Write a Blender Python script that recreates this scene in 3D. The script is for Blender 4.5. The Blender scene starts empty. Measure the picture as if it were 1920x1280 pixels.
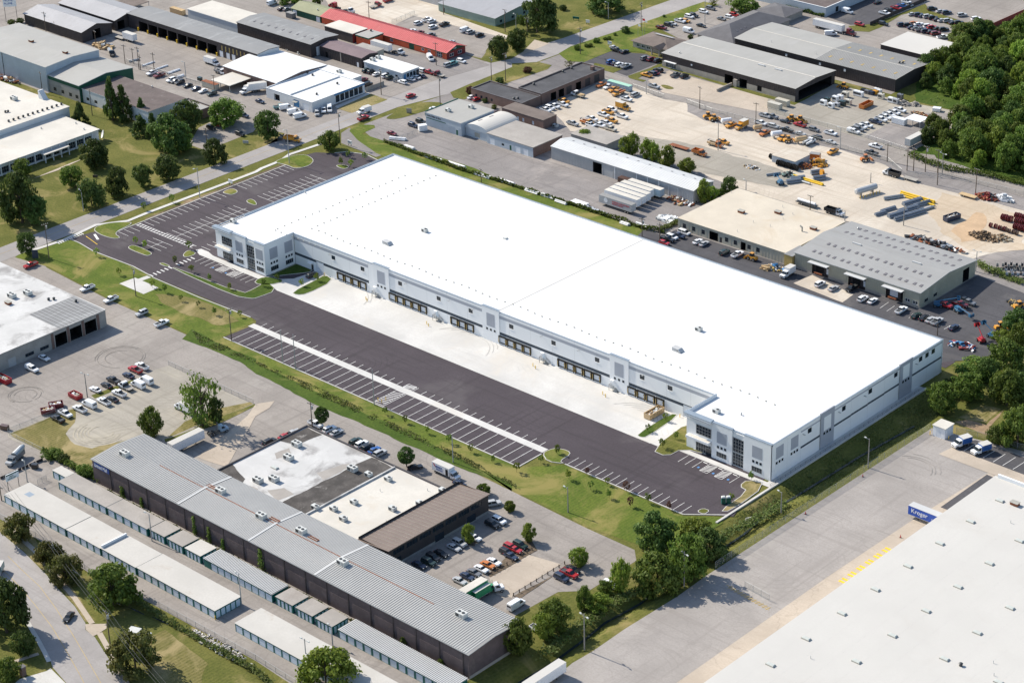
import bpy,math,random
from mathutils import Matrix,Vector,noise
rnd = random.Random(7)
SC = bpy.context.scene
COL = SC.collection
R = math.radians
# ---------------------------------------------------------------- camera
# world: metres, X and Y follow the street grid, Z up; camera about 335 m above the ground
cd = bpy.data.cameras.new('camera'); cam = bpy.data.objects.new('camera',cd); COL.objects.link(cam)
cd.sensor_width = 36; cd.lens = 78.79; cd.clip_start = 1; cd.clip_end = 6000
_pi,_ro,_ya = R(26.633),R(-1.727),R(-43.6472)
_fw = Vector((0,math.cos(_pi),-math.sin(_pi))); _r = Vector((1,0,0)); _u = _r.cross(_fw)
_r2 = _r*math.cos(_ro)+_u*math.sin(_ro); _u2 = _u*math.cos(_ro)-_r*math.sin(_ro)
_rz = Matrix.Rotation(-_ya,3,'Z')
_r2,_u2,_fw = _rz@_r2,_rz@_u2,_rz@_fw
m = Matrix.Identity(4)
for i in range(3):
    m[i][0] = _r2[i]; m[i][1] = _u2[i]; m[i][2] = -_fw[i]
m.translation = (340,-464,335)
cam.matrix_world = m
SC.camera = cam
# ---------------------------------------------------------------- sky, sun, exposure
SUN_EL = 38.5
SUN_DIR = Vector((-1,-0.10,0)).normalized()          # horizontal direction towards the sun
wd = bpy.data.worlds.new('World'); SC.world = wd; wd.use_nodes = True
wn = wd.node_tree.nodes; bg = wn['Background']
sky = wn.new('ShaderNodeTexSky'); sky.sky_type = 'NISHITA'; sky.sun_disc = False
sky.sun_elevation = R(SUN_EL); sky.sun_rotation = math.atan2(SUN_DIR.x,SUN_DIR.y)
sky.air_density = 1.1; sky.dust_density = .8; sky.ozone_density = 1.6
wd.node_tree.links.new(sky.outputs[0],bg.inputs[0]); bg.inputs[1].default_value = 0.132
sl = bpy.data.lights.new('sun','SUN'); so = bpy.data.objects.new('sun',sl); COL.objects.link(so)
sl.energy = 5.0; sl.angle = R(0.55); sl.color = (1.0,0.925,0.80)
sv = SUN_DIR*math.cos(R(SUN_EL))+Vector((0,0,math.sin(R(SUN_EL))))
so.rotation_euler = sv.to_track_quat('Z','Y').to_euler()
SC.view_settings.view_transform = 'Standard'; SC.view_settings.look = 'None'
SC.view_settings.exposure = 0.40; SC.view_settings.gamma = 1.0; SC.view_settings.use_curve_mapping = False
SC.render.engine = 'CYCLES'
SC.cycles.max_bounces = 5; SC.cycles.diffuse_bounces = 3; SC.cycles.glossy_bounces = 2; SC.cycles.transparent_max_bounces = 12
SC.cycles.use_denoising = True
# ---------------------------------------------------------------- materials
M = {}
def _nodes(name):
    mt = bpy.data.materials.new(name); mt.use_nodes = True
    nt = mt.node_tree; b = nt.nodes['Principled BSDF']
    return mt,nt,b,nt.nodes,nt.links.new
def _mix(nt,fac,a,b,mode='MIX'):
    n = nt.nodes.new('ShaderNodeMix'); n.data_type = 'RGBA'; n.blend_type = mode
    for s,v in ((n.inputs[0],fac),(n.inputs[6],a),(n.inputs[7],b)):
        if hasattr(v,'is_linked'): nt.links.new(v,s)
        elif isinstance(v,(int,float)): s.default_value = v
        else: s.default_value = (*v,1) if len(v) == 3 else v
    return n.outputs[2]
def _noise(nt,vec,scale,detail=4,rough=.6,dist=0.0):
    n = nt.nodes.new('ShaderNodeTexNoise'); n.inputs['Scale'].default_value = scale
    n.inputs['Detail'].default_value = detail; n.inputs['Roughness'].default_value = rough; n.inputs['Distortion'].default_value = dist
    nt.links.new(vec,n.inputs['Vector']); return n.outputs[0]
def _ramp(nt,v,lo,hi,smooth=True):
    n = nt.nodes.new('ShaderNodeMapRange'); n.interpolation_type = 'SMOOTHSTEP' if smooth else 'LINEAR'
    n.inputs[1].default_value = lo; n.inputs[2].default_value = hi
    nt.links.new(v,n.inputs[0]); return n.outputs[0]
def _pos(nt):
    return nt.nodes.new('ShaderNodeNewGeometry').outputs['Position']
def _obj(nt):
    return nt.nodes.new('ShaderNodeTexCoord').outputs['Object']
def _mapped(nt,vec,sc=(1,1,1),rot=0):
    n = nt.nodes.new('ShaderNodeMapping'); n.inputs['Scale'].default_value = sc; n.inputs['Rotation'].default_value = (0,0,rot)
    nt.links.new(vec,n.inputs[0]); return n.outputs[0]
def surf(name,c,var=.25,scale=.15,fine=3.0,rough=.85,metal=0.0,stain=None,stain_amt=.5,stain_scale=.06,stain_at=(.56,.72),bump=0.0,streak=None,coat=0.0):
    """plain weathered surface: base colour, broad and fine mottling, optional stains"""
    mt,nt,b,N,L = _nodes(name)
    p = _pos(nt)
    a = _noise(nt,p,scale,5); f = _noise(nt,p,fine,2)
    lo = tuple(v*(1-var) for v in c); hi = tuple(min(1,v*(1+var)) for v in c)
    col = _mix(nt,_ramp(nt,a,.3,.7),lo,hi)
    col = _mix(nt,_ramp(nt,f,.3,.7),col,_mix(nt,.5,col,lo))
    if stain:
        s = _noise(nt,p,stain_scale,6,.65,.6)
        fac = nt.nodes.new('ShaderNodeMath'); fac.operation = 'MULTIPLY'; fac.inputs[1].default_value = stain_amt
        L(_ramp(nt,s,*stain_at),fac.inputs[0])
        col = _mix(nt,fac.outputs[0],col,stain)
    if streak:
        s = _noise(nt,_mapped(nt,p,streak[0],streak[1]),1.0,3,.6)
        col = _mix(nt,_ramp(nt,s,.5,.75),col,_mix(nt,streak[3],col,streak[2]))
    L(col,b.inputs['Base Color'])
    b.inputs['Roughness'].default_value = rough; b.inputs['Metallic'].default_value = metal
    b.inputs['Specular IOR Level'].default_value = .3
    if coat: b.inputs['Coat Weight'].default_value = coat; b.inputs['Coat Roughness'].default_value = .08
    if bump:
        bn = nt.nodes.new('ShaderNodeBump'); bn.inputs['Strength'].default_value = bump; bn.inputs['Distance'].default_value = .05
        L(_noise(nt,p,fine*2,3),bn.inputs['Height']); L(bn.outputs[0],b.inputs['Normal'])
    M[name] = mt
    return mt
def asphalt(name,c,patch,crack=.35,pale=None,tracks=.25,scale=.05,rings=0.0):
    """weathered paving: broad tone, overlaid patches, cracks and curved tyre marks"""
    mt,nt,b,N,L = _nodes(name)
    p = _pos(nt)
    col = _mix(nt,_ramp(nt,_noise(nt,p,scale,6,.6,.4),.3,.7),tuple(v*.86 for v in c),tuple(v*1.12 for v in c))
    col = _mix(nt,_ramp(nt,_noise(nt,p,1.6,4,.7),.35,.75),col,_mix(nt,.55,col,patch))
    if pale: col = _mix(nt,_ramp(nt,_noise(nt,p,.022,5,.65,.8),.52,.68),col,pale)
    # worn wheel paths: stretched noise in the two street directions
    for sc,rot in (((.02,.55,1),0),((.55,.02,1),0),((.03,.5,1),.35)):
        t = _noise(nt,_mapped(nt,p,sc,rot),1.0,3,.55,.25)
        f = nt.nodes.new('ShaderNodeMath'); f.operation = 'MULTIPLY'; f.inputs[1].default_value = tracks
        L(_ramp(nt,t,.52,.74),f.inputs[0]); col = _mix(nt,f.outputs[0],col,patch)
    if rings:   # curved tyre marks left by turning trucks
        vr = nt.nodes.new('ShaderNodeTexVoronoi'); vr.inputs['Scale'].default_value = .022; vr.voronoi_dimensions = '2D'; L(p,vr.inputs['Vector'])
        sn = nt.nodes.new('ShaderNodeMath'); sn.operation = 'SINE'; ml = nt.nodes.new('ShaderNodeMath'); ml.operation = 'MULTIPLY'; ml.inputs[1].default_value = 150; L(vr.outputs['Distance'],ml.inputs[0]); L(ml.outputs[0],sn.inputs[0])
        a1 = nt.nodes.new('ShaderNodeMath'); a1.operation = 'MULTIPLY'; L(_ramp(nt,sn.outputs[0],.55,1),a1.inputs[0]); L(_ramp(nt,_noise(nt,p,.06,3,.6),.52,.66),a1.inputs[1])
        a2 = nt.nodes.new('ShaderNodeMath'); a2.operation = 'MULTIPLY'; a2.inputs[1].default_value = rings; L(a1.outputs[0],a2.inputs[0])
        col = _mix(nt,a2.outputs[0],col,patch)
    # repair joints and cracks
    v = nt.nodes.new('ShaderNodeTexVoronoi'); v.feature = 'DISTANCE_TO_EDGE'; v.inputs['Scale'].default_value = .085
    wob = nt.nodes.new('ShaderNodeVectorMath'); wob.operation = 'ADD'
    nz = nt.nodes.new('ShaderNodeTexNoise'); nz.inputs['Scale'].default_value = .25; nz.inputs['Detail'].default_value = 4; L(p,nz.inputs['Vector'])
    ms = nt.nodes.new('ShaderNodeVectorMath'); ms.operation = 'SCALE'; ms.inputs[3].default_value = 7.0; L(nz.outputs[1],ms.inputs[0])
    L(p,wob.inputs[0]); L(ms.outputs[0],wob.inputs[1]); L(wob.outputs[0],v.inputs['Vector'])
    f = nt.nodes.new('ShaderNodeMath'); f.operation = 'MULTIPLY'; f.inputs[1].default_value = crack
    g = _ramp(nt,v.outputs[0],.022,.004); L(g,f.inputs[0])
    col = _mix(nt,f.outputs[0],col,tuple(x*.55 for x in patch))
    L(col,b.inputs['Base Color']); b.inputs['Roughness'].default_value = .9; b.inputs['Specular IOR Level'].default_value = .25
    bn = nt.nodes.new('ShaderNodeBump'); bn.inputs['Strength'].default_value = .25; bn.inputs['Distance'].default_value = .02
    L(_noise(nt,p,9,3),bn.inputs['Height']); L(bn.outputs[0],b.inputs['Normal'])
    M[name] = mt
def grass_mat(name,a,b_,dry,dry_at=(.52,.7),mow=0.0):
    mt,nt,b,N,L = _nodes(name)
    p = _pos(nt)
    col = _mix(nt,_ramp(nt,_noise(nt,p,.09,6,.65),.32,.68),a,b_)
    col = _mix(nt,_ramp(nt,_noise(nt,p,1.3,4,.7),.35,.7),col,_mix(nt,.45,col,(.02,.035,.01)))
    col = _mix(nt,_ramp(nt,_noise(nt,p,.05,6,.7,.7),*dry_at),col,dry)
    if mow:
        w = nt.nodes.new('ShaderNodeTexWave'); w.inputs['Scale'].default_value = .28; w.inputs['Distortion'].default_value = 2.2; w.inputs['Detail'].default_value = 2; w.bands_direction = 'X'
        L(p,w.inputs['Vector']); f = nt.nodes.new('ShaderNodeMath'); f.operation = 'MULTIPLY'; f.inputs[1].default_value = mow
        L(w.outputs[1],f.inputs[0]); col = _mix(nt,f.outputs[0],col,dry)
    L(col,b.inputs['Base Color']); b.inputs['Roughness'].default_value = .95; b.inputs['Specular IOR Level'].default_value = .1
    bn = nt.nodes.new('ShaderNodeBump'); bn.inputs['Strength'].default_value = .6; bn.inputs['Distance'].default_value = .12
    L(_noise(nt,p,2.2,5,.75),bn.inputs['Height']); L(bn.outputs[0],b.inputs['Normal'])
    M[name] = mt
def leaf_mat(name,c1,c2):
    mt,nt,b,N,L = _nodes(name)
    oi = nt.nodes.new('ShaderNodeObjectInfo'); o = _obj(nt)
    col = _mix(nt,_ramp(nt,_noise(nt,o,.8,3),.3,.7),c1,c2)
    hs = nt.nodes.new('ShaderNodeHueSaturation')
    mr = nt.nodes.new('ShaderNodeMapRange'); mr.inputs[3].default_value = .68; mr.inputs[4].default_value = 1.38; L(oi.outputs['Random'],mr.inputs[0])
    mh = nt.nodes.new('ShaderNodeMapRange'); mh.inputs[3].default_value = .480; mh.inputs[4].default_value = .515; L(oi.outputs['Random'],mh.inputs[0])
    L(mr.outputs[0],hs.inputs['Value']); L(mh.outputs[0],hs.inputs['Hue']); L(col,hs.inputs['Color'])
    L(hs.outputs[0],b.inputs['Base Color']); b.inputs['Roughness'].default_value = .65; b.inputs['Specular IOR Level'].default_value = .25
    tr = N.new('ShaderNodeBsdfTranslucent'); L(hs.outputs[0],tr.inputs[0])
    mx = N.new('ShaderNodeMixShader'); mx.inputs[0].default_value = .38
    L(b.outputs[0],mx.inputs[1]); L(tr.outputs[0],mx.inputs[2]); L(mx.outputs[0],N['Material Output'].inputs[0])
    M[name] = mt
def gloss(name,c,rough=.35,metal=0.0,coat=0.0,var=.06):
    mt,nt,b,N,L = _nodes(name)
    o = _obj(nt); L(_mix(nt,_ramp(nt,_noise(nt,o,2.5,3),.3,.7),tuple(v*(1-var*2) for v in c),tuple(min(1,v*(1+var)) for v in c)),b.inputs['Base Color'])
    b.inputs['Roughness'].default_value = rough; b.inputs['Metallic'].default_value = metal
    if coat: b.inputs['Coat Weight'].default_value = coat; b.inputs['Coat Roughness'].default_value = .12
    M[name] = mt
def mesh_fence_mat():
    mt,nt,b,N,L = _nodes('chain_link')
    b.inputs['Base Color'].default_value = (.36,.38,.37,1); b.inputs['Roughness'].default_value = .5; b.inputs['Metallic'].default_value = .4
    t = N.new('ShaderNodeBsdfTransparent'); mx = N.new('ShaderNodeMixShader'); mx.inputs[0].default_value = .24
    L(t.outputs[0],mx.inputs[1]); L(b.outputs[0],mx.inputs[2]); L(mx.outputs[0],N['Material Output'].inputs[0])
    M['chain_link'] = mt
mesh_fence_mat()
asphalt('asphalt_new',(.072,.060,.069),(.045,.038,.043),crack=.0,pale=(.094,.083,.088),tracks=.65,scale=.03,rings=.4)
asphalt('asphalt_old',(.335,.310,.290),(.25,.228,.212),crack=.10,pale=(.372,.345,.315),tracks=.55,rings=.45)
asphalt('asphalt_worn',(.292,.264,.240),(.205,.184,.168),crack=.16,pale=(.335,.308,.280),tracks=.6,rings=.5)
asphalt('asphalt_street',(.330,.310,.300),(.265,.248,.240),crack=.12,tracks=.5)
asphalt('asphalt_mid',(.255,.235,.225),(.165,.150,.146),crack=.18,pale=(.315,.285,.265),tracks=.5,rings=.3)
asphalt('asphalt_dark',(.085,.083,.090),(.055,.054,.060),crack=.2,pale=(.15,.14,.135),tracks=.5)
asphalt('gravel_tan',(.53,.47,.395),(.40,.34,.27),crack=.0,pale=(.58,.53,.455),tracks=.6,rings=.5)
asphalt('gravel_grey',(.335,.308,.265),(.245,.222,.185),crack=.0,pale=(.40,.365,.30),tracks=.7,rings=.6)
asphalt('dirt_orange',(.505,.415,.31),(.40,.315,.225),crack=.0,pale=(.55,.48,.39),tracks=.6,rings=.5)
asphalt('concrete',(.54,.525,.495),(.45,.435,.405),crack=.1,tracks=.3)
asphalt('concrete_white',(.56,.55,.53),(.475,.462,.44),crack=.0,pale=(.55,.52,.475),tracks=.35,rings=.6)
asphalt('concrete_tan',(.45,.385,.315),(.37,.31,.25),crack=.2,tracks=.4)
grass_mat('grass',(.100,.112,.024),(.155,.152,.040),(.265,.215,.09),mow=.10)
grass_mat('grass_fresh',(.080,.126,.018),(.136,.172,.029),(.235,.205,.07),(.46,.66),mow=.12)
grass_mat('grass_lush',(.050,.090,.014),(.085,.125,.022),(.16,.16,.05),(.58,.76))
grass_mat('grass_dry',(.13,.125,.035),(.20,.17,.062),(.31,.25,.125),(.45,.62),mow=.25)
grass_mat('straw',(.32,.255,.125),(.40,.32,.17),(.17,.16,.05),(.5,.62),mow=.5)
grass_mat('mulch',(.115,.085,.065),(.20,.15,.115),(.28,.22,.16))
surf('roof_white',(.685,.685,.68),.03,.03,1.2,.8,stain=(.47,.40,.33),stain_amt=.6,stain_scale=.05,stain_at=(.66,.75))
surf('roof_grey_white',(.515,.50,.47),.035,.05,1.5,.85,streak=((.9,.012,1),0,(.50,.485,.455),.4),stain=(.46,.435,.40),stain_amt=.4,stain_scale=.03)
surf('roof_cream',(.575,.545,.49),.10,.08,1.5,.9,stain=(.52,.45,.36),stain_amt=.5,stain_scale=.07)
surf('roof_offwhite',(.53,.525,.515),.10,.12,2.0,.9,stain=(.20,.19,.185),stain_amt=.75,stain_scale=.085,stain_at=(.48,.66))
surf('roof_tar',(.085,.077,.072),.35,.3,2.0,.9,stain=(.30,.285,.27),stain_amt=.6,stain_scale=.22,stain_at=(.58,.68))
surf('roof_metal',(.265,.262,.255),.07,.1,1.0,.7,.0,stain=(.32,.27,.235),stain_amt=.4,stain_scale=.08)
surf('roof_metal_white',(.50,.505,.505),.05,.1,1.0,.7)
surf('roof_beige',(.56,.50,.41),.08,.08,1.5,.9,stain=(.48,.39,.28),stain_amt=.5,stain_scale=.06,stain_at=(.5,.7))
surf('roof_pale',(.60,.605,.60),.05,.1,1.0,.7)
surf('roof_seam_grey',(.43,.425,.41),.05,.1,1.0,.7)
surf('roof_sand',(.49,.47,.435),.07,.1,1.5,.9,stain=(.38,.31,.25),stain_amt=.5,stain_scale=.12,stain_at=(.6,.72))
surf('roof_grey_metal',(.305,.305,.30),.05,.1,1.0,.7,streak=((.05,.5,1),0,(.26,.25,.24),.6))
surf('roof_lilac',(.335,.335,.35),.07,.12,1.0,.6,.1,streak=((.5,.05,1),0,(.28,.27,.28),.6))
surf('roof_slate',(.235,.237,.24),.06,.1,1.5,.7,streak=((.4,.05,1),0,(.36,.37,.37),.6))
surf('roof_light',(.345,.338,.318),.05,.1,1.5,.7,streak=((.5,.06,1),0,(.38,.37,.36),.6))
surf('roof_brown',(.13,.105,.10),.20,.2,2.0,.9,stain=(.22,.20,.19),stain_amt=.5,stain_scale=.3)
surf('roof_dark',(.075,.075,.082),.2,.2,2.0,.85,stain=(.14,.14,.14),stain_amt=.5)
surf('roof_shingle',(.165,.135,.120),.15,.3,3.0,.9)
surf('roof_charcoal',(.125,.122,.130),.12,.3,3.0,.8)
surf('roof_purple',(.185,.135,.145),.1,.2,1.5,.7)
surf('roof_red',(.52,.105,.105),.08,.15,1.5,.55,streak=((1.2,.06,1),0,(.56,.17,.16),.6))
surf('roof_olive',(.25,.26,.15),.1,.2,1.5,.6)
surf('roof_tan',(.34,.315,.29),.12,.15,1.5,.9,stain=(.24,.21,.19),stain_amt=.5)
surf('roof_bronze',(.200,.155,.130),.07,.2,2.0,.5,.2)
surf('wall_white',(.80,.81,.82),.02,.1,1.0,.7)
surf('wall_pale',(.62,.635,.65),.04,.2,1.5,.75)
surf('wall_blue_grey',(.42,.475,.53),.06,.3,1.5,.6)
surf('wall_grey',(.40,.405,.41),.08,.3,1.5,.75)
surf('wall_block',(.33,.315,.295),.12,.3,1.5,.85)
surf('wall_beige',(.44,.42,.345),.07,.25,1.5,.7)
surf('wall_khaki',(.40,.382,.30),.07,.25,1.5,.6)
surf('wall_brown',(.062,.052,.052),.15,.3,1.5,.6)
surf('wall_brick_dark',(.115,.088,.090),.18,.25,1.2,.85,stain=(.17,.14,.135),stain_amt=.5,stain_scale=.15)
surf('wall_brick',(.19,.125,.105),.15,.3,2.0,.85)
surf('wall_red',(.62,.115,.05),.1,.3,1.5,.6)
surf('wall_teal',(.008,.115,.10),.1,.5,1.5,.45)
surf('wall_green',(.012,.085,.055),.1,.4,1.5,.5)
surf('wall_blue',(.055,.20,.40),.1,.4,1.5,.5)
surf('wall_sage',(.22,.30,.27),.1,.4,1.5,.6)
surf('wall_maroon',(.25,.045,.045),.1,.4,1.5,.6)
surf('wall_stone',(.36,.325,.285),.12,.4,2.0,.85)
surf('band_navy',(.050,.066,.088),.06,.3,1.5,.6)
surf('band_grey',(.365,.385,.435),.04,.3,1.5,.7)
surf('coping',(.27,.325,.385),.08,.3,1.5,.5,.2)
surf('opening',(.012,.012,.013),.3,.4,1.5,.9)
surf('door_pale',(.58,.66,.74),.05,.5,1.5,.5)
surf('door_white',(.70,.73,.77),.05,.5,1.5,.55)
surf('rubber',(.020,.019,.018),.15,.5,2.0,.7)
surf('yellow_paint',(.78,.50,.03),.10,.4,3.0,.6)
surf('yellow_faded',(.50,.36,.13),.15,.4,3.0,.8)
surf('white_line',(.74,.73,.71),.10,.4,3.0,.7,stain=(.30,.28,.28),stain_amt=.5,stain_scale=.5)
surf('blue_line',(.09,.24,.50),.10,.4,3.0,.7)
surf('galvanised',(.42,.44,.45),.10,.5,2.0,.45,.5)
surf('steel_dark',(.075,.078,.082),.15,.5,2.0,.5,.4)
surf('unit_pale',(.56,.57,.55),.06,.6,2.0,.55,.1)
surf('unit_tan',(.36,.35,.31),.10,.6,2.0,.6)
surf('rust',(.25,.09,.045),.3,.6,2.0,.85)
surf('wood_pole',(.150,.115,.088),.2,.5,4.0,.9)
surf('wood_pole_grey',(.27,.255,.235),.15,.5,4.0,.9)
surf('lumber',(.50,.36,.20),.2,.6,3.0,.85)
surf('timber_grey',(.33,.31,.28),.15,.5,3.0,.9)
surf('bark',(.085,.066,.050),.2,.8,3.0,.95)
surf('rubble',(.42,.385,.34),.25,.8,3.0,.95)
surf('soil',(.30,.21,.13),.25,.5,3.0,.95)
surf('tyre_mark',(.24,.22,.20),.3,.6,1.2,.9)
surf('track_dust',(.40,.36,.285),.25,.4,1.0,.95)
surf('scuff',(.305,.282,.264),.15,.5,1.2,.9)
surf('court_scuff',(.46,.45,.43),.08,.5,1.2,.9)
surf('soil_orange',(.50,.355,.225),.15,.2,1.5,.95)
surf('water',(.035,.045,.045),.1,.5,2.0,.08)
leaf_mat('leaf_mid',(.078,.128,.020),(.150,.205,.040))
leaf_mat('leaf_dark',(.052,.092,.022),(.100,.145,.035))
leaf_mat('leaf_light',(.135,.205,.026),(.23,.295,.05))
leaf_mat('leaf_rust',(.085,.110,.026),(.150,.145,.042))
leaf_mat('leaf_red',(.10,.045,.035),(.14,.075,.045))
leaf_mat('weed',(.095,.140,.028),(.19,.205,.075))
for nm,c in dict(white=(.78,.79,.80),silver=(.42,.43,.44),grey=(.15,.155,.165),black=(.012,.013,.016),red=(.38,.018,.024),dark_red=(.16,.014,.020),
                  royal=(.012,.075,.40),blue=(.025,.10,.32),dark_blue=(.022,.034,.070),yellow=(.62,.29,.03),orange=(.52,.165,.03),green=(.03,.30,.12),dark_green=(.018,.040,.036),
                  teal=(.10,.26,.27),tan=(.52,.36,.19),beige=(.55,.51,.42),brown=(.10,.055,.040),sky_blue=(.035,.13,.24),pale_blue=(.34,.46,.55),mint=(.36,.60,.44)).items():
    gloss('paint_'+nm,c,.38,.0,.35)
gloss('glass',(.022,.030,.038),.08)
gloss('glass_facade',(.020,.030,.042),.06)
gloss('tyre',(.016,.016,.017),.8)
gloss('chrome',(.50,.51,.52),.25,.8)
gloss('lamp_red',(.45,.02,.02),.3)
gloss('lamp_clear',(.75,.76,.74),.2)
gloss('sign_white',(.80,.81,.82),.5)
gloss('sign_blue',(.018,.070,.30),.5)
gloss('ink_black',(.015,.015,.018),.6)
gloss('ink_red',(.55,.03,.04),.6)
gloss('skylight',(.52,.54,.50),.3)
gloss('skylight_dirty',(.155,.14,.145),.5)
gloss('pvc_white',(.80,.80,.80),.4)
gloss('pipe_grey',(.20,.23,.27),.45)
# ---------------------------------------------------------------- mesh helpers
class MB:
    def __init__(s): s.v = []; s.f = []; s.m = []; s.mats = []
    def slot(s,mat):
        if mat not in s.mats: s.mats.append(mat)
        return s.mats.index(mat)
    def add(s,vs,fs,mat):
        o = len(s.v); s.v += [tuple(v) for v in vs]; k = s.slot(mat)
        for f in fs: s.f.append(tuple(o+i for i in f)); s.m.append(k)
        return s
    def box(s,x0,y0,z0,x1,y1,z1,mat):
        return s.add([(x0,y0,z0),(x1,y0,z0),(x1,y1,z0),(x0,y1,z0),(x0,y0,z1),(x1,y0,z1),(x1,y1,z1),(x0,y1,z1)],
                     [(0,3,2,1),(4,5,6,7),(0,1,5,4),(1,2,6,5),(2,3,7,6),(3,0,4,7)],mat)
    def taper(s,b,t,mat):
        """frustum: b, t = (x0, y0, x1, y1, z)"""
        return s.add([(b[0],b[1],b[4]),(b[2],b[1],b[4]),(b[2],b[3],b[4]),(b[0],b[3],b[4]),(t[0],t[1],t[4]),(t[2],t[1],t[4]),(t[2],t[3],t[4]),(t[0],t[3],t[4])],
                     [(0,3,2,1),(4,5,6,7),(0,1,5,4),(1,2,6,5),(2,3,7,6),(3,0,4,7)],mat)
    def prism(s,poly,z0,z1,mat,side=None,bottom=False):
        n = len(poly); a = sum(poly[i][0]*poly[(i+1) % n][1]-poly[(i+1) % n][0]*poly[i][1] for i in range(n))
        if a < 0: poly = poly[::-1]
        vs = [(p[0],p[1],z0) for p in poly]+[(p[0],p[1],z1) for p in poly]
        s.add(vs,[tuple(range(n,2*n))]+([tuple(range(n-1,-1,-1))] if bottom else []),mat)
        return s.add(vs,[(i,(i+1) % n,n+(i+1) % n,n+i) for i in range(n)],side or mat)
    def sheet(s,poly,z,mat):
        n = len(poly); a = sum(poly[i][0]*poly[(i+1) % n][1]-poly[(i+1) % n][0]*poly[i][1] for i in range(n))
        if a < 0: poly = poly[::-1]
        return s.add([(p[0],p[1],z) for p in poly],[tuple(range(n))],mat)
    def profile(s,pts,y0,y1,mat):
        """side profile (x,z) extruded along y"""
        n = len(pts); a = sum(pts[i][0]*pts[(i+1) % n][1]-pts[(i+1) % n][0]*pts[i][1] for i in range(n))
        if a < 0: pts = pts[::-1]
        vs = [(p[0],y0,p[1]) for p in pts]+[(p[0],y1,p[1]) for p in pts]
        return s.add(vs,[tuple(range(n)),tuple(range(2*n-1,n-1,-1))]+[(n+i,n+(i+1) % n,(i+1) % n,i) for i in range(n)],mat)
    def cyl(s,p0,p1,r0,mat,r1=None,n=8,caps=True):
        p0,p1 = Vector(p0),Vector(p1); d = (p1-p0); r1 = r0 if r1 is None else r1
        q = d.to_track_quat('Z','Y'); vs = []
        for p,r in ((p0,r0),(p1,r1)):
            vs += [tuple(p+q@Vector((math.cos(2*math.pi*i/n)*r,math.sin(2*math.pi*i/n)*r,0))) for i in range(n)]
        fs = [(i,(i+1) % n,n+(i+1) % n,n+i) for i in range(n)]
        if caps: fs += [tuple(range(n,2*n)),tuple(range(n-1,-1,-1))]
        return s.add(vs,fs,mat)
    def mesh(s,name):
        me = bpy.data.meshes.new(name); me.from_pydata(s.v,[],s.f)
        for k in s.mats: me.materials.append(M[k])
        me.polygons.foreach_set('material_index',s.m); me.update()
        return me
    def build(s,name,parent=None,loc=None,rz=0): return put(name,s.mesh(name),parent,loc,rz)
def put(name,me,parent=None,loc=None,rz=0):
    o = bpy.data.objects.new(name,me); COL.objects.link(o)
    if parent is not None: o.parent = parent
    if loc is not None: o.location = loc
    if rz: o.rotation_euler.z = rz
    return o
LABELS = {}
def tag(o,label,cat,group=None):
    o['label'] = label; o['category'] = cat
    if group: o['group'] = group
    LABELS.setdefault(label,[]).append(o.name)
    return o
def thing(name,label,cat,loc=(0,0,0),rz=0,group=None):
    return tag(put(name,None,None,loc,rz),label,cat,group)
def struct(o): o['kind'] = 'structure'; return o
MESH = {}
def shared(key,fn):
    if key not in MESH: MESH[key] = fn()
    return MESH[key]
def boxmesh(key,dims,mat,name='panel'):
    """shared box, origin at centre of its base"""
    def mk():
        b = MB(); b.box(-dims[0]/2,-dims[1]/2,0,dims[0]/2,dims[1]/2,dims[2],mat); return b.mesh(name)
    return shared((key,dims,mat),mk)
ORD = ['first','second','third','fourth','fifth','sixth','seventh','eighth','ninth','tenth','eleventh','twelfth','thirteenth','fourteenth','fifteenth','sixteenth','seventeenth','eighteenth','nineteenth','twentieth']
ORD += ['twenty-'+w for w in ORD[:9]]+['thirtieth']+['thirty-'+w for w in ORD[:9]]

# ================================================================ setting: terrain and paving
DITCH = [(10.9,-122.8),(11.7,-109),(10.8,-93.6),(9.9,-85.1),(11.1,-72.1),(10.1,-63.6),(10,-47.6),(10.7,-34.2),(10.6,-25.5),(8.4,-11.3),(9.2,0.5),(9.9,33),(11.8,58.7),(10.2,70),(8,90)]
DITCH2 = [(-121.3,-163.1),(-96.8,-165.4),(-75.4,-162.4),(-60.9,-161.6),(-45,-162.5),(-28.8,-164)]
def seg_dist(p,line):
    best = 1e9
    for (ax,ay),(bx,by) in zip(line,line[1:]):
        dx,dy = bx-ax,by-ay; t = max(0,min(1,((p[0]-ax)*dx+(p[1]-ay)*dy)/(dx*dx+dy*dy)))
        best = min(best,math.hypot(p[0]-ax-t*dx,p[1]-ay-t*dy))
    return best
def ground_z(x,y):
    z = 0
    d = seg_dist((x,y),DITCH)
    if d < 9: z -= 1.7*math.exp(-(d/2.6)**2)+.25*math.exp(-(d/6.0)**2)
    d = seg_dist((x,y),DITCH2)
    if d < 5: z -= 1.0*math.exp(-(d/1.3)**2)
    return z
def axis(lo,hi,fine,coarse,far):
    a = []; v = lo
    while v <= hi: a.append(v); v += fine
    out = [lo-60,lo-20,lo-8,lo-3]; out = [-far,-far/2]+[x for x in out]+a+[hi+3,hi+8,hi+20,hi+60,hi+200,far/2,far]
    return sorted(set(out))
def make_ground():
    xs = sorted(set(axis(-2,42,1.0,0,2600)+[-160+1.5*i for i in range(104)])); ys = sorted(set(axis(-210,84,1.2,0,2600)))
    vs = [(x,y,ground_z(x,y)) for y in ys for x in xs]; n = len(xs)
    fs = [(j*n+i,j*n+i+1,(j+1)*n+i+1,(j+1)*n+i) for j in range(len(ys)-1) for i in range(n-1)]
    b = MB(); b.add(vs,fs,'grass'); o = struct(b.build('ground'))
    for p in o.data.polygons: p.use_smooth = True
make_ground()
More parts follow.
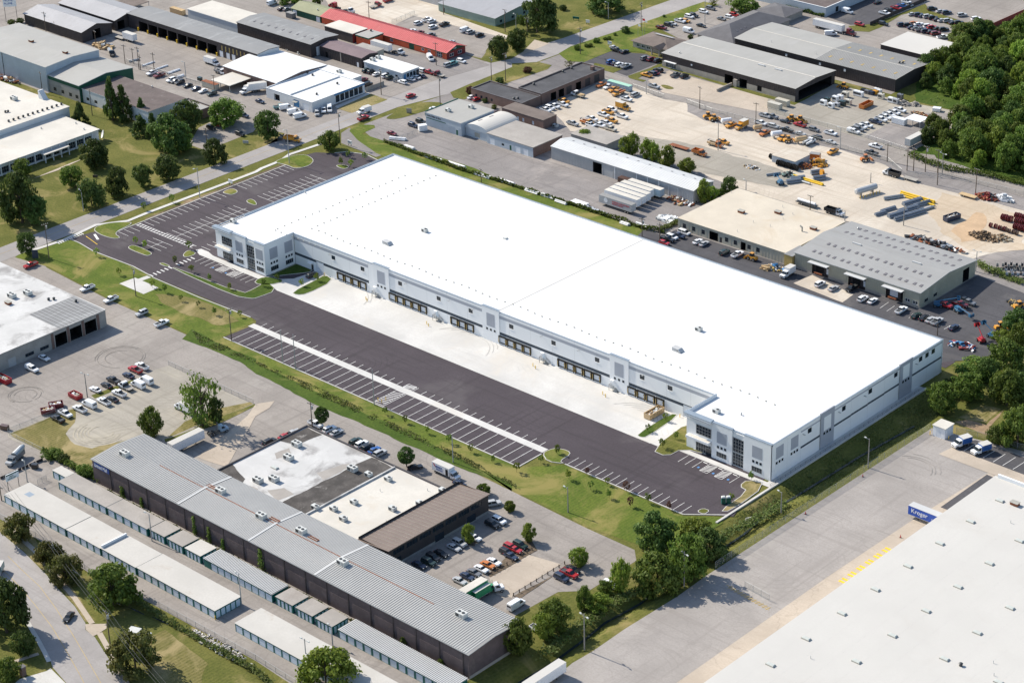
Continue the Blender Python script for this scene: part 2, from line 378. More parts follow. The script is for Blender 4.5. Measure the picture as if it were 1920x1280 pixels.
def ribbon(pts,w,z,mat,name,zf=None):
    L,Rr = [],[]
    for i,p in enumerate(pts):
        a = Vector(pts[max(0,i-1)]); c = Vector(pts[min(len(pts)-1,i+1)]); d = (c-a).normalized(); nrm = Vector((-d.y,d.x))*w/2
        L.append((p[0]+nrm.x,p[1]+nrm.y)); Rr.append((p[0]-nrm.x,p[1]-nrm.y))
    b = MB(); vs = []
    for l,r_ in zip(L,Rr): vs += [(l[0],l[1],z),(r_[0],r_[1],z)]
    b.add(vs,[(2*i,2*i+1,2*i+3,2*i+2) for i in range(len(pts)-1)],mat)
    return struct(b.build(name))
ribbon(DITCH[:13],.8,-1.66,'water','stream_water'); ribbon(DITCH2,.6,-.88,'water','stream_water')
def wobble(poly,amp,step=2.5):
    """irregular edge for grass and gravel areas"""
    out = []
    for (ax,ay),(bx,by) in zip(poly,poly[1:]+poly[:1]):
        n = max(1,int(math.hypot(bx-ax,by-ay)/step))
        for i in range(n):
            t = i/n; x,y = ax+(bx-ax)*t,ay+(by-ay)*t
            v = noise.noise_vector(Vector((x*.13,y*.13,3.1)))+.5*noise.noise_vector(Vector((x*.4,y*.4,1.7)))
            out.append((x+v.x*amp,y+v.y*amp))
    return out
LV = {}
def pave(name,poly,mat,lvl=1,wob=0):
    if wob: poly = wobble(poly,wob)
    LV[lvl] = LV.get(lvl,0)+1
    return struct(MB().sheet(poly,.02*lvl+.0009*LV[lvl],mat).build(name))
# --- left and bottom half of the picture
pave('main_street',[(-319.5,-500),(-308.3,-500),(-308.3,150),(-302,178),(-299.5,250),(-292,340),(-270,620),(-286,620),(-306,400),(-312.5,260),(-318.8,208)],'asphalt_street',3)
pave('frontage_drive',[(-308.6,-36),(-301,-41.5),(-291,-45),(-253,-47.3),(-210,-47.6),(-165,-50),(-116,-50),(-54,-52.6),(-24,-54),(-6,-54),(-2,-58),(-2,-78),(-8,-84),(-9,-100),(-1,-112),(2,-130),(3,-140),(8,-146),(40,-150),(40,-175),(-29.3,-160.8),(-46.1,-159.7),(-66.2,-159.9),(-92.6,-160.4),(-112,-161.9),(-140.6,-160.4),(-157.5,-160.8),(-185,-152),(-560,-152),(-560,-62),(-308.6,-62)],'asphalt_worn',1)
pave('truck_lane',[(-308,-46),(-292,-46.5),(-180,-51),(-60,-54),(-10,-55.5),(-10,-60),(-150,-62),(-308,-54)],'asphalt_worn',2)
pave('gravel_lot',[(-198.8,-128.8),(-198.1,-109.8),(-197.5,-80.8),(-197.1,-71.2),(-196,-65.9),(-153.4,-65.9),(-157.1,-99.9),(-165.6,-100.7),(-164.7,-121.8),(-158,-126.2),(-173.9,-128.4),(-196.4,-130)],'gravel_grey',3,.5)
pave('lot_grass',[(-198.4,-128.5),(-197.4,-110.9),(-196,-104.6),(-188.6,-111),(-184.2,-116.3),(-176.9,-119.1),(-170.7,-117.7),(-167.7,-110.7),(-165.6,-100.7),(-165.1,-121.5),(-157.7,-127),(-168,-128.8),(-181.8,-128.6)],'grass_dry',4,.9)
pave('grass_verge',[(-198.7,-95.6),(-197.2,-79.9),(-195.8,-80.6),(-195.9,-96.2)],'grass',4,.4)
pave('grass_verge',[(-156.4,-82.8),(-153.8,-65.6),(-152.5,-66.3),(-152.5,-81.8),(-156.3,-100),(-157.9,-99.2),(-155.9,-89.1)],'grass',4,.4)
pave('weedy_strip',[(-162.2,-87.7),(-160.6,-74.8),(-155.8,-65.6),(-154.1,-65.9),(-156.4,-82.8),(-158,-97.6)],'grass_dry',4,.6)
pave('concrete_apron',[(-141.2,-99.8),(-149.4,-72.3),(-153.5,-65.4),(-150.3,-60.3),(-148.2,-64.4),(-147.4,-70.7),(-130,-97.8)],'concrete_tan',4,.3)
pave('stone_lot',[(-27.2,-91),(-28,-75.4),(-16.6,-73),(-16.7,-92.6),(-15.6,-94.3),(-19.8,-96.1)],'concrete_tan',4,.2)
pave('mulch_bed',[(-26.8,-82.2),(-26.6,-71.9),(-30.9,-69.5),(-34.3,-71.9),(-32.7,-77.5),(-31,-79.8),(-28.4,-90.2),(-26.9,-90.7)],'mulch',5,.3)
pave('mulch_bed',[(-15.8,-93.5),(-14.4,-78.8),(-15.5,-72.5),(-14.2,-69.6),(-11.3,-69.4),(-11.1,-71.9),(-14.7,-72.3),(-13.5,-93.3)],'mulch',5,.3)
pave('mulch_bed',[(-44.6,-83),(-45.6,-79.7),(-42.7,-80),(-41.5,-81.8)],'mulch',5,.2)
pave('courtyard_asphalt',[(-51,-113),(-51,-64),(-44,-62),(-20,-66),(-20,-84),(-18,-92),(-24,-113)],'asphalt_worn',2)
pave('curved_road',[(-195,-141),(-151.3,-165.2),(-137,-167.2),(-122.2,-170.3),(-112.7,-172.8),(-103.4,-174.9),(-94.6,-178),(-92,-180),(-87.3,-180.5),(-71.9,-185.9),(-64.5,-188.6),(-53.9,-193.2),(-63.7,-201.7),(-75.9,-198.4),(-84.5,-196.4),(-88.6,-194.3),(-97.2,-191.1),(-109.9,-186.5),(-125.4,-181.1),(-131.1,-179.7),(-200,-155)],'asphalt_street',3)
pave('driveway',[(-94.1,-178.4),(-89.9,-174.5),(-88.1,-175.9),(-87.8,-178.5),(-87.8,-180.6),(-91.9,-179.9)],'concrete_tan',5)
pave('driveway',[(-84.4,-197.1),(-84.2,-198.5),(-86.6,-205.2),(-85.9,-207.8),(-75.4,-198.7)],'concrete',5)
pave('dry_grass_verge',[(-156.9,-161.2),(-151.9,-164.8),(-137.6,-166.8),(-123.1,-169.7),(-104.2,-174.3),(-95.4,-177.4),(-92.9,-176.6),(-105.7,-171.3),(-108.8,-170.4),(-141.2,-160.5),(-153.8,-160.6)],'grass_dry',2,.3)
ribbon([(-152.3,-161.7),(-135.2,-164.8),(-119.7,-169),(-106.9,-172.3),(-92.9,-177)],1.5,.115,'concrete_tan','pavement')
ribbon([(-87.8,-178.5),(-75.8,-183.3),(-66.4,-187.1),(-57.1,-191.5)],1.5,.115,'concrete_tan','pavement')
ribbon([(-108.5,-187.4),(-97.2,-191.5),(-91,-193.9),(-87.2,-195.5)],1.2,.115,'concrete','pavement')
ribbon([(-94.1,-201.4),(-92.3,-195.1)],1.3,.12,'concrete_tan','footpath')
pave('mown_lawn',[(-76,-172.9),(-75.6,-165.9),(-65.8,-166.7),(-54.9,-168.6),(-49.1,-176.1),(-53.8,-183.3),(-63.4,-179.9)],'grass_dry',1,1.2)
# --- new site
NEW = pave('new_parking_lot',[(-306.2,-25.8),(-303.1,-23.3),(-290.7,-25.4),(-267.2,-24.2),(-256,-25.3),(-202.8,-24.5),(-199.1,-25.2),(-197.3,-27.2),(-198,-40.6),(-62.6,-40.6),(-62.6,-30.4),(-52.6,-30.4),(-7.6,-30.2),(4,-22),(-2,-2),(-2,2),(-32,2),(-32,16),(-42,16),(-42,-4.4),(-211,-4.4),(-211,16),(-223,16),(-223,2),(-249,2),(-249.5,92),(-262,101),(-280,104),(-288,101),(-291,97),(-297.5,93),(-299,86.5),(-296.6,82),(-296.6,-10),(-303.2,-13)],'asphalt_new',4)
pave('truck_court',[(-211.5,-4.5),(-41.5,-4.5),(-41.5,15.4),(-32.2,15.4),(-32.2,16),(-213.5,16),(-213.5,13)],'concrete_white',6)
pave('drive_apron',[(-222,-1.5),(-211.4,-4.6),(-208.2,15.4),(-213,15.4),(-214.5,6)],'concrete_white',5)
pave('drive_apron',[(-44.3,15.3),(-40.2,15.3),(-37,-4.4),(-44.6,-4.4)],'concrete_white',7)
pave('trailer_pad',[(-198,-29.9),(-62.8,-29.9),(-62.8,-27.2),(-198,-27.2)],'concrete_white',6)
pave('equipment_pad',[(-259.6,-36.6),(-259.2,-29.8),(-246,-29.8),(-246,-36.6)],'concrete_white',3)
pave('pavement',[(-257.5,-30),(-255.2,-30),(-254.8,-26),(-257.2,-26)],'concrete_white',4)
pave('site_pavement',[(-261,-.2),(-256.5,-2.3),(-224.5,-2.3),(-222,-1.2),(-222,.4),(-252,.4),(-256,1.6),(-260,1.6)],'concrete_white',6)
pave('site_pavement',[(-31.8,-2.3),(-31.6,-.2),(2.2,-.2),(2.2,-2.3)],'concrete_white',6)
pave('concrete_wall_footing',[(-.3,-2),(2.2,-2),(2.2,79),(-.3,79)],'concrete',5)
pave('back_pad',[(-6.8,100.8),(-0.5,100.5),(-0.6,94.8),(-3.4,95)],'asphalt_new',3)
def poly_inset(poly,d):
    n = len(poly); a = sum(poly[i][0]*poly[(i+1) % n][1]-poly[(i+1) % n][0]*poly[i][1] for i in range(n))
    if a < 0: poly = poly[::-1]
    out = []
    for i in range(n):
        p0,p1,p2 = Vector(poly[i-1]),Vector(poly[i]),Vector(poly[(i+1) % n])
        d1 = (p1-p0).normalized(); d2 = (p2-p1).normalized(); n1 = Vector((-d1.y,d1.x)); n2 = Vector((-d2.y,d2.x))
        b = (n1+n2); b = b.normalized() if b.length > 1e-6 else n1
        k = d/max(.4,b.dot(n1)); out.append((p1.x+b.x*k,p1.y+b.y*k))
    return out
def smooth_poly(poly,it=2):
    for _ in range(it):
        out = []
        for (ax,ay),(bx,by) in zip(poly,poly[1:]+poly[:1]):
            out += [(ax*.75+bx*.25,ay*.75+by*.25),(ax*.25+bx*.75,ay*.25+by*.75)]
        poly = out
    return poly
def island(poly,top='grass_fresh',sm=2,kerb=.22):
    p = smooth_poly(poly,sm) if sm else poly
    o = struct(MB().prism(p,0,.20,'concrete').build('kerb_island'))
    t = MB().prism(poly_inset(p,kerb),.12,.23,top).build('turf',o)
    return o
island([(-306.7,-11.9),(-306.3,-5.9),(-300.9,0.1),(-297.9,0.2),(-297,-10),(-290.3,-11.2),(-293.4,-14),(-301.9,-14.3)])
island([(-282.8,-14.3),(-282,-11.8),(-270.8,-12.1),(-270.1,-14.6),(-271.2,-15.5),(-280.7,-15.7)],sm=2)
island([(-260.8,-6.9),(-263,-2.9),(-261.6,-1.5),(-257.8,-2.2),(-258.1,-7)],sm=2)
island([(-262.2,-16.3),(-261.3,-15.2),(-256.7,-15.3),(-257.8,-16.8),(-261.1,-16.9)],sm=1)
island([(-255,-16.4),(-255.1,-15),(-219,-14.1),(-219,-9.1),(-220.3,-1.6),(-211.6,-4.4),(-212.5,-13.6),(-213.7,-14.9),(-220.3,-17.3)],'grass_lush',sm=1)
island([(-222.8,.8),(-214,13),(-214.5,15.1),(-223,15.1)],'grass_lush',sm=0)
island([(-222.5,-6),(-217,-3.5),(-214.8,3),(-222.5,1.5),(-224.5,-2)],'grass_lush',sm=1)
island([(-206.5,-2.4),(-203.6,-2.8),(-201.2,-0),(-202,13.8),(-208.3,15.6),(-207.6,10.4)],'grass_lush',sm=1)
island([(-295.3,41.3),(-295.6,47),(-290.3,46.2),(-290,42.2),(-292.3,41.5)],sm=2)
island([(-281.2,41),(-281.9,44.6),(-277.6,43.9),(-274.1,40.9)],sm=2)
island([(-304.1,74.7),(-301,89.1),(-291.7,87.5),(-288.4,81.2),(-290.8,75.6),(-296.5,76.4)],sm=2)
island([(-281,88),(-279.9,90.7),(-275.5,91.6),(-275,87.5)],sm=2)
island([(-48.3,-3),(-48.9,13.8),(-46,15.7),(-44.6,-2.3),(-46.2,-3.7)],'grass_lush',sm=1)
island([(-38.8,-7.5),(-41.4,15),(-32.3,14),(-32.2,1.2),(-19.5,1.8),(-22.3,1.6),(-31.9,-0.6),(-32.3,-7.7)],'grass',sm=1)
island([(-5.3,-7.4),(-5.7,-2.7),(0.6,-1.3),(1.8,-20.3),(-0.9,-22.5),(-1.4,-8.1)],'grass_dry',sm=1)
island([(-5.8,-26.7),(-5.5,-24),(-2.9,-23.7),(-2.9,-26.7)],'grass',sm=1)
island([(-62.5,-30.3),(-62.5,-27.4),(-61.5,-25.1),(-57.8,-23.8),(-55.4,-25),(-55.3,-30.3),(-53,-30.5),(-58,-33)],'grass_fresh',sm=1)
def kerb_line(pts,w=.35,h=.19):
    b = MB()
    for (ax,ay),(bx,by) in zip(pts,pts[1:]):
        d = Vector((bx-ax,by-ay)).normalized(); n_ = Vector((-d.y,d.x))*w/2
        b.prism([(ax+n_.x,ay+n_.y),(ax-n_.x,ay-n_.y),(bx-n_.x,by-n_.y),(bx+n_.x,by+n_.y)],0,h,'concrete')
    return struct(b.build('kerb'))
kerb_line([(-305.5,-23.9),(-299.1,-23.9),(-289.4,-25.2),(-267.2,-24.2),(-256,-25.3)])
kerb_line([(-254.7,-25.7),(-228.1,-25.8),(-202.6,-24.7)])
kerb_line([(-198,-40.8),(-62.5,-40.8),(-62.5,-30.6)])
kerb_line([(-53,-30.6),(-7.6,-30.4),(2.2,-22.5)])
kerb_line([(-296.8,-9.5),(-296.8,84)])
kerb_line([(-252,91.4),(-262,101.4),(-280,104.3),(-288,101.3),(-291,97.3)])
pave('site_lawn',[(-307.6,-47),(-309.3,-42.3),(-306.2,-25.8),(-302.6,-23.6),(-266.9,-24.5),(-255.6,-25.7),(-202.3,-24.9),(-198.6,-26.7),(-198.5,-41.2),(-62.4,-41.2),(-53,-31.2),(-7,-31),(2,-24),(4,-27),(3,-50),(-24,-53.4),(-54,-52),(-116,-49.4),(-165,-49.2),(-210,-46.8),(-253,-46.5),(-291,-44.2)],'grass_fresh',2,.15)
pave('rough_grass',[(-243.8,-33.9),(-228.4,-26.8),(-212.2,-27.2),(-203.1,-29.1),(-206.3,-35.8),(-221.3,-37.5),(-232.5,-37.2)],'grass_dry',3,1.0)
pave('weed_swale',[(-207.9,-50.4),(-211,-43.7),(-198.3,-45),(-177.5,-44.3),(-175,-46.5),(-141.8,-47.3),(-111.4,-47.2),(-81.4,-48.3),(-57,-49.6),(-54.4,-52.5),(-55.4,-51.3),(-82.8,-52.6),(-111.5,-52.9),(-141.7,-53.2),(-169.5,-51.3),(-180.1,-49),(-199.5,-49.8)],'grass_lush',3,.8)
ribbon([(-307.8,-41.8),(-307.2,-36),(-306.2,-25.8),(-308.1,-9.5),(-301.7,0.6),(-302,9.8),(-300.7,63.9),(-301.7,67.6),(-301.8,78.4),(-304.1,84.7),(-302.6,100.9),(-302.6,103.8)],1.7,.13,'concrete_white','street_pavement')
pave('mulch_bed',[(-298.4,6),(-297.2,6),(-297.2,82),(-298.6,80)],'mulch',4,.15)
pave('bare_soil',[(-300.1,26),(-299.5,29.4),(-297.3,29),(-298.1,26.3)],'soil',4,.4)
# --- markings
def stripe(parent,x0,y0,x1,y1,w=.14,mat='white_line',z=.112):
    L_ = math.hypot(x1-x0,y1-y0)
    def mk():
        b = MB(); b.box(-.5,-.5,0,.5,.5,.004,mat); return b.mesh('painted_line')
    o = put('painted_line',shared(('stripe',mat),mk),parent,((x0+x1)/2,(y0+y1)/2,z),math.atan2(y1-y0,x1-x0))
    o.scale = (L_,w,1); return o
for y in [-8.2+2.74*i for i in range(3)]+[4.0+2.74*i for i in range(14)]+[50+2.74*i for i in range(10)]: stripe(NEW,-296.1,y,-290.3,y)
for y in [-9.0+2.74*i for i in range(3)]+[2.8+2.74*i for i in range(13)]+[48+2.74*i for i in range(11)]: stripe(NEW,-281.6,y,-270.2,y)
stripe(NEW,-275.9,-9,-275.9,-3.4); stripe(NEW,-275.9,2.8,-275.9,37.2); stripe(NEW,-275.9,48,-275.9,76)
for y in [3+2.74*i for i in range(30)]: stripe(NEW,-261.7,y,-256.6,y)
for x in [-253,-250.2,-247.5,-244.7,-230.9,-228.2,-225.4]: stripe(NEW,x,-7.3,x,-2.4)
for x in [-28,-25.3,-22.6,-8.5]: stripe(NEW,x,-7.7,x,-2.6)
def hatch(x0,y0,x1,y1,n=6):
    for a in ((x0,y0,x0,y1),(x1,y0,x1,y1),(x0,y0,x1,y0),(x0,y1,x1,y1)): stripe(NEW,*a)
    for i in range(1,n): stripe(NEW,x0,y0+(y1-y0)*i/n-.5,x1,y0+(y1-y0)*i/n+.5,.28)
hatch(-242,-7.2,-238.4,-2.4); hatch(-235.8,-7.2,-232.2,-2.4)
hatch(-19.8,-7.6,-17,-2.6); hatch(-14.3,-7.6,-11.5,-2.6)
for x in (-236.9,-244,-15.6,-21.2,-10): stripe(NEW,x-.35,-6.4,x+.35,-6.4,.8,'blue_line')
for x in (-21.2,-15.6,-10,-243.4,-237.1): stripe(NEW,x-.8,-3.0,x+.8,-3.0,.3,'white_line',.13)
for i in range(37):
    x = -194.5+3.66*i
    if x < -63.5 and not -126 < x < -121.5: stripe(NEW,x,-40.4,x,-30.0,.16); stripe(NEW,x,-27.1,x,-24.4,.16)
hatch(-125.8,-40,-122,-30,9); hatch(-125.8,-27,-122,-24.4,4)
for i in range(17): stripe(NEW,-52.3+2.72*i,-30.2,-52.3+2.72*i,-25.0)
for k in range(20):
    x = -295.6+1.62*k; stripe(NEW,x,.2,x,1.9,.45)
stripe(NEW,-296.3,.1,-263.3,.1,.2); stripe(NEW,-296.3,2.0,-263.3,2.0,.2)
for k in range(12): stripe(NEW,-257.2,-25+1.75*k,-255,-25+1.75*k,.5) if not -16 < -25+1.75*k < -13.5 else None
for k in range(12): stripe(NEW,-306.5,-29+1.0*k,-304.5,-29+1.0*k,.4)
stripe(NEW,-301.5,-15.3,-296.5,-17.5,.9,'white_line'); stripe(NEW,-302.5,-18.5,-293,-20.5,.25,'yellow_paint')
# street centre lines and pavement joints
CL = struct(MB().box(-314.1,-480,.0,-314,140,.085,'yellow_faded').build('street_marking'))
for a,b_ in zip([(-138.7,-171.5),(-129.1,-173.4),(-118.6,-175.2),(-106.5,-178.9),(-93.2,-183.5),(-81.9,-187.7),(-68.5,-192.8)],[(-129.1,-173.4),(-118.6,-175.2),(-106.5,-178.9),(-93.2,-183.5),(-81.9,-187.7),(-68.5,-192.8),(-59.5,-196.5)]): stripe(CL,*a,*b_,.12,'yellow_faded')
for a,b_ in zip([(-135.7,-176.4),(-124.6,-178.5),(-112.6,-181.5),(-99.9,-185.1),(-87.7,-189.5),(-76.1,-193.9)],[(-124.6,-178.5),(-112.6,-181.5),(-99.9,-185.1),(-87.7,-189.5),(-76.1,-193.9),(-70,-196.4)]): stripe(CL,*a,*b_,.12,'yellow_faded')
# --- upper left industrial blocks
pave('industrial_yard',[(-313.6,88.2),(-323.3,99.4),(-337.2,96),(-334.6,92.2),(-333.9,66.2),(-344.4,66.1),(-356,80.8),(-357.7,90.2),(-374,97),(-418,98),(-440,98),(-440,66),(-480,66),(-520,60),(-900,60),(-900,330),(-470,330),(-440,236),(-330,222),(-314,240),(-318.5,208),(-318.6,84)],'asphalt_worn',1)
pave('grass_verge',[(-530.4,108.7),(-527.1,116.3),(-508.6,116.1),(-508.8,107.5)],'grass',3,.4)
pave('tan_yard',[(-451.4,237.6),(-404,274.7),(-383.6,252.1),(-331.9,246.4),(-330,240.8),(-338.9,222.1),(-387.1,222),(-429.1,223.9)],'gravel_tan',2)
pave('visitor_lot',[(-386.3,223.8),(-389.3,240),(-338.9,243.2),(-323.5,217.2),(-332.8,216.6)],'asphalt_worn',3)
pave('shop_lot',[(-360.6,191.1),(-357.5,198.1),(-331.4,214.3),(-313.5,212.8),(-317.9,185.3),(-334.4,189.5)],'asphalt_mid',3)
pave('straw_lawn',[(-327.2,132.8),(-329,154.1),(-318.1,153.5),(-318.3,132.9)],'straw',4,.3)
pave('pavement',[(-329.9,133.8),(-331.1,154.5),(-329,154.1),(-327.2,132.8)],'concrete',4)
pave('entry_path',[(-366.2,23.3),(-366.1,29.9),(-363.9,14.3),(-364.6,3.1)],'concrete_tan',3)
pave('street_grass',[(-332.6,215.6),(-322.8,216.6),(-336.3,240.5),(-329.3,243.7),(-323.1,237),(-315,238.8),(-312.1,225.1),(-315.3,214.7)],'grass',4,.3)
pave('concrete_apron',[(-315.9,238.1),(-321.2,250.1),(-312.3,250.2),(-311.7,230)],'concrete_tan',4)
# --- upper right blocks
pave('north_yard',[(-305,124),(-304.5,160),(-300,200),(-299,246),(-285,262),(-255,262),(-255,258),(-100,252),(10,246),(10,118),(-290,118)],'asphalt_mid',1)
pave('back_lane',[(-305,114.2),(-306.8,120.5),(-294.2,115.3),(-273.8,112.1),(-274.8,104.9),(-296.8,106.5)],'asphalt_mid',3)
pave('grass_island',smooth_poly([(-303.6,137.8),(-305.9,153),(-304.6,161.2),(-296.9,166.4),(-294.9,161.9),(-295.7,155.5),(-297.8,141.1),(-300.8,137.7)]),'grass',4)
pave('grass_island',[(-304,117.9),(-306.5,121.7),(-306.1,125.9),(-300.8,129.2),(-298.4,127.3),(-298,118.9),(-284.4,119.4),(-236.2,121.7),(-213.5,117.4),(-146.7,119.4),(-139,114.7),(-138,103),(-250,100),(-262,106),(-277.9,107.9),(-294.4,113.2)],'grass_fresh',3,.2)
pave('grass_island',[(-303.4,176.7),(-303.9,185.8),(-304.4,216.8),(-307.6,220.3),(-299.5,228.9),(-292.1,229.5),(-290,224.5),(-292,203.4),(-291.9,186.6),(-292.7,174.3),(-297.8,172.9)],'grass',4,.2)
pave('office_lawn',[(-300,242.7),(-302.3,253.5),(-299,286.7),(-295.1,340.7),(-286.1,341.4),(-289,334),(-287.5,297.8),(-284.6,279.1),(-269.1,268),(-273.5,266.7),(-283.8,259.6),(-283.8,241.4),(-290,237.8)],'grass_fresh',4,.2)
pave('office_lot',[(-283.3,240.9),(-284.1,259.5),(-269,266.9),(-257.3,262.1),(-257.5,239.6),(-279.2,242.4)],'asphalt_dark',2)
pave('grass_island',[(-279.3,243.5),(-264.8,245.1),(-264.4,238.8),(-276.8,238.8)],'grass',4,.2)
pave('grass_island',[(-257.1,239.9),(-255.9,253.9),(-256.6,262.2),(-253.7,259.4),(-251.7,240.3),(-247.2,240.7),(-247.1,238.4),(-254.8,238.2)],'grass',4,.2)
pave('grass_island',smooth_poly([(-239.2,239.7),(-237,241.9),(-230.7,240.6),(-233.1,237.2)]),'grass',5)
pave('contractor_yard',[(-258.7,186.9),(-260.9,222.3),(-262.8,231.5),(-247.3,231.1),(-226.5,227.4),(-217.9,231.9),(-209.6,222.5),(-198.2,218.8),(-168.3,222.7),(-134.9,227.4),(-113.1,225.3),(-94.5,217.8),(-83.1,218.7),(-48.3,220.7),(-30.4,194.9),(-38.6,176.2),(-39.5,172.4),(-92.4,171),(-143.4,171.2),(-157.1,172.1),(-165.3,174.1),(-212.2,185.3),(-233,175.2),(-248.9,184.8)],'gravel_tan',2,.3)
pave('grey_gravel',[(-214.2,187.6),(-182.8,196),(-144.5,196.3),(-130.8,193.4),(-130,182.1),(-158.7,174.2),(-187.1,176)],'gravel_grey',3,1.5)
pave('orange_dirt',[(-73.6,195.2),(-80.9,215.4),(-70.4,217.3),(-46,217.8),(-29,190),(-39.8,178.1),(-46,177.5),(-58.6,183.9)],'dirt_orange',3,2.0)
pave('red_soil',[(-58.1,187.4),(-59.8,195.4),(-60.6,207.4),(-57.7,208.2),(-51.6,202.1),(-47.5,186.8),(-50.3,181.5)],'soil_orange',4,1.5)
pave('service_lane',[(-265.4,233.7),(-247.3,231.1),(-226.8,227.8),(-216.4,230),(-201,227.7),(-174.7,229.4),(-137.2,228.9),(-114.5,229.1),(-91.9,232.1),(-55,231.6),(-59.7,239.4),(-95.6,237.8),(-104.1,246),(-113.3,242.2),(-140.9,243.3),(-157.8,243),(-182.8,242),(-200.7,238),(-232.2,233.4),(-243,236.6),(-252.6,237.4),(-267.4,238.6)],'asphalt_worn',5)
pave('loading_apron',[(-246.7,241.1),(-247.5,256.6),(-245.6,256),(-193.2,255.8),(-182.4,241.4),(-201,238.4),(-232.4,233.6)],'concrete_tan',3,.2)
pave('generator_yard',[(-182.8,242),(-193.2,255.8),(-179.8,256.4),(-181.8,287.7),(-151.1,287.5),(-125.8,291.8),(-114.6,275.6),(-113.7,242.8),(-145.8,242.8),(-175.8,241.7)],'gravel_grey',3,.3)
pave('worn_asphalt',[(-136.6,244.5),(-138.1,278),(-124.1,289.3),(-114.6,273.7),(-114.5,243.9)],'asphalt_mid',4,.6)
pave('east_lots',[(-287.1,297.3),(-289.6,334.8),(-292.1,357.2),(-269.3,388.2),(-185.6,445.9),(-169.2,428.3),(-169.8,379.4),(-175.6,365.5),(-158,330),(-156,292),(-258,292),(-258,288)],'asphalt_worn',2)
pave('dark_lot',[(-236.5,357.9),(-241.2,394.5),(-218.1,412.6),(-213.5,403.5),(-214.2,362.2),(-221.3,355.4)],'asphalt_dark',3)
pave('grass_verge',[(-221.4,353.4),(-214.5,362.6),(-211.7,401.9),(-204.8,394.8),(-182.7,390.7),(-170,398.7),(-170.1,378.8),(-179,374),(-180.4,381.7),(-209.6,387.7),(-211.3,381.5),(-208.6,361.4),(-209.1,352.6),(-215.4,349.1)],'grass',4,.2)
pave('shop_front_lot',[(-137,118.3),(-137,125.3),(-84,126),(-31,126),(-31,162),(-27,161),(-2,158),(8,138),(8,112),(-4,97),(-140,97),(-146,118)],'asphalt_dark',3)
pave('delivery_apron',[(-76.2,115.4),(-75.3,125.1),(-54.9,121.1),(-54.1,113.6)],'gravel_tan',4,.3)
SF = pave('paved_bay',[(-26.1,115.4),(-29.8,124.2),(-11.6,125.4),(-11,122.7)],'asphalt_dark',4)
for p,q in (((-41.8,118),(-42.2,123.7)),((-38.7,117.4),(-39,122.6)),((-30.1,117.8),(-30.2,120.4)),((-16.4,118.2),(-16.2,122))): stripe(SF,*p,*q,.14)
# --- grocery distribution yard, lower right
pave('distribution_yard',[(18.6,-114.4),(17.9,-111.9),(17.2,-106.7),(17.7,-99.4),(17.4,-85.6),(18.1,-64.7),(17.6,-52),(18.2,58.5),(26,60),(36,62),(80,70),(80,-260),(26,-260),(19,-150)],'asphalt_old',2)
pave('dock_apron',[(43.2,-200),(58,-200),(58,46),(46,46),(44,8),(43.2,-30)],'concrete_tan',3)
pave('new_asphalt_strip',[(46.2,20.5),(46.2,45),(59,44),(59,20.5)],'asphalt_dark',4)
pave('concrete_lane',[(28.7,46.2),(29.5,52.2),(54.5,51.9),(78,47.8),(78.2,40.2),(57.8,46.5),(45.9,46.1)],'concrete_tan',5)
KB = pave('van_bay',[(29.5,52.2),(29.5,56.5),(32.5,60.7),(49.1,60.8),(66.2,60.7),(73.2,48.7),(54.5,51.9)],'asphalt_dark',4)
for p,q in (((33.4,52.8),(33.7,58.5)),((40,52.9),(40.4,58.5)),((43.6,52.5),(43.8,59)),((46.9,52.5),(47.2,59.2)),((50.4,52.5),(50.7,59)),((30.1,52.7),(30.2,55.5)),((36.9,52.6),(36.9,55.3))): stripe(KB,*p,*q,.15)
KY = struct(MB().box(43.5,-60,.0,43.55,-59,.04,'white_line').build('dock_marking'))
for i in range(6):
    for s in (0,1.5): stripe(KY,46.6,-30+4.12*i+s,49.4,-30+4.12*i+s,.8,'yellow_paint')
for p,q in (((24.7,-51.6),(40.5,-53.2)),((26,-52.3),(41,-54))): stripe(KY,*p,*q,.15,'yellow_faded')
for i in range(12):
    a,b_ = (25.4,-51.9),(40.8,-53.6); t = (i+.5)/12; x,y = a[0]+(b_[0]-a[0])*t,a[1]+(b_[1]-a[1])*t; stripe(KY,x-.1,y-.9,x+.3,y+.9,.15,'yellow_faded')
pave('clearing',[(21,69.8),(21.8,80.6),(27.2,82.8),(29.1,72.1),(23.8,69.9)],'grass_dry',2,.6)
pave('bare_soil',[(21.2,66.5),(23.8,69.9),(29.8,71),(28.3,82.6),(32.9,67.5),(33.2,65.6),(25.5,65.7)],'soil',1,.6)
pave('woodland_floor',[(-143.7,291.4),(-160.5,319.6),(-161.6,349.3),(-166.9,374.8),(-161.5,388.4),(-145.7,400.8),(-53.8,266.5),(-60.4,240.5),(-86.9,243.1),(-105.7,243.8),(-112.9,241.6),(-115,277.2),(-125.3,292.2)],'grass_lush',1,1.0)
pave('far_lane',[(-162.5,392.3),(-164.9,412),(-159.1,411.7),(-156.4,390.1)],'asphalt_old',3)

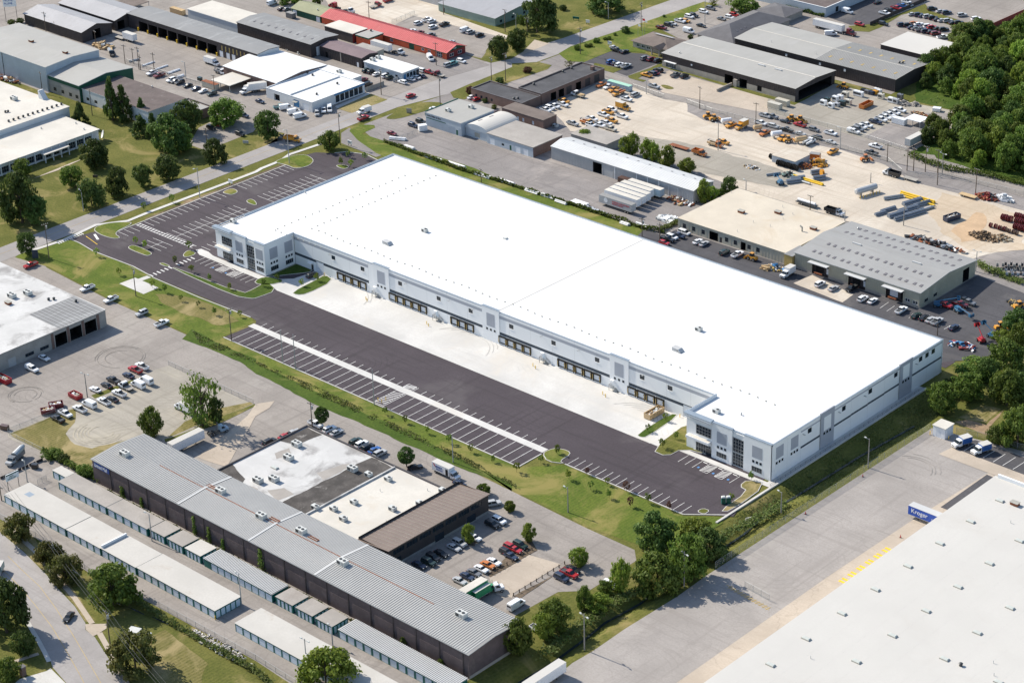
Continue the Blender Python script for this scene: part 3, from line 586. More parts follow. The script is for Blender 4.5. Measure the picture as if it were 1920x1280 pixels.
# tyre circles scuffed on the yards
def ring(cx,cy,rad,a0,a1,w,mat,name='tyre_mark',z=.115):
    pts = [(cx+math.cos(a0+(a1-a0)*i/28)*rad*(1+.006*math.sin(i)),cy+math.sin(a0+(a1-a0)*i/28)*rad) for i in range(29)]
    ribbon(pts,w,z+.0009*rad,mat,name)
c = (-213.2,-72.8)
for rad,a0,a1 in ((7.5,0,5.6),(8.3,.4,4.2),(5.0,2,5)): ring(c[0],c[1],rad,a0,a1,.16,'tyre_mark')
c = (-215.7,-109.3)
for rad,a0,a1 in ((5.0,0,6.1),(5.6,1,5),(3.6,0,4)): ring(c[0],c[1],rad,a0,a1,.16,'tyre_mark')
c = (-176.7,-108.9)
for rad,a0,a1 in ((5.2,3.2,6.6),(6.3,3.3,6.8),(7.4,3.1,6.5),(8.6,3.4,6.4),(4.0,2.6,6.9)): ring(c[0],c[1],rad,a0,a1,.45,'track_dust')
c = (26.9,32.7)
for rad,a0,a1 in ((7,.2,2.2),(8,.3,2.4),(9.5,.4,2.0)): ring(c[0],c[1],rad,a0,a1,.22,'scuff')
for c,rr in (((-192.2,3.2),13),((-55.7,1.9),8),((-132,2.6),12)):
    for k in range(4): ring(c[0],c[1],rr+k*1.3,.3+k*.2,1.9+k*.25,.3,'court_scuff',z=.16)

# ================================================================ building kit
# faces: 'f' faces -Y (u runs along +X), 'r' faces +X (u runs along +Y), 'b' faces +Y, 'l' faces -X
class House:
    def __init__(s,name,label,x0,y0,x1,y1,h,wall,cat='building',group=None,z0=0.0):
        s.root = thing(name,label,cat,(x0,y0,z0),0,group)
        s.W,s.D,s.h,s.wall = x1-x0,y1-y0,h,wall; s.op = {'f': [],'r': [],'b': [],'l': []}; s.fmat = {}; s.gable = None
    def pt(s,f,u,z,out=0.0):
        return {'f': (u,-out,z),'r': (s.W+out,u,z),'b': (s.W-u,s.D+out,z),'l': (-out,s.D-u,z)}[f]
    def rot(s,f): return {'f': 0,'r': math.pi/2,'b': math.pi,'l': -math.pi/2}[f]
    def opening(s,f,u0,u1,z0,z1,name='door',mat='opening',deep=.25,panes=None,frame=None):
        s.op[f].append((u0,u1,z0,z1,name,mat,deep,panes,frame)); return s
    def row(s,f,us,w,z0,z1,name='window',mat='glass_facade',deep=.18,panes=None,frame=None):
        for u in us: s.opening(f,u-w/2,u+w/2,z0,z1,name,mat,deep,panes,frame)
        return s
    def shell(s,lower=None,only=None):
        """wall faces with real openings; lower = (height, material) for a plinth of another material"""
        b = MB(); tops = {f: s.h for f in 'frbl'}
        for f in 'frbl':
            L_ = s.W if f in 'fb' else s.D
            us = sorted({0,L_}|{v for o in s.op[f] for v in (max(0,o[0]),min(L_,o[1]))}); zs = sorted({0,s.h}|{v for o in s.op[f] for v in (o[2],o[3])}|({lower[0]} if lower else set()))
            for ua,ub in zip(us,us[1:]):
                for za,zb in zip(zs,zs[1:]):
                    cu,cz = (ua+ub)/2,(za+zb)/2
                    if ub-ua < 1e-4 or zb-za < 1e-4 or any(o[0] < cu < o[1] and o[2] < cz < o[3] for o in s.op[f]): continue
                    mt = s.fmat.get(f,s.wall)
                    if lower and cz < lower[0] and (len(lower) < 3 or f in lower[2]): mt = lower[1]
                    b.add([s.pt(f,ua,za),s.pt(f,ub,za),s.pt(f,ub,zb),s.pt(f,ua,zb)],[(0,1,2,3)],mt)
            for o in s.op[f]:
                u0,u1,z0,z1,nm,mt,dp,panes,frame = o
                q = [(u0,z0),(u1,z0),(u1,z1),(u0,z1)]
                rv = mt if dp > 1 else s.wall
                for (a,c),(d,e) in zip(q,q[1:]+q[:1]):
                    b.add([s.pt(f,a,c),s.pt(f,a,c,-dp),s.pt(f,d,e,-dp),s.pt(f,d,e)],[(0,1,2,3)],rv)
        s.walls = b.build('wall',s.root)
        for f in 'frbl':
            for u0,u1,z0,z1,nm,mt,dp,panes,frame in s.op[f]:
                w,hh = round(u1-u0,3),round(z1-z0,3)
                x,y,z = s.pt(f,(u0+u1)/2,z0,-dp+.05)
                o = put(nm,boxmesh('infill',(w,.08,hh),mt,nm),s.root,(x,y,z),s.rot(f))
                if panes:
                    nx,nz = panes
                    fm = frame or 'galvanised'
                    for i in range(nx+1): put('mullion',boxmesh('mull',(.09,.16,hh),fm,'mullion'),o,(-w/2+w*i/nx,-.05,0))
                    for j in range(nz+1): put('transom',boxmesh('tran',(w,.14,.09),fm,'transom'),o,(0,-.05,min(hh-.09,hh*j/nz)))
                elif frame:
                    put('frame',boxmesh('lint',(w+.4,.14,.18),frame,'frame'),o,(0,-dp+.05,hh))
        return s
    def flat(s,mat,over=.25,t=.25,fascia=None,drop=0):
        b = MB(); b.prism([(-over,-over),(s.W+over,-over),(s.W+over,s.D+over),(-over,s.D+over)],s.h,s.h+t,mat,fascia or mat,True)
        s.roof = b.build('roof',s.root); s.top = s.h+t; return s
    def parapet(s,mat,cope='coping',down=.5,t=.35):
        b = MB(); b.sheet([(.02,.02),(s.W-.02,.02),(s.W-.02,s.D-.02),(.02,s.D-.02)],s.h-down,mat)
        for f in 'frbl':
            L_ = s.W if f in 'fb' else s.D
            b.add([s.pt(f,t,s.h-down,-t),s.pt(f,L_-t,s.h-down,-t),s.pt(f,L_-t,s.h,-t),s.pt(f,t,s.h,-t)],[(3,2,1,0)],s.wall)
        s.roof = b.build('roof',s.root)
        c = MB(); W,D,z = s.W,s.D,s.h
        for a in ((-.06,-.06,W+.06,t),(-.06,D-t,W+.06,D+.06),(-.06,t,t,D-t),(W-t,t,W+.06,D-t)): c.box(a[0],a[1],z,a[2],a[3],z+.1,cope)
        c.build('coping',s.root); s.top = s.h-down; return s
    def gablex(s,mat,rise,over=.4,t=.2,fascia=None,endmat=None):
        """ridge along X"""
        W,D,h = s.W,s.D,s.h; k = rise/(D/2); e = endmat or s.fmat.get('r',s.wall)
        b = MB(); b.add([(W,0,h),(W,D,h),(W,D/2,h+rise)],[(0,1,2)],e)
        b.build('gable_wall',s.root)
        b = MB(); b.add([(0,0,h),(0,D,h),(0,D/2,h+rise)],[(2,1,0)],e); b.build('gable_wall',s.root)
        b = MB(); z0 = h-over*k+.03; zr = h+rise+.03
        for ya,yb in ((-over,D/2),(D+over,D/2)):
            vs = [(-over,ya,z0),(W+over,ya,z0),(W+over,yb,zr),(-over,yb,zr)]; vs += [(x,y,z+t) for x,y,z in vs]
            b.add(vs,[(0,1,2,3),(7,6,5,4)],mat); b.add(vs,[(0,4,5,1),(1,5,6,2),(3,7,4,0)],fascia or mat)
        s.roof = b.build('roof',s.root); s.slope = lambda y: h+.03+t+rise-abs(y-D/2)*k; s.top = h+rise+t; return s
    def gabley(s,mat,rise,over=.4,t=.2,fascia=None,endmat=None):
        W,D,h = s.W,s.D,s.h; k = rise/(W/2); e = endmat or s.wall
        b = MB(); b.add([(0,0,h),(W,0,h),(W/2,0,h+rise)],[(0,1,2)],e); b.add([(0,D,h),(W,D,h),(W/2,D,h+rise)],[(2,1,0)],e)
        b.build('gable_wall',s.root)
        b = MB(); z0 = h-over*k+.03; zr = h+rise+.03
        for xa,xb in ((-over,W/2),(W+over,W/2)):
            vs = [(xa,-over,z0),(xa,D+over,z0),(xb,D+over,zr),(xb,-over,zr)]; vs += [(x,y,z+t) for x,y,z in vs]
            b.add(vs,[(3,2,1,0),(4,5,6,7)],mat); b.add(vs,[(0,4,5,1),(1,5,6,2),(3,7,4,0)],fascia or mat)
        s.roof = b.build('roof',s.root); s.top = h+rise+t; return s
    def hip(s,mat,rise,over=.6):
        W,D,h = s.W,s.D,s.h; o = over; a = min(W,D)/2
        r0,r1 = ((a,D/2),(W-a,D/2)) if W >= D else ((W/2,a),(W/2,D-a))
        vs = [(-o,-o,h),(W+o,-o,h),(W+o,D+o,h),(-o,D+o,h),(*r0,h+rise),(*r1,h+rise)]
        fs = [(0,1,5,4),(1,2,5),(2,3,4,5),(3,0,4)] if W >= D else [(0,1,4),(1,2,5,4),(2,3,5),(3,0,4,5)]
        b = MB(); b.add(vs,fs+[(3,2,1,0)],mat); s.roof = b.build('roof',s.root); s.top = h+rise; return s
    def ribs(s,pitch,mat,hgt=.08,w=.12,slope=None,x0=0,x1=None,seam=None):
        """standing seams running up the roof, too fine to pick apart"""
        b = MB(); x = x0+pitch/2; x1 = s.W if x1 is None else x1; D = s.D
        while x < x1:
            if slope:
                for ya,yb in ((-.3,D/2),(D/2,D+.3)):
                    za,zb = slope(ya),slope(yb)
                    b.add([(x-w/2,ya,za),(x+w/2,ya,za),(x+w/2,yb,zb),(x-w/2,yb,zb),(x-w/3,ya,za+hgt),(x+w/3,ya,za+hgt),(x+w/3,yb,zb+hgt),(x-w/3,yb,zb+hgt)],
                          [(4,5,6,7),(0,1,5,4),(1,2,6,5),(3,0,4,7)],mat)
            else: b.box(x-w/2,-.2,s.top,x+w/2,D+.2,s.top+hgt,mat)
            x += pitch
        o = b.build('standing_seam',s.roof); o['kind'] = 'stuff'; return o
    def wallribs(s,f,pitch,z0,z1,mat=None,w=.10,u0=0,u1=None):
        L_ = s.W if f in 'fb' else s.D; b = MB(); u = u0+pitch/2; u1 = L_ if u1 is None else u1
        while u < u1:
            if not any(o[0]-.2 < u < o[1]+.2 for o in s.op[f]):
                a = s.pt(f,u-w/2,z0,.0); c = s.pt(f,u+w/2,z1,.06)
                b.box(min(a[0],c[0]),min(a[1],c[1]),z0,max(a[0],c[0]),max(a[1],c[1]),z1,mat or s.wall)
            u += pitch
        o = b.build('cladding_rib',s.walls); o['kind'] = 'stuff'; return o
    def on_face(s,f,name,u0,u1,z0,z1,mat,out=.06,t=.06,parent=None):
        x,y,z = s.pt(f,(u0+u1)/2,z0,out-t/2)
        return put(name,boxmesh('onface',(round(u1-u0,3),t,round(z1-z0,3)),mat,name),parent or s.root,(x,y,z),s.rot(f))
    def on_roof(s,name,me,x,y,z=None,rz=0):
        if z is None: z = s.slope(y) if hasattr(s,'slope') else s.top
        return put(name,me,s.root,(x,y,z),rz)
    def units(s,pts,kind='ac',z=None):
        for p in pts:
            x,y = p[0]-s.root.location.x,p[1]-s.root.location.y
            s.on_roof('rooftop_unit',rooftop(kind),x,y,z)
        return s
def rooftop(kind):
    def mk():
        b = MB()
        if kind == 'ac':
            b.box(-1.1,-.75,.15,1.1,.75,1.25,'unit_pale'); b.box(-1.0,-.65,0,1.0,.65,.15,'steel_dark'); b.cyl((.45,0,1.25),(.45,0,1.38),.45,'steel_dark',n=10)
            b.box(-1.12,-.5,.4,-1.1,.5,1.1,'steel_dark'); b.box(-.9,-.77,.35,.1,-.75,1.05,'steel_dark')
        elif kind == 'ac_big':
            b.box(-1.5,-.95,.2,1.5,.95,1.55,'unit_pale'); b.box(-1.4,-.85,0,1.4,.85,.2,'steel_dark')
            for x in (-.7,.7): b.cyl((x,0,1.55),(x,0,1.68),.45,'steel_dark',n=10)
            b.box(-1.3,-.97,.45,-.1,-.95,1.35,'steel_dark'); b.box(.3,-.97,.45,1.2,-.95,1.35,'galvanised')
        elif kind == 'vent':
            b.cyl((0,0,0),(0,0,.6),.22,'galvanised',n=8); b.cyl((0,0,.6),(0,0,.8),.36,'galvanised',.15,n=8)
        elif kind == 'pipe':
            b.cyl((0,0,0),(0,0,.9),.09,'unit_pale',n=6)
        elif kind == 'dark_vent':
            b.cyl((0,0,0),(0,0,.7),.45,'steel_dark',n=8); b.cyl((0,0,.7),(0,0,.95),.6,'steel_dark',.3,n=8)
        elif kind == 'rusty':
            b.box(-1.2,-.7,.1,1.2,.7,.9,'rust'); b.box(-1.3,-.9,.9,1.3,.9,1.0,'unit_tan'); b.box(-.9,-.6,0,.9,.6,.1,'steel_dark')
        elif kind == 'curb':
            b.taper((-1.25,-.65,1.25,.65,0),(-1.2,-.6,1.2,.6,.3),'unit_tan'); b.taper((-1.18,-.57,1.18,.57,.3),(-1.0,-.4,1.0,.4,.48),'skylight')
        elif kind == 'hood':
            b.taper((-1.3,-1.0,1.3,1.0,0),(-1.3,-1.0,1.3,1.0,.9),'roof_metal_white'); b.profile([(1.3,.3),(2.3,.25),(1.3,1.1),(-1.3,1.3),(-1.3,.9)],-1.0,1.0,'roof_metal_white')
        return b.mesh('rooftop_unit')
    return shared(('roofunit',kind),mk)
def text(parent,body,size,mat,loc,rx=90,rz=0,name='lettering',sx=1.0,spacing=1.0):
    c = bpy.data.curves.new('lettering','FONT'); c.body = body; c.size = size; c.extrude = .03; c.space_character = spacing; c.align_y = 'CENTER'
    c.materials.append(M[mat]); tmp = bpy.data.objects.new('tmp',c); me = bpy.data.meshes.new_from_object(tmp); bpy.data.objects.remove(tmp); bpy.data.curves.remove(c)
    me.name = name; o = put(name,me,parent)
    o.location = loc; o.rotation_euler = (R(rx),0,R(rz)); o.scale = (sx,1,1); return o
# ================================================================ the new white distribution warehouse
def warehouse():
    H = 11.8; Yd = 14.2                       # wall height; dock wall set back behind the two office corners (front at y=1)
    root = thing('distribution_warehouse','huge new white flat-roofed distribution warehouse with long row of loading docks','warehouse',(-250.5,1,0))
    W,D = 250.5,90.5; xl,xr = 27.0,218.5    # office corner blocks: 0..xl and xr..W in front of the dock wall
    b = MB()                                     # roof sheet just below the parapet
    b.sheet([(0.1,.1),(xl-.1,.1),(xl-.1,Yd+.1),(xr+.1,Yd+.1),(xr+.1,.1),(W-.1,.1),(W-.1,D-.1),(.1,D-.1)],H-.45,'roof_white')
    roof = b.build('roof',root)
    # insulated joint across the roof, drains and pitch pockets
    MB().box(126,Yd+.4,H-.45,126.45,D-.4,H-.40,'roof_grey_white').build('expansion_joint',roof)
    me = MB().box(-.2,-.2,0,.2,.2,.25,'unit_tan').mesh('pipe_support')
    for i in range(62): put('pipe_support',me,roof,(28+3.4*i,22+.35*math.sin(i*.9),H-.45))
    for i in range(24): put('pipe_support',me,roof,(19+3.0*i,12.6,H-.45)) if i < 9 else None
    for i in range(20): put('pipe_support',me,roof,(27.8,25+3.2*i,H-.45))
    for i in range(20): put('pipe_support',me,roof,(18.5,14+3.4*i,H-.45))
    for x,y,k in (((-192,31),None,'hood'),((-189,47.1),None,'ac'),((-60.7,31.9),None,'hood'),((-64.3,47.5),None,'ac'),((-25.5,7.5),None,'ac'),((-18.9,11.1),None,'vent'),((-248.9,8.7),None,'ac'),((-248.9,44),None,'vent')):
        put('rooftop_unit',rooftop(k),root,(x[0]+250.5,x[1]-1,H-.45))
    put('rooftop_hatch',MB().box(-.7,-.6,0,.7,.6,.5,'unit_pale').mesh('rooftop_hatch'),roof,(88,60,H-.45))
    pier = [(68,75.8),(120.3,128),(176.2,184)]       # taller pilaster bays along the dock wall
    docks = []
    for x0,n,st in ((-199.7,4,3.83),(-173.4,5,3.75),(-143.6,3,3.72),(-121.2,4,3.66),(-95.0,5,3.76),(-65.2,4,3.82)):
        docks += [x0+250.5+st*i for i in range(n)]
    wins = [-203,-188.1,-169.4,-150.8,-135.8,-117.2,-98.5,-79.8,-61.1,-49.8]
    wins = [w+250.5 for w in wins]
    drive = [(38.1,42.0),(206.0,210.2)]
    # dock wall as separate tilt-up panels, each about 9.4 m wide
    n = 20; step = (xr-xl)/n
    for i in range(n):
        u0,u1 = xl+step*i,xl+step*(i+1)
        ops = []
        for d in docks: ops.append((d-1.35,d+1.35,.95,3.0))
        for w in wins: ops.append((w-.95,w+.95,7.5,9.1))
        for a,c in drive: ops.append((a,c,0,4.4))
        ops += [(35.4,36.5,.1,2.3)]
        us = sorted({u0+.02,u1-.02}|{min(max(v,u0+.02),u1-.02) for o in ops for v in o[:2]}); zs = [0,.1,.95,2.3,3.0,3.7,4.4,4.7,7.5,9.1,9.6,10.7,H]
        b = MB()
        for ua,ub in zip(us,us[1:]):
            for za,zb in zip(zs,zs[1:]):
                cu,cz = (ua+ub)/2,(za+zb)/2
                if ub-ua < 1e-4 or any(o[0] < cu < o[1] and o[2] < cz < o[3] for o in ops): continue
                inp = any(a < cu < c for a,c in pier)
                mt = 'wall_white'
                if not inp and 3.7 < cz < 4.7: mt = 'band_navy'
                if not inp and 9.6 < cz < 10.7: mt = 'band_grey'
                b.add([(ua,Yd,za),(ub,Yd,za),(ub,Yd,zb),(ua,Yd,zb)],[(0,1,2,3)],mt)
        b.build('wall_panel',root)
    bk = MB(); bk.add([(xl,Yd+.12,0),(xr,Yd+.12,0),(xr,Yd+.12,H),(xl,Yd+.12,H)],[(0,1,2,3)],'wall_grey'); bk.build('panel_joint',root)
    # loading docks: recessed door, black seal surround, orange-yellow guide stripes, leveller and bumpers
    def door_mesh():
        b = MB()
        for j in range(4): b.box(-1.3,-.03,j*.52,1.3,.03,j*.52+.5,'door_white')
        b.box(.75,-.05,.95,1.0,-.03,1.35,'glass'); return b.mesh('dock_door')
    def seal_mesh():
        b = MB()
        b.box(-1.72,-.42,.95,-1.34,0,3.15,'rubber'); b.box(1.34,-.42,.95,1.72,0,3.15,'rubber'); b.box(-1.72,-.42,3.0,1.72,0,3.5,'rubber')
        return b.mesh('dock_seal')
    def stripes_mesh():
        b = MB(); b.box(-.09,-.47,1.0,.09,-.425,2.8,'yellow_faded'); return b.mesh('guide_stripe')
    def lev_mesh():
        b = MB(); b.box(-1.3,-.06,.55,1.3,.0,.95,'steel_dark'); b.box(-1.3,-.2,.8,1.3,-.06,.9,'steel_dark'); return b.mesh('dock_leveller')
    def bump_mesh():
        b = MB(); b.box(-.14,-.3,.45,.14,0,.95,'rubber'); return b.mesh('dock_bumper')
    md,ms,mg,ml,mb = door_mesh(),seal_mesh(),stripes_mesh(),lev_mesh(),bump_mesh()
    for d in docks:
        o = put('dock_door',md,root,(d,Yd+.08,.95)); s_ = put('dock_seal',ms,root,(d,Yd,0))
        put('guide_stripe',mg,s_,(-1.49,0,0)); put('guide_stripe',mg,s_,(1.49,0,0)); put('dock_leveller',ml,root,(d,Yd,0))
        for k in (-1.45,1.45): put('dock_bumper',mb,root,(d+k,Yd,0))
    wm = MB().box(-.95,-.03,0,.95,.03,1.6,'glass_facade').mesh('window')
    sm = MB().box(-1.05,-.14,0,1.05,.02,.12,'wall_white').mesh('window_sill')
    for w in wins:
        o = put('window',wm,root,(w,Yd+.09,7.5)); put('window_sill',sm,o,(0,-.09,-.12))
        put('mullion',boxmesh('mull',(.07,.1,1.6),'steel_dark','mullion'),o,(0,-.04,0))
    for a,c in drive:
        b = MB()
        for j in range(7): b.box(-(c-a)/2,-.03,j*.63,(c-a)/2,.03,j*.63+.6,'door_white')
        b.build('drive_in_door',root,((a+c)/2,Yd+.09,0))
    put('entrance_door',boxmesh('ed',(1.1,.06,2.2),'steel_dark','entrance_door'),root,(35.95,Yd+.08,.1))
    put('door_canopy',MB().box(-1,-.9,0,1.0,0,.2,'wall_white').mesh('door_canopy'),root,(35.0,Yd,2.6))
    # pilaster bays
    for a,c in pier:
        w = c-a; o = MB().box(0,-.28,0,w,.02,H+.55,'wall_white').build('pilaster',root,(a,Yd,0))
        MB().box(-.05,-.33,H+.55,w+.05,.6,H+.67,'coping').build('coping',o)
        put('panel_inlay',boxmesh('inlay',(3.7,.04,4.7),'band_grey','panel_inlay'),o,(w/2,-.30,5.6))
        for k in (-1.75,0,1.75): put('window',boxmesh('sq',(.85,.05,.8),'glass_facade','window'),o,(w/2+k,-.30,4.0))
    # wall lights and downpipes
    lm = MB().box(-.18,-.9,0,.18,0,.14,'galvanised').mesh('wall_light')
    for x in (46,84,105,116,147,163,190,200): put('wall_light',lm,root,(x,Yd,9.3))
    # stairs to the dock doors
    for x in (-181.5,-151.8,-102.8,-72.8): stair(root,x+250.5,Yd)
    # roof coping along the dock wall, back and sides
    cp = MB(); cp.box(xl,Yd-.05,H,xr,Yd+.4,H+.12,'coping'); cp.box(-.1,D-.35,H,W+.1,D+.1,H+.12,'coping'); cp.box(-.1,0,H,.35,D-.4,H+.12,'coping'); cp.box(W-.35,0,H,W+.1,D-.4,H+.12,'coping'); cp.build('coping',root)
    # upstand behind the parapet
    up = MB(); up.box(.36,D-.40,H-.5,W-.36,D-.37,H,'wall_white'); up.box(.36,14,H-.5,.39,D-.42,H,'wall_white'); up.box(xl,Yd+.41,H-.5,xr,Yd+.44,H,'wall_white'); up.build('parapet',root)
    # far walls
    bw = MB(); bw.box(0,D-.3,0,W,D,H-.001,'wall_white'); bw.build('wall',root)
    lw = MB(); lw.box(0,14.2,0,.3,D-.3,H-.001,'wall_white'); lw.build('wall',root)
    # right side wall: panels about 7 m wide with window openings, bands and two taller bays
    cuts = [0,8,14.6,24.3,31.4,40.3,49.2,58.1,66.1,73.2,81.6,89.9]
    rwin = [19.0,36.4,50.3,64.1,77.8,81.4,84.9]
    ramp = lambda y: .9*min(1,max(0,(y-10)/60))
    for a,c in zip(cuts,cuts[1:]):
        bay = (a,c) in ((24.3,31.4),(66.1,73.2)); dz = ramp((a+c)/2)
        ops = [(w-.95,w+.95,8.1+dz,9.75+dz) for w in rwin]
        us = sorted({a+.02,c-.02}|{v for o in ops for v in o[:2] if a < v < c}); zs = sorted({0,4.5+dz,5.2+dz,8.1+dz,9.75+dz,9.95+dz,10.45+dz,H if not bay else H+.6})
        b = MB()
        for ua,ub in zip(us,us[1:]):
            for za,zb in zip(zs,zs[1:]):
                cu,cz = (ua+ub)/2,(za+zb)/2
                if any(o[0] < cu < o[1] and o[2] < cz < o[3] for o in ops): continue
                mt = 'wall_white'
                if bay: mt = 'band_grey'
                elif a > 14 and 4.5+dz < cz < 5.2+dz: mt = 'band_navy'
                elif a > 14 and 9.95+dz < cz < 10.45+dz: mt = 'band_grey'
                x = W+(.15 if bay else 0)
                b.add([(x,ua,za),(x,ub,za),(x,ub,zb),(x,ua,zb)],[(0,1,2,3)],mt)
        if bay: b.box(W-.3,a+.03,H-.5,W+.14,c-.03,H+.603,'band_grey')
        o = b.build('wall_panel',root)
        if bay:
            put('panel_inlay',boxmesh('inlay2',(3.6,.04,4.6),'wall_white','panel_inlay'),root,(W+.17,(a+c)/2,5.6+dz),math.pi/2)
            for k in (-1.5,0,1.5): put('window',boxmesh('sq',(.85,.05,.8),'glass_facade','window'),root,(W+.18,(a+c)/2+k,4.3+dz),math.pi/2)
        if a < 14:
            put('panel_inlay',boxmesh('inlay',(3.7,.04,4.0),'band_grey','panel_inlay'),root,(W+.02,(a+c)/2+.2,6.2),math.pi/2)
            for k in (-1.4,0,1.4): put('window',boxmesh('sq',(.85,.05,.85),'glass_facade','window'),root,(W+.03,(a+c)/2+.2+k,4.5),math.pi/2)
    MB().box(W-.14,.3,0,W-.1,D-.3,H-.05,'wall_grey').build('panel_joint',root)
    for w in rwin:
        put('window',wm,root,(W-.09,w,8.1+ramp(w)),math.pi/2)
    for y in (15.5,33.5,47,75): put('wall_light',lm,root,(W,y,9.2),math.pi/2)
    # office corner blocks
    for x0,x1,side in ((0,xl,-1),(xr,W,1)):
        office(root,x0,x1,Yd,H,side)
    return root
def stair(root,x,y):
    """steel stair with landing and rails, descending away from the wall"""
    b = MB(); b.box(-.9,-1.5,1.12,.9,0,1.2,'galvanised'); b.box(-.9,-1.5,0,-.8,-1.4,1.2,'steel_dark'); b.box(.8,-1.5,0,.9,-1.4,1.2,'steel_dark')
    o = b.build('stair',root,(x,y,0))
    tm = boxmesh('tread',(.28,1.1,.05),'galvanised','tread')
    for i in range(6): put('tread',tm,o,(1.05+.3*i,-.75,1.0-.18*i))
    r = MB()
    for yy in (-1.45,-.15):
        r.cyl((.9,yy,2.2),(2.8,yy,1.0),.05,'steel_dark',n=5); r.cyl((.9,yy,1.7),(2.8,yy,.5),.04,'steel_dark',n=5); r.cyl((2.8,yy,0),(2.8,yy,1.05),.05,'steel_dark',n=5)
    for zz in (1.7,2.2): r.cyl((-.9,-1.45,zz),(.9,-1.45,zz),.05,'steel_dark',n=5); r.cyl((-.9,-1.45,zz),(-.9,0,zz),.05,'steel_dark',n=5)
    for xx in (-.9,0,.9): r.cyl((xx,-1.45,1.2),(xx,-1.45,2.2),.05,'steel_dark',n=5)
    r.build('handrail',o)
    d = MB(); d.box(-.5,-.03,0,.5,.03,2.1,'door_pale'); d.build('entrance_door',root,(x-.2,y-.05,1.2))
    put('door_canopy',MB().box(-.7,-.7,0,.7,0,.12,'wall_white').mesh('door_canopy'),root,(x-.2,y-.3,3.5))
def curtain_wall(root,x,y,z0,w,h,nx,nz,name='window_wall',rz=0):
    o = MB().box(-w/2,-.04,0,w/2,.04,h,'glass_facade').build(name,root,(x,y,z0),rz)
    for i in range(nx+1): put('mullion',boxmesh('mull',(.10,.12,h),'galvanised','mullion'),o,(-w/2+w*i/nx,-.06,0))
    for j in range(nz+1): put('transom',boxmesh('tran',(w,.11,.10),'galvanised','transom'),o,(0,-.06,min(h-.1,h*j/nz)))
    return o
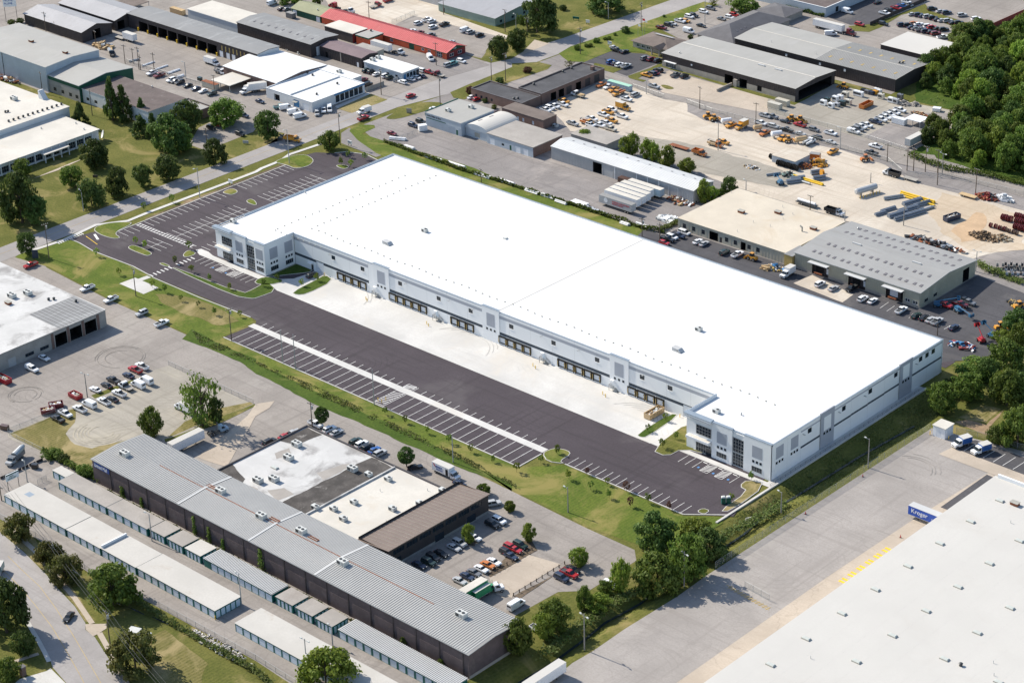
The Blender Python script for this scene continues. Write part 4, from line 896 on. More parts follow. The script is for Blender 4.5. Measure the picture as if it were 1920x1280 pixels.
def office(root,x0,x1,Yd,H,side):
    """two-storey office corner: recessed glazed entrance at its outer left, then pier, glass bay and pier"""
    h = H+.35; W = x1-x0
    a = 10.0 if side > 0 else 9.5                  # glazed entrance part
    b = MB()
    b.box(x0,.35,0,x1-.15,Yd,H-.55,'wall_white'); o = b.build('office_core',root)
    lay = [(0,a,'entry'),(a,a+7.6,'pier'),(a+7.6,a+12.0,'glass'),(a+12.0,W,'pier')]
    for u0,u1,kind in lay:
        cx,w = x0+(u0+u1)/2,u1-u0
        if kind == 'pier':
            p = MB().box(-w/2,-.15,0,w/2,.4,h,'wall_white').build('pier',root,(cx,0,0))
            MB().box(-w/2-.06,-.21,h,w/2+.06,.8,h+.12,'coping').build('coping',p)
            MB().box(-w/2,.4,H-.5,w/2,.75,h,'wall_white').build('parapet',p)
            k = 3.7 if w > 5 else 3.2
            put('panel_inlay',boxmesh('inlay',(k,.04,3.9),'band_grey','panel_inlay'),p,(0,-.17,5.9))
            for t in (-1.35,0,1.35): put('window',boxmesh('sq',(.8,.05,.85),'glass_facade','window'),p,(t,-.17,4.1))
            q = put('window',boxmesh('wb',(k,.05,1.6),'glass_facade','window'),p,(0,-.17,1.3))
            for i in range(5): put('mullion',boxmesh('mull',(.07,.08,1.6),'galvanised','mullion'),q,(-k/2+k*i/4,-.03,0))
        elif kind == 'glass':
            curtain_wall(root,cx,.25,.5,w-.5,4.2,4,4); curtain_wall(root,cx,.25,5.0,w-.5,4.7,4,4)
            MB().box(-w/2,.3,9.7,w/2,.6,H,'wall_white').build('spandrel',root,(cx,0,0))
            MB().box(-w/2,.22,H,w/2,.75,H+.12,'coping').build('coping',root,(cx,0,0))
        else:
            MB().box(-w/2,.3,H-1.9,w/2,.7,H+.1,'wall_white').build('spandrel',root,(cx,0,0))
            MB().box(-w/2-.1,-1.0,H-.1,w/2+.0,.9,H+.55,'wall_white').build('roof_fascia',root,(cx,0,0))
            MB().box(-w/2-.16,-1.06,H+.55,w/2,.96,H+.67,'coping').build('coping',root,(cx,0,0))
            MB().box(-w/2-.12,-1.02,H-.35,w/2,-.9,H-.1,'band_grey').build('fascia_band',root,(cx,0,0))
            curtain_wall(root,cx+w*.16,.3,6.0,5.6,3.2,5,3); curtain_wall(root,cx+w*.16,.3,.3,5.6,2.9,6,2)
            cano = MB().box(-w*.40,-1.4,4.4,w*.46,.3,5.2,'wall_white').build('entrance_canopy',root,(cx,0,0))
            MB().box(-w*.40+.2,-1.2,5.2,w*.46-.2,.2,5.23,'roof_cream').build('canopy_top',cano)
            dm = MB().box(-1.0,-.05,0,1.0,.05,2.3,'glass').mesh('entrance_door'); d = put('entrance_door',dm,root,(cx+w*.36,.2,.05))
            put('door_frame',boxmesh('df',(2.2,.1,.12),'galvanised','door_frame'),d,(0,-.02,2.3))
    if side < 0:                                   # right flank of the left office, facing the dock yard
        for y in (4.3,11.4):
            put('panel_inlay',boxmesh('inlay',(3.7,.04,4.2),'band_grey','panel_inlay'),root,(x1-.12,y,5.6),math.pi/2)
            for t in (-1.3,0,1.3): put('window',boxmesh('sq',(.8,.05,.85),'glass_facade','window'),root,(x1-.12,y+t,3.7),math.pi/2)
            q = put('window',boxmesh('wb',(3.5,.05,1.6),'glass_facade','window'),root,(x1-.12,y,1.1),math.pi/2)
            for i in range(5): put('mullion',boxmesh('mull',(.07,.08,1.6),'galvanised','mullion'),q,(-1.75+3.5*i/4,-.03,0))
        MB().box(x1-.5,.8,H-.6,x1-.1,Yd+.3,H+.3,'wall_white').build('parapet',root); MB().box(x1-.55,.8,H+.3,x1-.05,Yd+.35,H+.42,'coping').build('coping',root)
    else:                                          # step between the office roof and dock parapet
        MB().box(x0-.1,.9,H-.55,x0+.35,Yd+.4,H+.3,'wall_white').build('parapet',root); MB().box(x0-.16,.9,H+.3,x0+.41,Yd+.46,H+.42,'coping').build('coping',root)
warehouse()
# railing and retaining wall along the right side of the warehouse
def railing():
    root = thing('side_railing','long low steel handrail along the walkway beside the white warehouse','railing',(2.1,0,0))
    b = MB()
    for z in (.55,1.1): b.cyl((0,-2,z),(0,78,z),.04,'steel_dark',n=5)
    b.build('rail',root); pm = MB().cyl((0,0,0),(0,0,1.1),.04,'steel_dark',n=5).mesh('post')
    for i in range(33): put('post',pm,root,(0,-2+2.5*i,0))
railing()
rw = MB().prism([(2.2,-28),(2.9,-28),(2.9,79),(2.2,79)],-1.2,.35,'concrete').build('retaining_wall')
tag(rw,'low pale concrete retaining wall above the ditch beside white warehouse','wall')

# ================================================================ grey ribbed-metal mail building and its rear wings
def mail_building():
    x0,y0,x1,y1 = -153.8,-129.2,2.0,-109.6
    s = House('mail_building','long dark brick building with ribbed grey metal roof and blue sign',x0,y0,x1,y1,7.6,'wall_brick_dark')
    s.shell(); s.gablex('roof_metal',.75,.35,.2,'roof_metal_white')
    W = s.W
    s.ribs(.8,'roof_seam_grey',.10,.50,s.slope,0,40); s.ribs(.6,'roof_seam_grey',.06,.42,s.slope,41,98); s.ribs(.8,'roof_seam_grey',.10,.50,s.slope,98.6,W)
    for x in (40.4,98.2,71): 
        for ya,yb in ((-.3,s.D/2),(s.D/2,s.D+.3)):
            za,zb = s.slope(ya),s.slope(yb)
            b = MB(); b.add([(x-.4,ya,za+.14),(x+.4,ya,za+.14),(x+.4,yb,zb+.14),(x-.4,yb,zb+.14)],[(0,1,2,3)],'roof_metal_white'); b.build('roof_flashing',s.roof)
    b = MB(); b.box(20,s.D/2-.12,s.top+.02,W-22,s.D/2+.12,s.top+.14,'rust'); b.build('ridge_pipe',s.roof)
    pm = boxmesh('pil',(.22,.14,7.5),'wall_brown','pilaster')
    for i in range(18): put('pilaster',pm,s.root,(8.5+8.55*i,-.07,0))
    for i in range(17):
        u0 = 8.5+8.55*i; s.on_face('f','brick_panel',u0+.25,u0+8.2,.2,4.6,'wall_brick_dark',.03,.05)
    s.on_face('r','concrete_base',.0,s.D,0,.9,'wall_block',.05,.08)
    sg = s.on_face('f','sign',1.0,8.2,5.5,7.2,'sign_blue',.18,.15); text(s.root,'United Mail',1.75,'sign_white',(1.2,-.24,6.32),90,0,'lettering',.76)
    for p,k in (((-146.9,-122.1),'ac_big'),((-108,-117.9),'ac'),((-88.3,-119.7),'ac'),((-73.8,-117.7),'ac'),((-53,-121.4),'ac'),((-10.5,-118.8),'ac_big')):
        x,y = p[0]-x0,p[1]-y0; s.on_roof('rooftop_unit',rooftop('ac_big'),x,y,s.slope(y)-.1)
    dm = MB().box(-1.9,-.5,0,1.9,-.3,.35,'rust').box(-1.9,.3,0,1.9,.5,.35,'rust').box(1.7,-.3,0,1.9,.3,.35,'rust').mesh('duct')
    for p in ((-112.3,-117.6),(-84.6,-118),(-68.8,-117.7)): s.on_roof('duct',dm,p[0]-x0,p[1]-y0,s.slope(p[1]-y0)-.05)
mail_building()
s = House('mail_wing','flat white and black patched roof wing behind the ribbed mail building',-124.5,-109.2,-63.6,-69.6,4.5,'wall_brick_dark')
s.row('b',[4+5.5*i for i in range(9)],2.2,1.0,2.2); s.shell(); s.parapet('roof_offwhite','roof_dark',.35)
for poly,mt in (([(28.6,.6),(38.6,.6),(40,38.8),(29.2,38.8)],'roof_tar'),([(.4,28),(6.5,30),(8,38.9),(.4,38.9)],'roof_tar'),([(.5,.6),(13,.6),(10,6),(.5,9)],'roof_tar'),([(13,1),(20,1.5),(17,4.5),(14,4)],'roof_tan'),([(20,6),(27,3),(28,9),(23,10)],'roof_tan'),([(24,22),(28.5,20),(28.5,33),(26,30)],'roof_tan'),([(5,22),(8,20),(9,25),(6,27)],'roof_tan')):
    MB().sheet(wobble(poly,.6,.8),s.top+.03,mt).build('roof_membrane',s.roof)
MB().box(39.0,.4,s.top,39.5,39,s.top+.5,'roof_offwhite').build('parapet',s.roof)
MB().sheet([(39.6,.5),(60.4,.5),(60.4,39),(39.6,39)],s.top+.015,'roof_cream').build('roof_membrane',s.roof)
s.units([(-117.5,-80.1),(-113.3,-87.2),(-107.1,-98.6),(-93.6,-79.5),(-110.1,-102.2)],'ac_big'); s.units([(-87.7,-78.6),(-81.5,-76.6),(-79.5,-92.3),(-81.3,-98.7),(-85.9,-101.6),(-64.4,-80.5),(-64.4,-71.1),(-75.1,-100.7),(-68.3,-87.7)],'ac')
s.units([(-112.6,-93.4)],'curb'); s.units([(-78.7,-82.6),(-68.4,-73.4),(-64.6,-93.7)],'pipe')
s = House('mail_office','two-storey dark office wing with slanted bronze metal roof and ribbon windows',-63.0,-106.2,-51.0,-66.0,6.0,'wall_brown')
s.row('r',[4+5.2*i for i in range(7)],4.4,3.8,5.4,panes=(4,1),frame='steel_dark'); s.row('r',[3,20,33],3.6,.3,2.6); s.shell((.9,'wall_block'))
b = MB(); vs = [(-.3,-.4,5.0),(s.W+.5,-.4,6.2),(s.W+.5,s.D+.4,6.2),(-.3,s.D+.4,5.0)]; b.add(vs+[(x,y,z+.25) for x,y,z in vs],[(4,5,6,7),(3,2,1,0),(0,1,5,4),(1,2,6,5),(2,3,7,6),(3,0,4,7)],'roof_bronze'); s.roof = b.build('roof',s.root)
b = MB()
for i in range(26):
    y = .4+1.55*i; b.add([(-.2,y,5.27),(s.W+.4,y,6.47),(s.W+.4,y+.12,6.47),(-.2,y+.12,5.27),(-.2,y+.06,5.37),(s.W+.4,y+.06,6.57)],[(0,1,5,4),(4,5,2,3)],'wall_stone')
o = b.build('standing_seam',s.roof); o['kind'] = 'stuff'
# ================================================================ self-storage rows
def garage_doors(s,f,n,u0,u1,w,z1=2.2,mat='door_pale'):
    st = (u1-u0)/n
    for i in range(n): s.opening(f,u0+st*(i+.5)-w/2,u0+st*(i+.5)+w/2,.08,z1,'garage_door',mat,.12)
def storage(label,x0,y0,x1,y1,h=2.6,n=6,w=2.5,roof='roof_sand',endn=0,ribs=False,first=0,backdoors=False):
    s = House('storage_block',label,x0,y0,x1,y1,h,'wall_teal','storage building','self-storage blocks with teal walls')
    if n: garage_doors(s,'f',n,first,s.W,w)
    if endn: garage_doors(s,'r',endn,.2,s.D-.2,min(1.6,s.D/endn-.45))
    s.shell(); s.flat(roof,.12,.12,'roof_metal_white')
    if ribs: s.ribs(.62,'roof_metal_white',.10,.36)
    return s
storage('storage row section with small blue roof patch, beside the tall sign',-164.2,-154.2,-134.6,-145.0,2.6,8,2.9)
storage('cream storage row section stepping down beside a raised white parapet',-134.2,-154.1,-118.6,-144.9,2.5,5,2.4)
s = storage('cream storage row section right of the white parapet upstand',-118.2,-154.0,-102.8,-144.8,2.6,5,2.4); MB().box(-.25,.2,2.6,.25,9.0,3.5,'wall_white').build('parapet',s.root)
storage('cream storage row end section with narrow doors on its short side',-102.4,-153.8,-69.2,-144.6,2.6,11,2.3,endn=5)
storage('short storage block with two doors at the head of the second row',-165,-136,-158.6,-132.8,2.6,2,2.3)
storage('long flat grey storage row beside the fenced grass lot',-158.2,-139,-135.4,-132.8,2.6,7,2.5,'roof_tan')
storage('grey storage row section before the three small teal blocks',-135,-138.9,-116.6,-132.8,2.55,5,2.7,'roof_tan')
for i,(xa,xb,rf,lb) in enumerate(((-116,-109.4,'roof_tan','first small grey-roofed teal storage block, by the lamp post'),(-108,-101.3,'roof_tan','middle small grey-roofed teal storage block of the upper three'),(-100.2,-93.5,'roof_sand','small teal storage block with the cream roof'),
                                (-62,-55.2,'roof_tan','small teal storage block just after the ribbed metal row'),(-53.8,-47.3,'roof_tan','middle small teal storage block of the lower three'),(-45.9,-39.6,'roof_tan','last small teal storage block before the lower ribbed row'))):
    s = House('storage_block',lb,xa,-138.4,xb,-132.6,2.6,'wall_teal','storage building','self-storage blocks with teal walls')
    garage_doors(s,'f',4,.3,s.W-.2,.95,2.15); garage_doors(s,'r',4,.5,s.D,.9,2.15); s.shell(); s.flat(rf,.12,.12)
storage('ribbed white metal-roofed storage row beside the mail building',-92,-138.5,-63.4,-132.6,2.6,9,2.5,'roof_metal',ribs=True,first=3)
storage('lower ribbed metal-roofed storage row reaching the bottom picture edge',-37.4,-138.2,4.0,-132.0,2.6,13,2.4,'roof_metal',ribs=True)
storage('cream storage row at the bottom partly behind the bright green tree',-60.6,-154.1,-29.8,-144.8,2.6,10,2.5)
storage('last cream storage row section leaving the bottom of the picture',-29.4,-154.1,20,-144.8,2.5,16,2.5)
MB().sheet([(4.4,4.0),(7.0,4.0),(7.0,6.0),(4.4,6.0)],2.73,'coping').build('roof_patch',bpy.data.objects['storage_block'])
# ================================================================ grocery distribution centre, lower right
s = House('distribution_centre','vast pale grey flat roof with rows of skylights, lower right corner',56.6,-190,230,32,9.0,'wall_white')
for i in range(9): s.opening('l',52+8.2*i,55+8.2*i,1.2,4.2,'dock_door','door_white',.2)
s.shell(); s.flat('roof_grey_white',.15,.3,'steel_dark')
MB().box(1,s.D-.6,9.3,s.W,s.D,10.4,'wall_white').build('parapet',s.root)
SKY = [(64.9,5.9),(64.8,-9.2),(64.7,-24.4),(64.6,-39.4),(64.5,-54.4),(64.3,-69.7),(64.4,-84.8),(80.4,5.8),(80.4,-9.2),(80.3,-24.3),(80.3,-39.3),(80.1,-54.3),(79.8,-69.7),(95.9,-24.1),(95.7,-39.3),(95.8,-54.5),(111.3,-54.3),(65,20.7)]
for p in SKY: put('skylight',rooftop('curb'),s.root,(p[0]-56.6,p[1]+190,9.3))
s.units([(100.4,-54.3)],'dark_vent',9.3); s.units([(70.3,-76),(105.9,-48.1),(108.9,-52.6),(73.6,12.4)],'pipe',9.3); s.units([(69.3,21.5)],'rusty',9.3)
for i in range(1,13): put('roof_seam',boxmesh('seam',(.04,221,.006),'roof_grey_white','roof_seam'),s.roof,(i*6.1,111,9.3))
s = House('pump_house','small windowless white block hut at the corner of the yard',20.9,54.8,25.2,59.3,3.6,'wall_white','hut'); s.opening('f',1.2,2.9,.1,2.3,'door','door_white',.1); s.shell(); s.flat('roof_cream',.25,.2)
# ================================================================ left: repair garage with white roof
s = House('repair_garage','white-roofed garage with grey rear bay and three dark open doors',-300,-140,-235.6,-60.8,6.0,'wall_block')
D = s.D
for u in (D-6.6,D-12.8,D-19.0): s.opening('r',u-2.4,u+2.4,.1,4.6,'bay_interior','opening',5)
for u in (D-26,D-32,D-47,D-53): s.opening('r',u-1.7,u+1.7,1.2,2.4,'window','glass_facade',.15,(3,1),'steel_dark')
s.opening('r',D-40.5,D-37.5,.1,3.2,'garage_door','wall_grey',.15); s.shell(); s.flat('roof_offwhite',.2,.25,'wall_block')
MB().sheet([(47.4,D-19.2),(64.3,D-19.2),(64.3,D-.2),(47.4,D-.2)],s.top+.03,'roof_slate').build('roof_membrane',s.roof)
for i in range(12): put('roof_seam',boxmesh('seam2',(16.6,.1,.05),'roof_dark','roof_seam'),s.roof,(55.8,D-18.6+1.55*i,s.top+.03))
s.units([(-268.5,-75.5),(-266,-70.6)],'ac_big'); s.units([(-265.1,-79.5)],'rusty'); s.units([(-256.7,-68.7),(-255.6,-67.3),(-248.2,-63.5)],'dark_vent')
for a in (D-22.4,D-15.9,D-9.7,D-3.4): s.on_face('r','pier',a-.5,a+.5,0,5.6,'wall_brick',.12,.12)
# ================================================================ upper-left blocks
s = House('white_office','long low white office building with column front facing lawn',-402,-60,-377,45.4,4.7,'wall_pale')
for i in range(24): s.opening('r',4+4.1*i,7.5+4.1*i,.6,3.4,'window','glass_facade',.5,(3,2),'galvanised')
s.shell(); s.flat('roof_cream',.5,.35,'wall_pale')
cm = boxmesh('col',(.35,.35,4.6),'wall_white','column')
for i in range(25): put('column',cm,s.root,(s.W+.22,3.6+4.1*i,0))
o = MB().box(0,0,3.3,3.2,12.4,3.7,'roof_cream').build('entrance_canopy',s.root,(s.W,76,0))
for k in (.3,4.2,8.2,12): put('column',boxmesh('col2',(.3,.3,3.3),'wall_white','column'),o,(3.0,k,0))
s.units([(-389.1,43.4),(-380.9,41.3),(-395.7,30.7)],'vent')
s = House('white_factory_hall','taller white flat-roofed hall with a line of roof vents',-500,-60,-402.4,50.2,7.2,'wall_pale')
s.shell(); s.flat('roof_cream',.25,.3,'wall_pale')
s.units([(-427.2,40.3)],'ac_big')
for i in range(12): 
    a,b_ = (-407.4,23.3),(-406.5,49.4); t = i/11; s.units([(a[0]+(b_[0]-a[0])*t,a[1]+(b_[1]-a[1])*t)],'dark_vent')
s.units([(-417.5,28.9),(-417,29.9)],'dark_vent')
ps = (-420.3,47.9); MB().profile([(0,0),(3.4,0),(.6,3.6),(0,3.6)],0,2.4,'wall_pale').build('air_scoop',s.root,(ps[0]+500,ps[1]+60,7.5))
s = House('metal_hall','tall pale blue metal hall with grey roof and two rusty vents',-500,67.2,-441,96.2,11.2,'wall_blue_grey'); s.shell(); s.gablex('roof_light',.9,.2,.2,'wall_pale'); s.wallribs('f',.9,.1,11.1,w=.12); s.units([(-471.3,82.2),(-446.8,82.5)],'rusty')
s.on_face('f','downpipe',27,27.25,0,11,'steel_dark',.15,.15)
s = House('green_trim_hall','grey gabled hall with dark green trim beneath tall metal hall',-440.8,68,-419,97.2,7.6,'wall_block'); s.fmat['r'] = 'wall_green'
s.row('f',[4,9.5,15,19.5],1.9,1.3,2.9,panes=(2,2),frame='steel_dark'); s.shell(); s.gablex('roof_light',1.7,.3,.2,'wall_pale','wall_green'); s.on_face('f','fascia',0,s.W,5.9,7.4,'wall_green',.08,.08)
s = House('brown_roof_workshop','low workshop with flat brown gravel roof behind the pine trees',-418.8,69.3,-374,89.8,6.0,'wall_pale'); s.row('f',[3.5,9,30,37],1.9,1.5,2.8,panes=(2,2),frame='steel_dark'); s.shell(); s.flat('roof_brown',.15,.25,'wall_pale'); s.units([(-395.9,89.2),(-398.9,66.1)],'vent')
s = House('brick_annex','small brick annex with grey roof between trees and workshop',-378.2,84,-362.8,94.2,4.0,'wall_brick'); s.opening('r',2,4.5,.1,2.4,'door','glass_facade'); s.shell(); s.parapet('roof_light','roof_dark',.4)
s = House('timber_shed','dark gabled timber shed with pale lilac roof and wide open end',-526,117,-481.8,134.2,5.0,'wall_brown'); s.opening('r',6.0,10.6,.1,4.6,'interior','opening',6); s.shell(); s.gablex('roof_lilac',2.1,.5,.2,'wall_brown'); s.wallribs('f',1.1,.1,4.9,w=.14)
s = House('timber_shed','second dark gabled shed joined to the long open-fronted shed',-526,137.4,-483.4,156,5.0,'wall_brown'); s.opening('r',1.5,5.5,.1,4.2,'interior','opening',6); s.shell(); s.gablex('roof_lilac',2.1,.5,.2,'wall_brown'); s.wallribs('f',1.1,.1,4.9,w=.14)
s = House('open_shed','very long brown shed with open bays and grey roof',-482.8,144.8,-391.2,157.6,6.8,'wall_brown'); s.fmat['r'] = 'wall_pale'
for i in range(8): s.opening('f',8.0+7.05*i,14.3+7.05*i,.1,4.7,'interior','opening',8)
for i in range(9): s.opening('f',67+2.55*i,67.7+2.55*i,3.2,5.6,'window','yellow_faded',.1)
for u in (66.6,71.2,75.0): s.opening('f',u-1.2,u+1.2,.1,2.9,'garage_door','door_white',.12)
s.shell(); s.gablex('roof_slate',.5,.5,.22,'wall_brown'); s.wallribs('f',1.2,4.8,6.7,w=.15); pm = boxmesh('bollard',(.5,.5,1.7),'yellow_paint','bollard')
for i in range(9): put('bollard',pm,s.root,(7.6+7.05*i,-.5,0))
s = House('white_flat_store','white flat-roofed blockwork store behind the open sheds',-470.2,170.4,-434.2,185.6,4.8,'wall_blue_grey'); s.shell(); s.flat('roof_cream',.3,.25,'wall_white')
s = House('lumber_hall','long dark grey-roofed hall with dark cladding and white end door',-433.5,169.5,-383.3,186,6.2,'wall_brown'); s.opening('r',3.2,6.4,.1,4.2,'garage_door','door_white',.15); s.shell(); s.gablex('roof_slate',.8,.4,.2,'wall_brown'); s.wallribs('f',1.3,.1,6.1,w=.15)
for i in range(9): put('skylight',boxmesh('sky3',(.8,2.4,.06),'skylight_dirty','skylight'),s.roof,(7+4.9*i,5.2,s.slope(5.2)))
s = House('purple_roof_workshop','brown metal workshop with faded purple and grey roof',-382.4,174,-355.2,184,4.6,'wall_brown'); s.opening('f',24,25.2,.1,2.3,'door','door_white',.1); s.opening('f',3.5,5.2,.1,2.8,'door','opening',.4); s.shell(); s.gablex('roof_purple',.9,.2,.18); s.on_face('f','pilaster',13.4,14.0,0,4.5,'wall_stone',.12,.12); s.wallribs('f',1.2,.1,4.5,w=.12)
s = House('tan_block','small tan block with weathered brown flat roof',-369.8,184.2,-356.4,188.8,4.6,'wall_beige'); s.shell(); s.flat('roof_tan',.15,.2)
s = House('blue_bay_shop','small white-roofed shop with blue bays facing the street',-353.2,173.6,-329.2,183.8,3.7,'wall_blue_grey')
for i in range(5): s.opening('r',.7+1.95*i,2.3+1.95*i,.1,2.9,'shop_window','wall_blue' if i == 0 else 'glass_facade',.3)
for u in (14,19.5): s.opening('f',u,u+1.6,1.2,2.2,'window','glass_facade',.15)
s.shell(); s.flat('roof_white',.25,.25,'wall_white'); s.units([(-350.8,176.6),(-350.7,180)],'ac')
s = House('supply_store','white-roofed blockwork supply store with blue glazed street front',-360.9,122.8,-331.8,153.4,4.5,'wall_pale')
for i in range(6): s.opening('r',13.5+2.7*i,15.8+2.7*i,.5,3.6,'shop_window','glass_facade',.2,(2,2),'steel_dark')
s.opening('f',5,8.6,.1,3.0,'garage_door','opening',.8); s.opening('f',17.5,21,.1,3.4,'blue_door','wall_blue',.2); s.opening('f',23,27,.1,3.0,'garage_door','door_white',.15)
s.shell(); s.parapet('roof_white','wall_pale',.3); s.on_face('r','blue_fascia',12.8,30.6,3.7,4.5,'wall_blue',.1,.1); s.units([(-360.7,146.7),(-356.8,146.2),(-340.6,145.7),(-337.8,131.1)],'dark_vent'); MB().box(14.5,1,4.2,14.8,29.5,4.75,'wall_pale').build('parapet',s.root)
o = MB().box(0,-1.5,2.7,2.4,0,2.85,'unit_tan').build('door_canopy',s.root,(18,0,0))
s = House('white_gable_store','wide white-roofed store with brick side behind blue supply store',-396,129,-361.2,158.2,4.6,'wall_brick'); s.opening('f',9,12,.1,3.4,'garage_door','door_pale',.15); s.shell(); s.gablex('roof_white',1.2,.3,.2,'wall_white')
s = House('white_rear_store','narrow white flat roof section behind the supply store',-361,154,-340,159.4,4.2,'wall_pale'); s.opening('r',1.5,3.5,.1,2.4,'door','opening',.2); s.shell(); s.flat('roof_white',.2,.2); s.units([(-350.2,155.9)],'ac')
def canopy(label,x0,y0,x1,y1,h,mat,name='canopy_shelter'):
    t = thing(name,label,'shelter',(x0,y0,0)); W,D = x1-x0,y1-y0
    MB().box(-.2,-.2,h,W+.2,D+.2,h+.25,mat).build('roof',t); pm = boxmesh('cpost',(.2,.2,h),'galvanised','post')
    for a in (0,W/2,W):
        for c in (0,D): put('post',pm,t,(a,c,0))
    return t
canopy('pale open-sided shelter standing over two white pickups',(-389.9,117.2)[0],(-389.9,117.2)[1]-.4,(-383.9,117.3)[0]+6,(-385.9,129)[1],3.0,'roof_cream')
canopy('small flat tan shelter beside the white-roofed store',(-395.9,136.5)[0],(-395.9,136.5)[1]-2,(-395.9,136.5)[0]+10,(-395.9,136.5)[1]+5,3.0,'roof_cream')
canopy('dark shingled pavilion at the top edge of the picture',(-509.4,160.1)[0],(-499.3,157.7)[1],(-496.9,159)[0],(-497.3,168.3)[1],3.5,'roof_shingle')
# red-roofed shops
s = House('red_roof_shop','long shop with bright red metal roof and green gable end',-415.4,205.6,-333.6,217.6,3.3,'wall_red'); s.fmat['r'] = 'wall_maroon'
for u in (46,66,70): s.opening('f',u,u+1.6,1.1,2.3,'window','glass_facade',.15,(2,1),'wall_white')
s.opening('f',58,61.2,.1,2.7,'garage_door','wall_green',.15); s.opening('f',75.5,79,.3,2.6,'shop_window','glass_facade',.2,(3,2),'wall_white')
for u in (2.0,7.2): s.opening('r',u,u+2.4,.8,2.3,'window','glass_facade',.15,(2,1),'wall_white')
s.shell(); s.gablex('roof_red',2.0,.6,.2,'wall_green','wall_green'); s.on_face('f','fascia',34,s.W,2.9,3.3,'wall_green',.5,.1)
text(s.root,'USR',1.1,'sign_white',(s.W+.05,4.4,4.1),90,90)
s.ribs(1.1,'roof_red',.08,.12,s.slope)
s = House('olive_roof_shed','dark green shed with olive roof adjoining the red roof',-436,205.4,-415.8,217,3.2,'wall_green'); s.opening('f',.8,3.4,.1,2.6,'garage_door','door_white',.1); s.opening('f',17,19.5,.1,2.6,'garage_door','door_white',.1); s.shell(); s.gablex('roof_olive',1.9,.4,.2); s.units([(-421,208.4)],'vent')
s = House('tan_roof_extension','boxy extension with cream flat roof and maroon flank',-401.6,194.8,-383,204.2,4.4,'wall_brown'); s.fmat['r'] = 'wall_maroon'; s.shell(); s.flat('roof_cream',.2,.3)
s = House('shop_porch','small grey-roofed red block with green fascia before the red roof',-381.2,195.4,-373,204.4,3.8,'wall_red'); s.shell(); s.flat('roof_light',.3,.7,'wall_green'); s.units([(-379.2,202.9)],'dark_vent')
s = House('sage_warehouse','sage green metal warehouse with broad grey roof at the top',-385,252.6,-348.2,285,3.7,'wall_sage'); s.row('r',[4,12,20],1.6,1.0,2.2); s.opening('f',3,4.2,.1,2.3,'door','glass_facade'); s.shell(); s.gablex('roof_lilac',1.6,.3,.2,'wall_sage')
s = House('grey_shed','pale grey shed at the top edge beside the sage warehouse',-412,258,-386,285,4.2,'wall_grey'); s.shell(); s.flat('roof_lilac',.2,.2)
# ================================================================ blocks beyond the white warehouse
s = House('blue_sign_building','pale blue metal building with black lettering and green stripe',-284,142.6,-263.6,162,5.7,'wall_blue_grey'); s.opening('f',17.4,18.5,.1,2.3,'door','wall_green',.1); s.shell(); s.flat('roof_light',.2,.25,'wall_pale'); s.on_face('f','stripe',.4,11.6,3.5,3.8,'wall_green',.06,.06); s.wallribs('f',.8,.1,3.4,w=.08)
text(s.root,'Smith, Miller & Bolt',1.05,'ink_black',(.5,-.08,4.75),90,0,sx=1.0); MB().box(-.4,0,4.2,0,s.D,6.2,'wall_green').build('green_flank',s.root)
s.units([(-277,148.9),(-272.3,157.7)],'ac')
s = House('vault_roof_hall','small hall with white barrel-vaulted roof',-263.4,145,-250.8,163,3.6,'wall_blue_grey'); s.opening('f',5,8,.6,2.6,'garage_door','unit_tan',.15); s.shell()
b = MB(); n = 14; pts = [(s.W/2-math.cos(math.pi*i/n)*(s.W/2+.3),3.5+math.sin(math.pi*i/n)*2.6) for i in range(n+1)]
vs = [(x,-.3,z) for x,z in pts]+[(x,s.D+.3,z) for x,z in pts]; b.add(vs,[(i,i+1,n+2+i,n+1+i) for i in range(n)],'roof_grey_white'); b.add(vs[:n+1],[tuple(range(n+1))],'wall_blue_grey'); b.add(vs[n+1:],[tuple(range(n,-1,-1))],'wall_blue_grey'); s.roof = b.build('roof',s.root)
for x,y in ((3.6,5),(4.2,11)): put('skylight',boxmesh('sky4',(.5,2.4,.08),'skylight_dirty','skylight'),s.roof,(x,y,3.5+math.sin(math.acos(max(-1,min(1,(s.W/2-x)/(s.W/2+.3)))))*2.6))
s = House('grey_block_garage','flat tan-roofed block garage with white roller doors',-250.6,144.2,-225.4,161.6,4.2,'wall_blue_grey'); s.fmat['r'] = 'wall_brick'
for u in (1.2,15.4,19.6): s.opening('f',u,u+2.9,.1,2.7,'garage_door','door_white',.15)
s.opening('f',8,9.4,1.0,2.0,'window','glass_facade',.12); s.opening('f',12.4,13.4,.1,2.2,'door','wall_green',.1); s.shell(); s.flat('roof_tan',.2,.3)
s = House('brick_garage','long brown brick garage with black flat roof and truck bays',-275.6,190,-262.4,230.6,5.0,'wall_brick')
for u in (7.5,12.5,17.5,23.5,29.5,35.5): s.opening('r',u-1.7,u+1.7,.1,3.6,'bay_interior' if u < 25 else 'garage_door','opening' if u in (7.5,12.5,23.5) else 'wall_brown',2.5 if u in (7.5,12.5,23.5) else .2)
s.shell(); s.parapet('roof_dark','roof_charcoal',.45); s.units([(-273.2,197.2),(-274,216.7),(-273.9,222.2)],'dark_vent'); MB().box(9,36,4.6,10.3,37.6,6.2,'wall_brick').build('chimney',s.root)
s = House('brick_side_block','lower black-roofed brick block joined to the long garage',-292,178,-262.6,189.8,4.3,'wall_brick'); s.row('f',[3,6,9,12],1.2,1.0,2.3); s.shell(); s.parapet('roof_dark','roof_charcoal',.35); s.units([(-268.1,181.6),(-269.1,180.2)],'dark_vent')
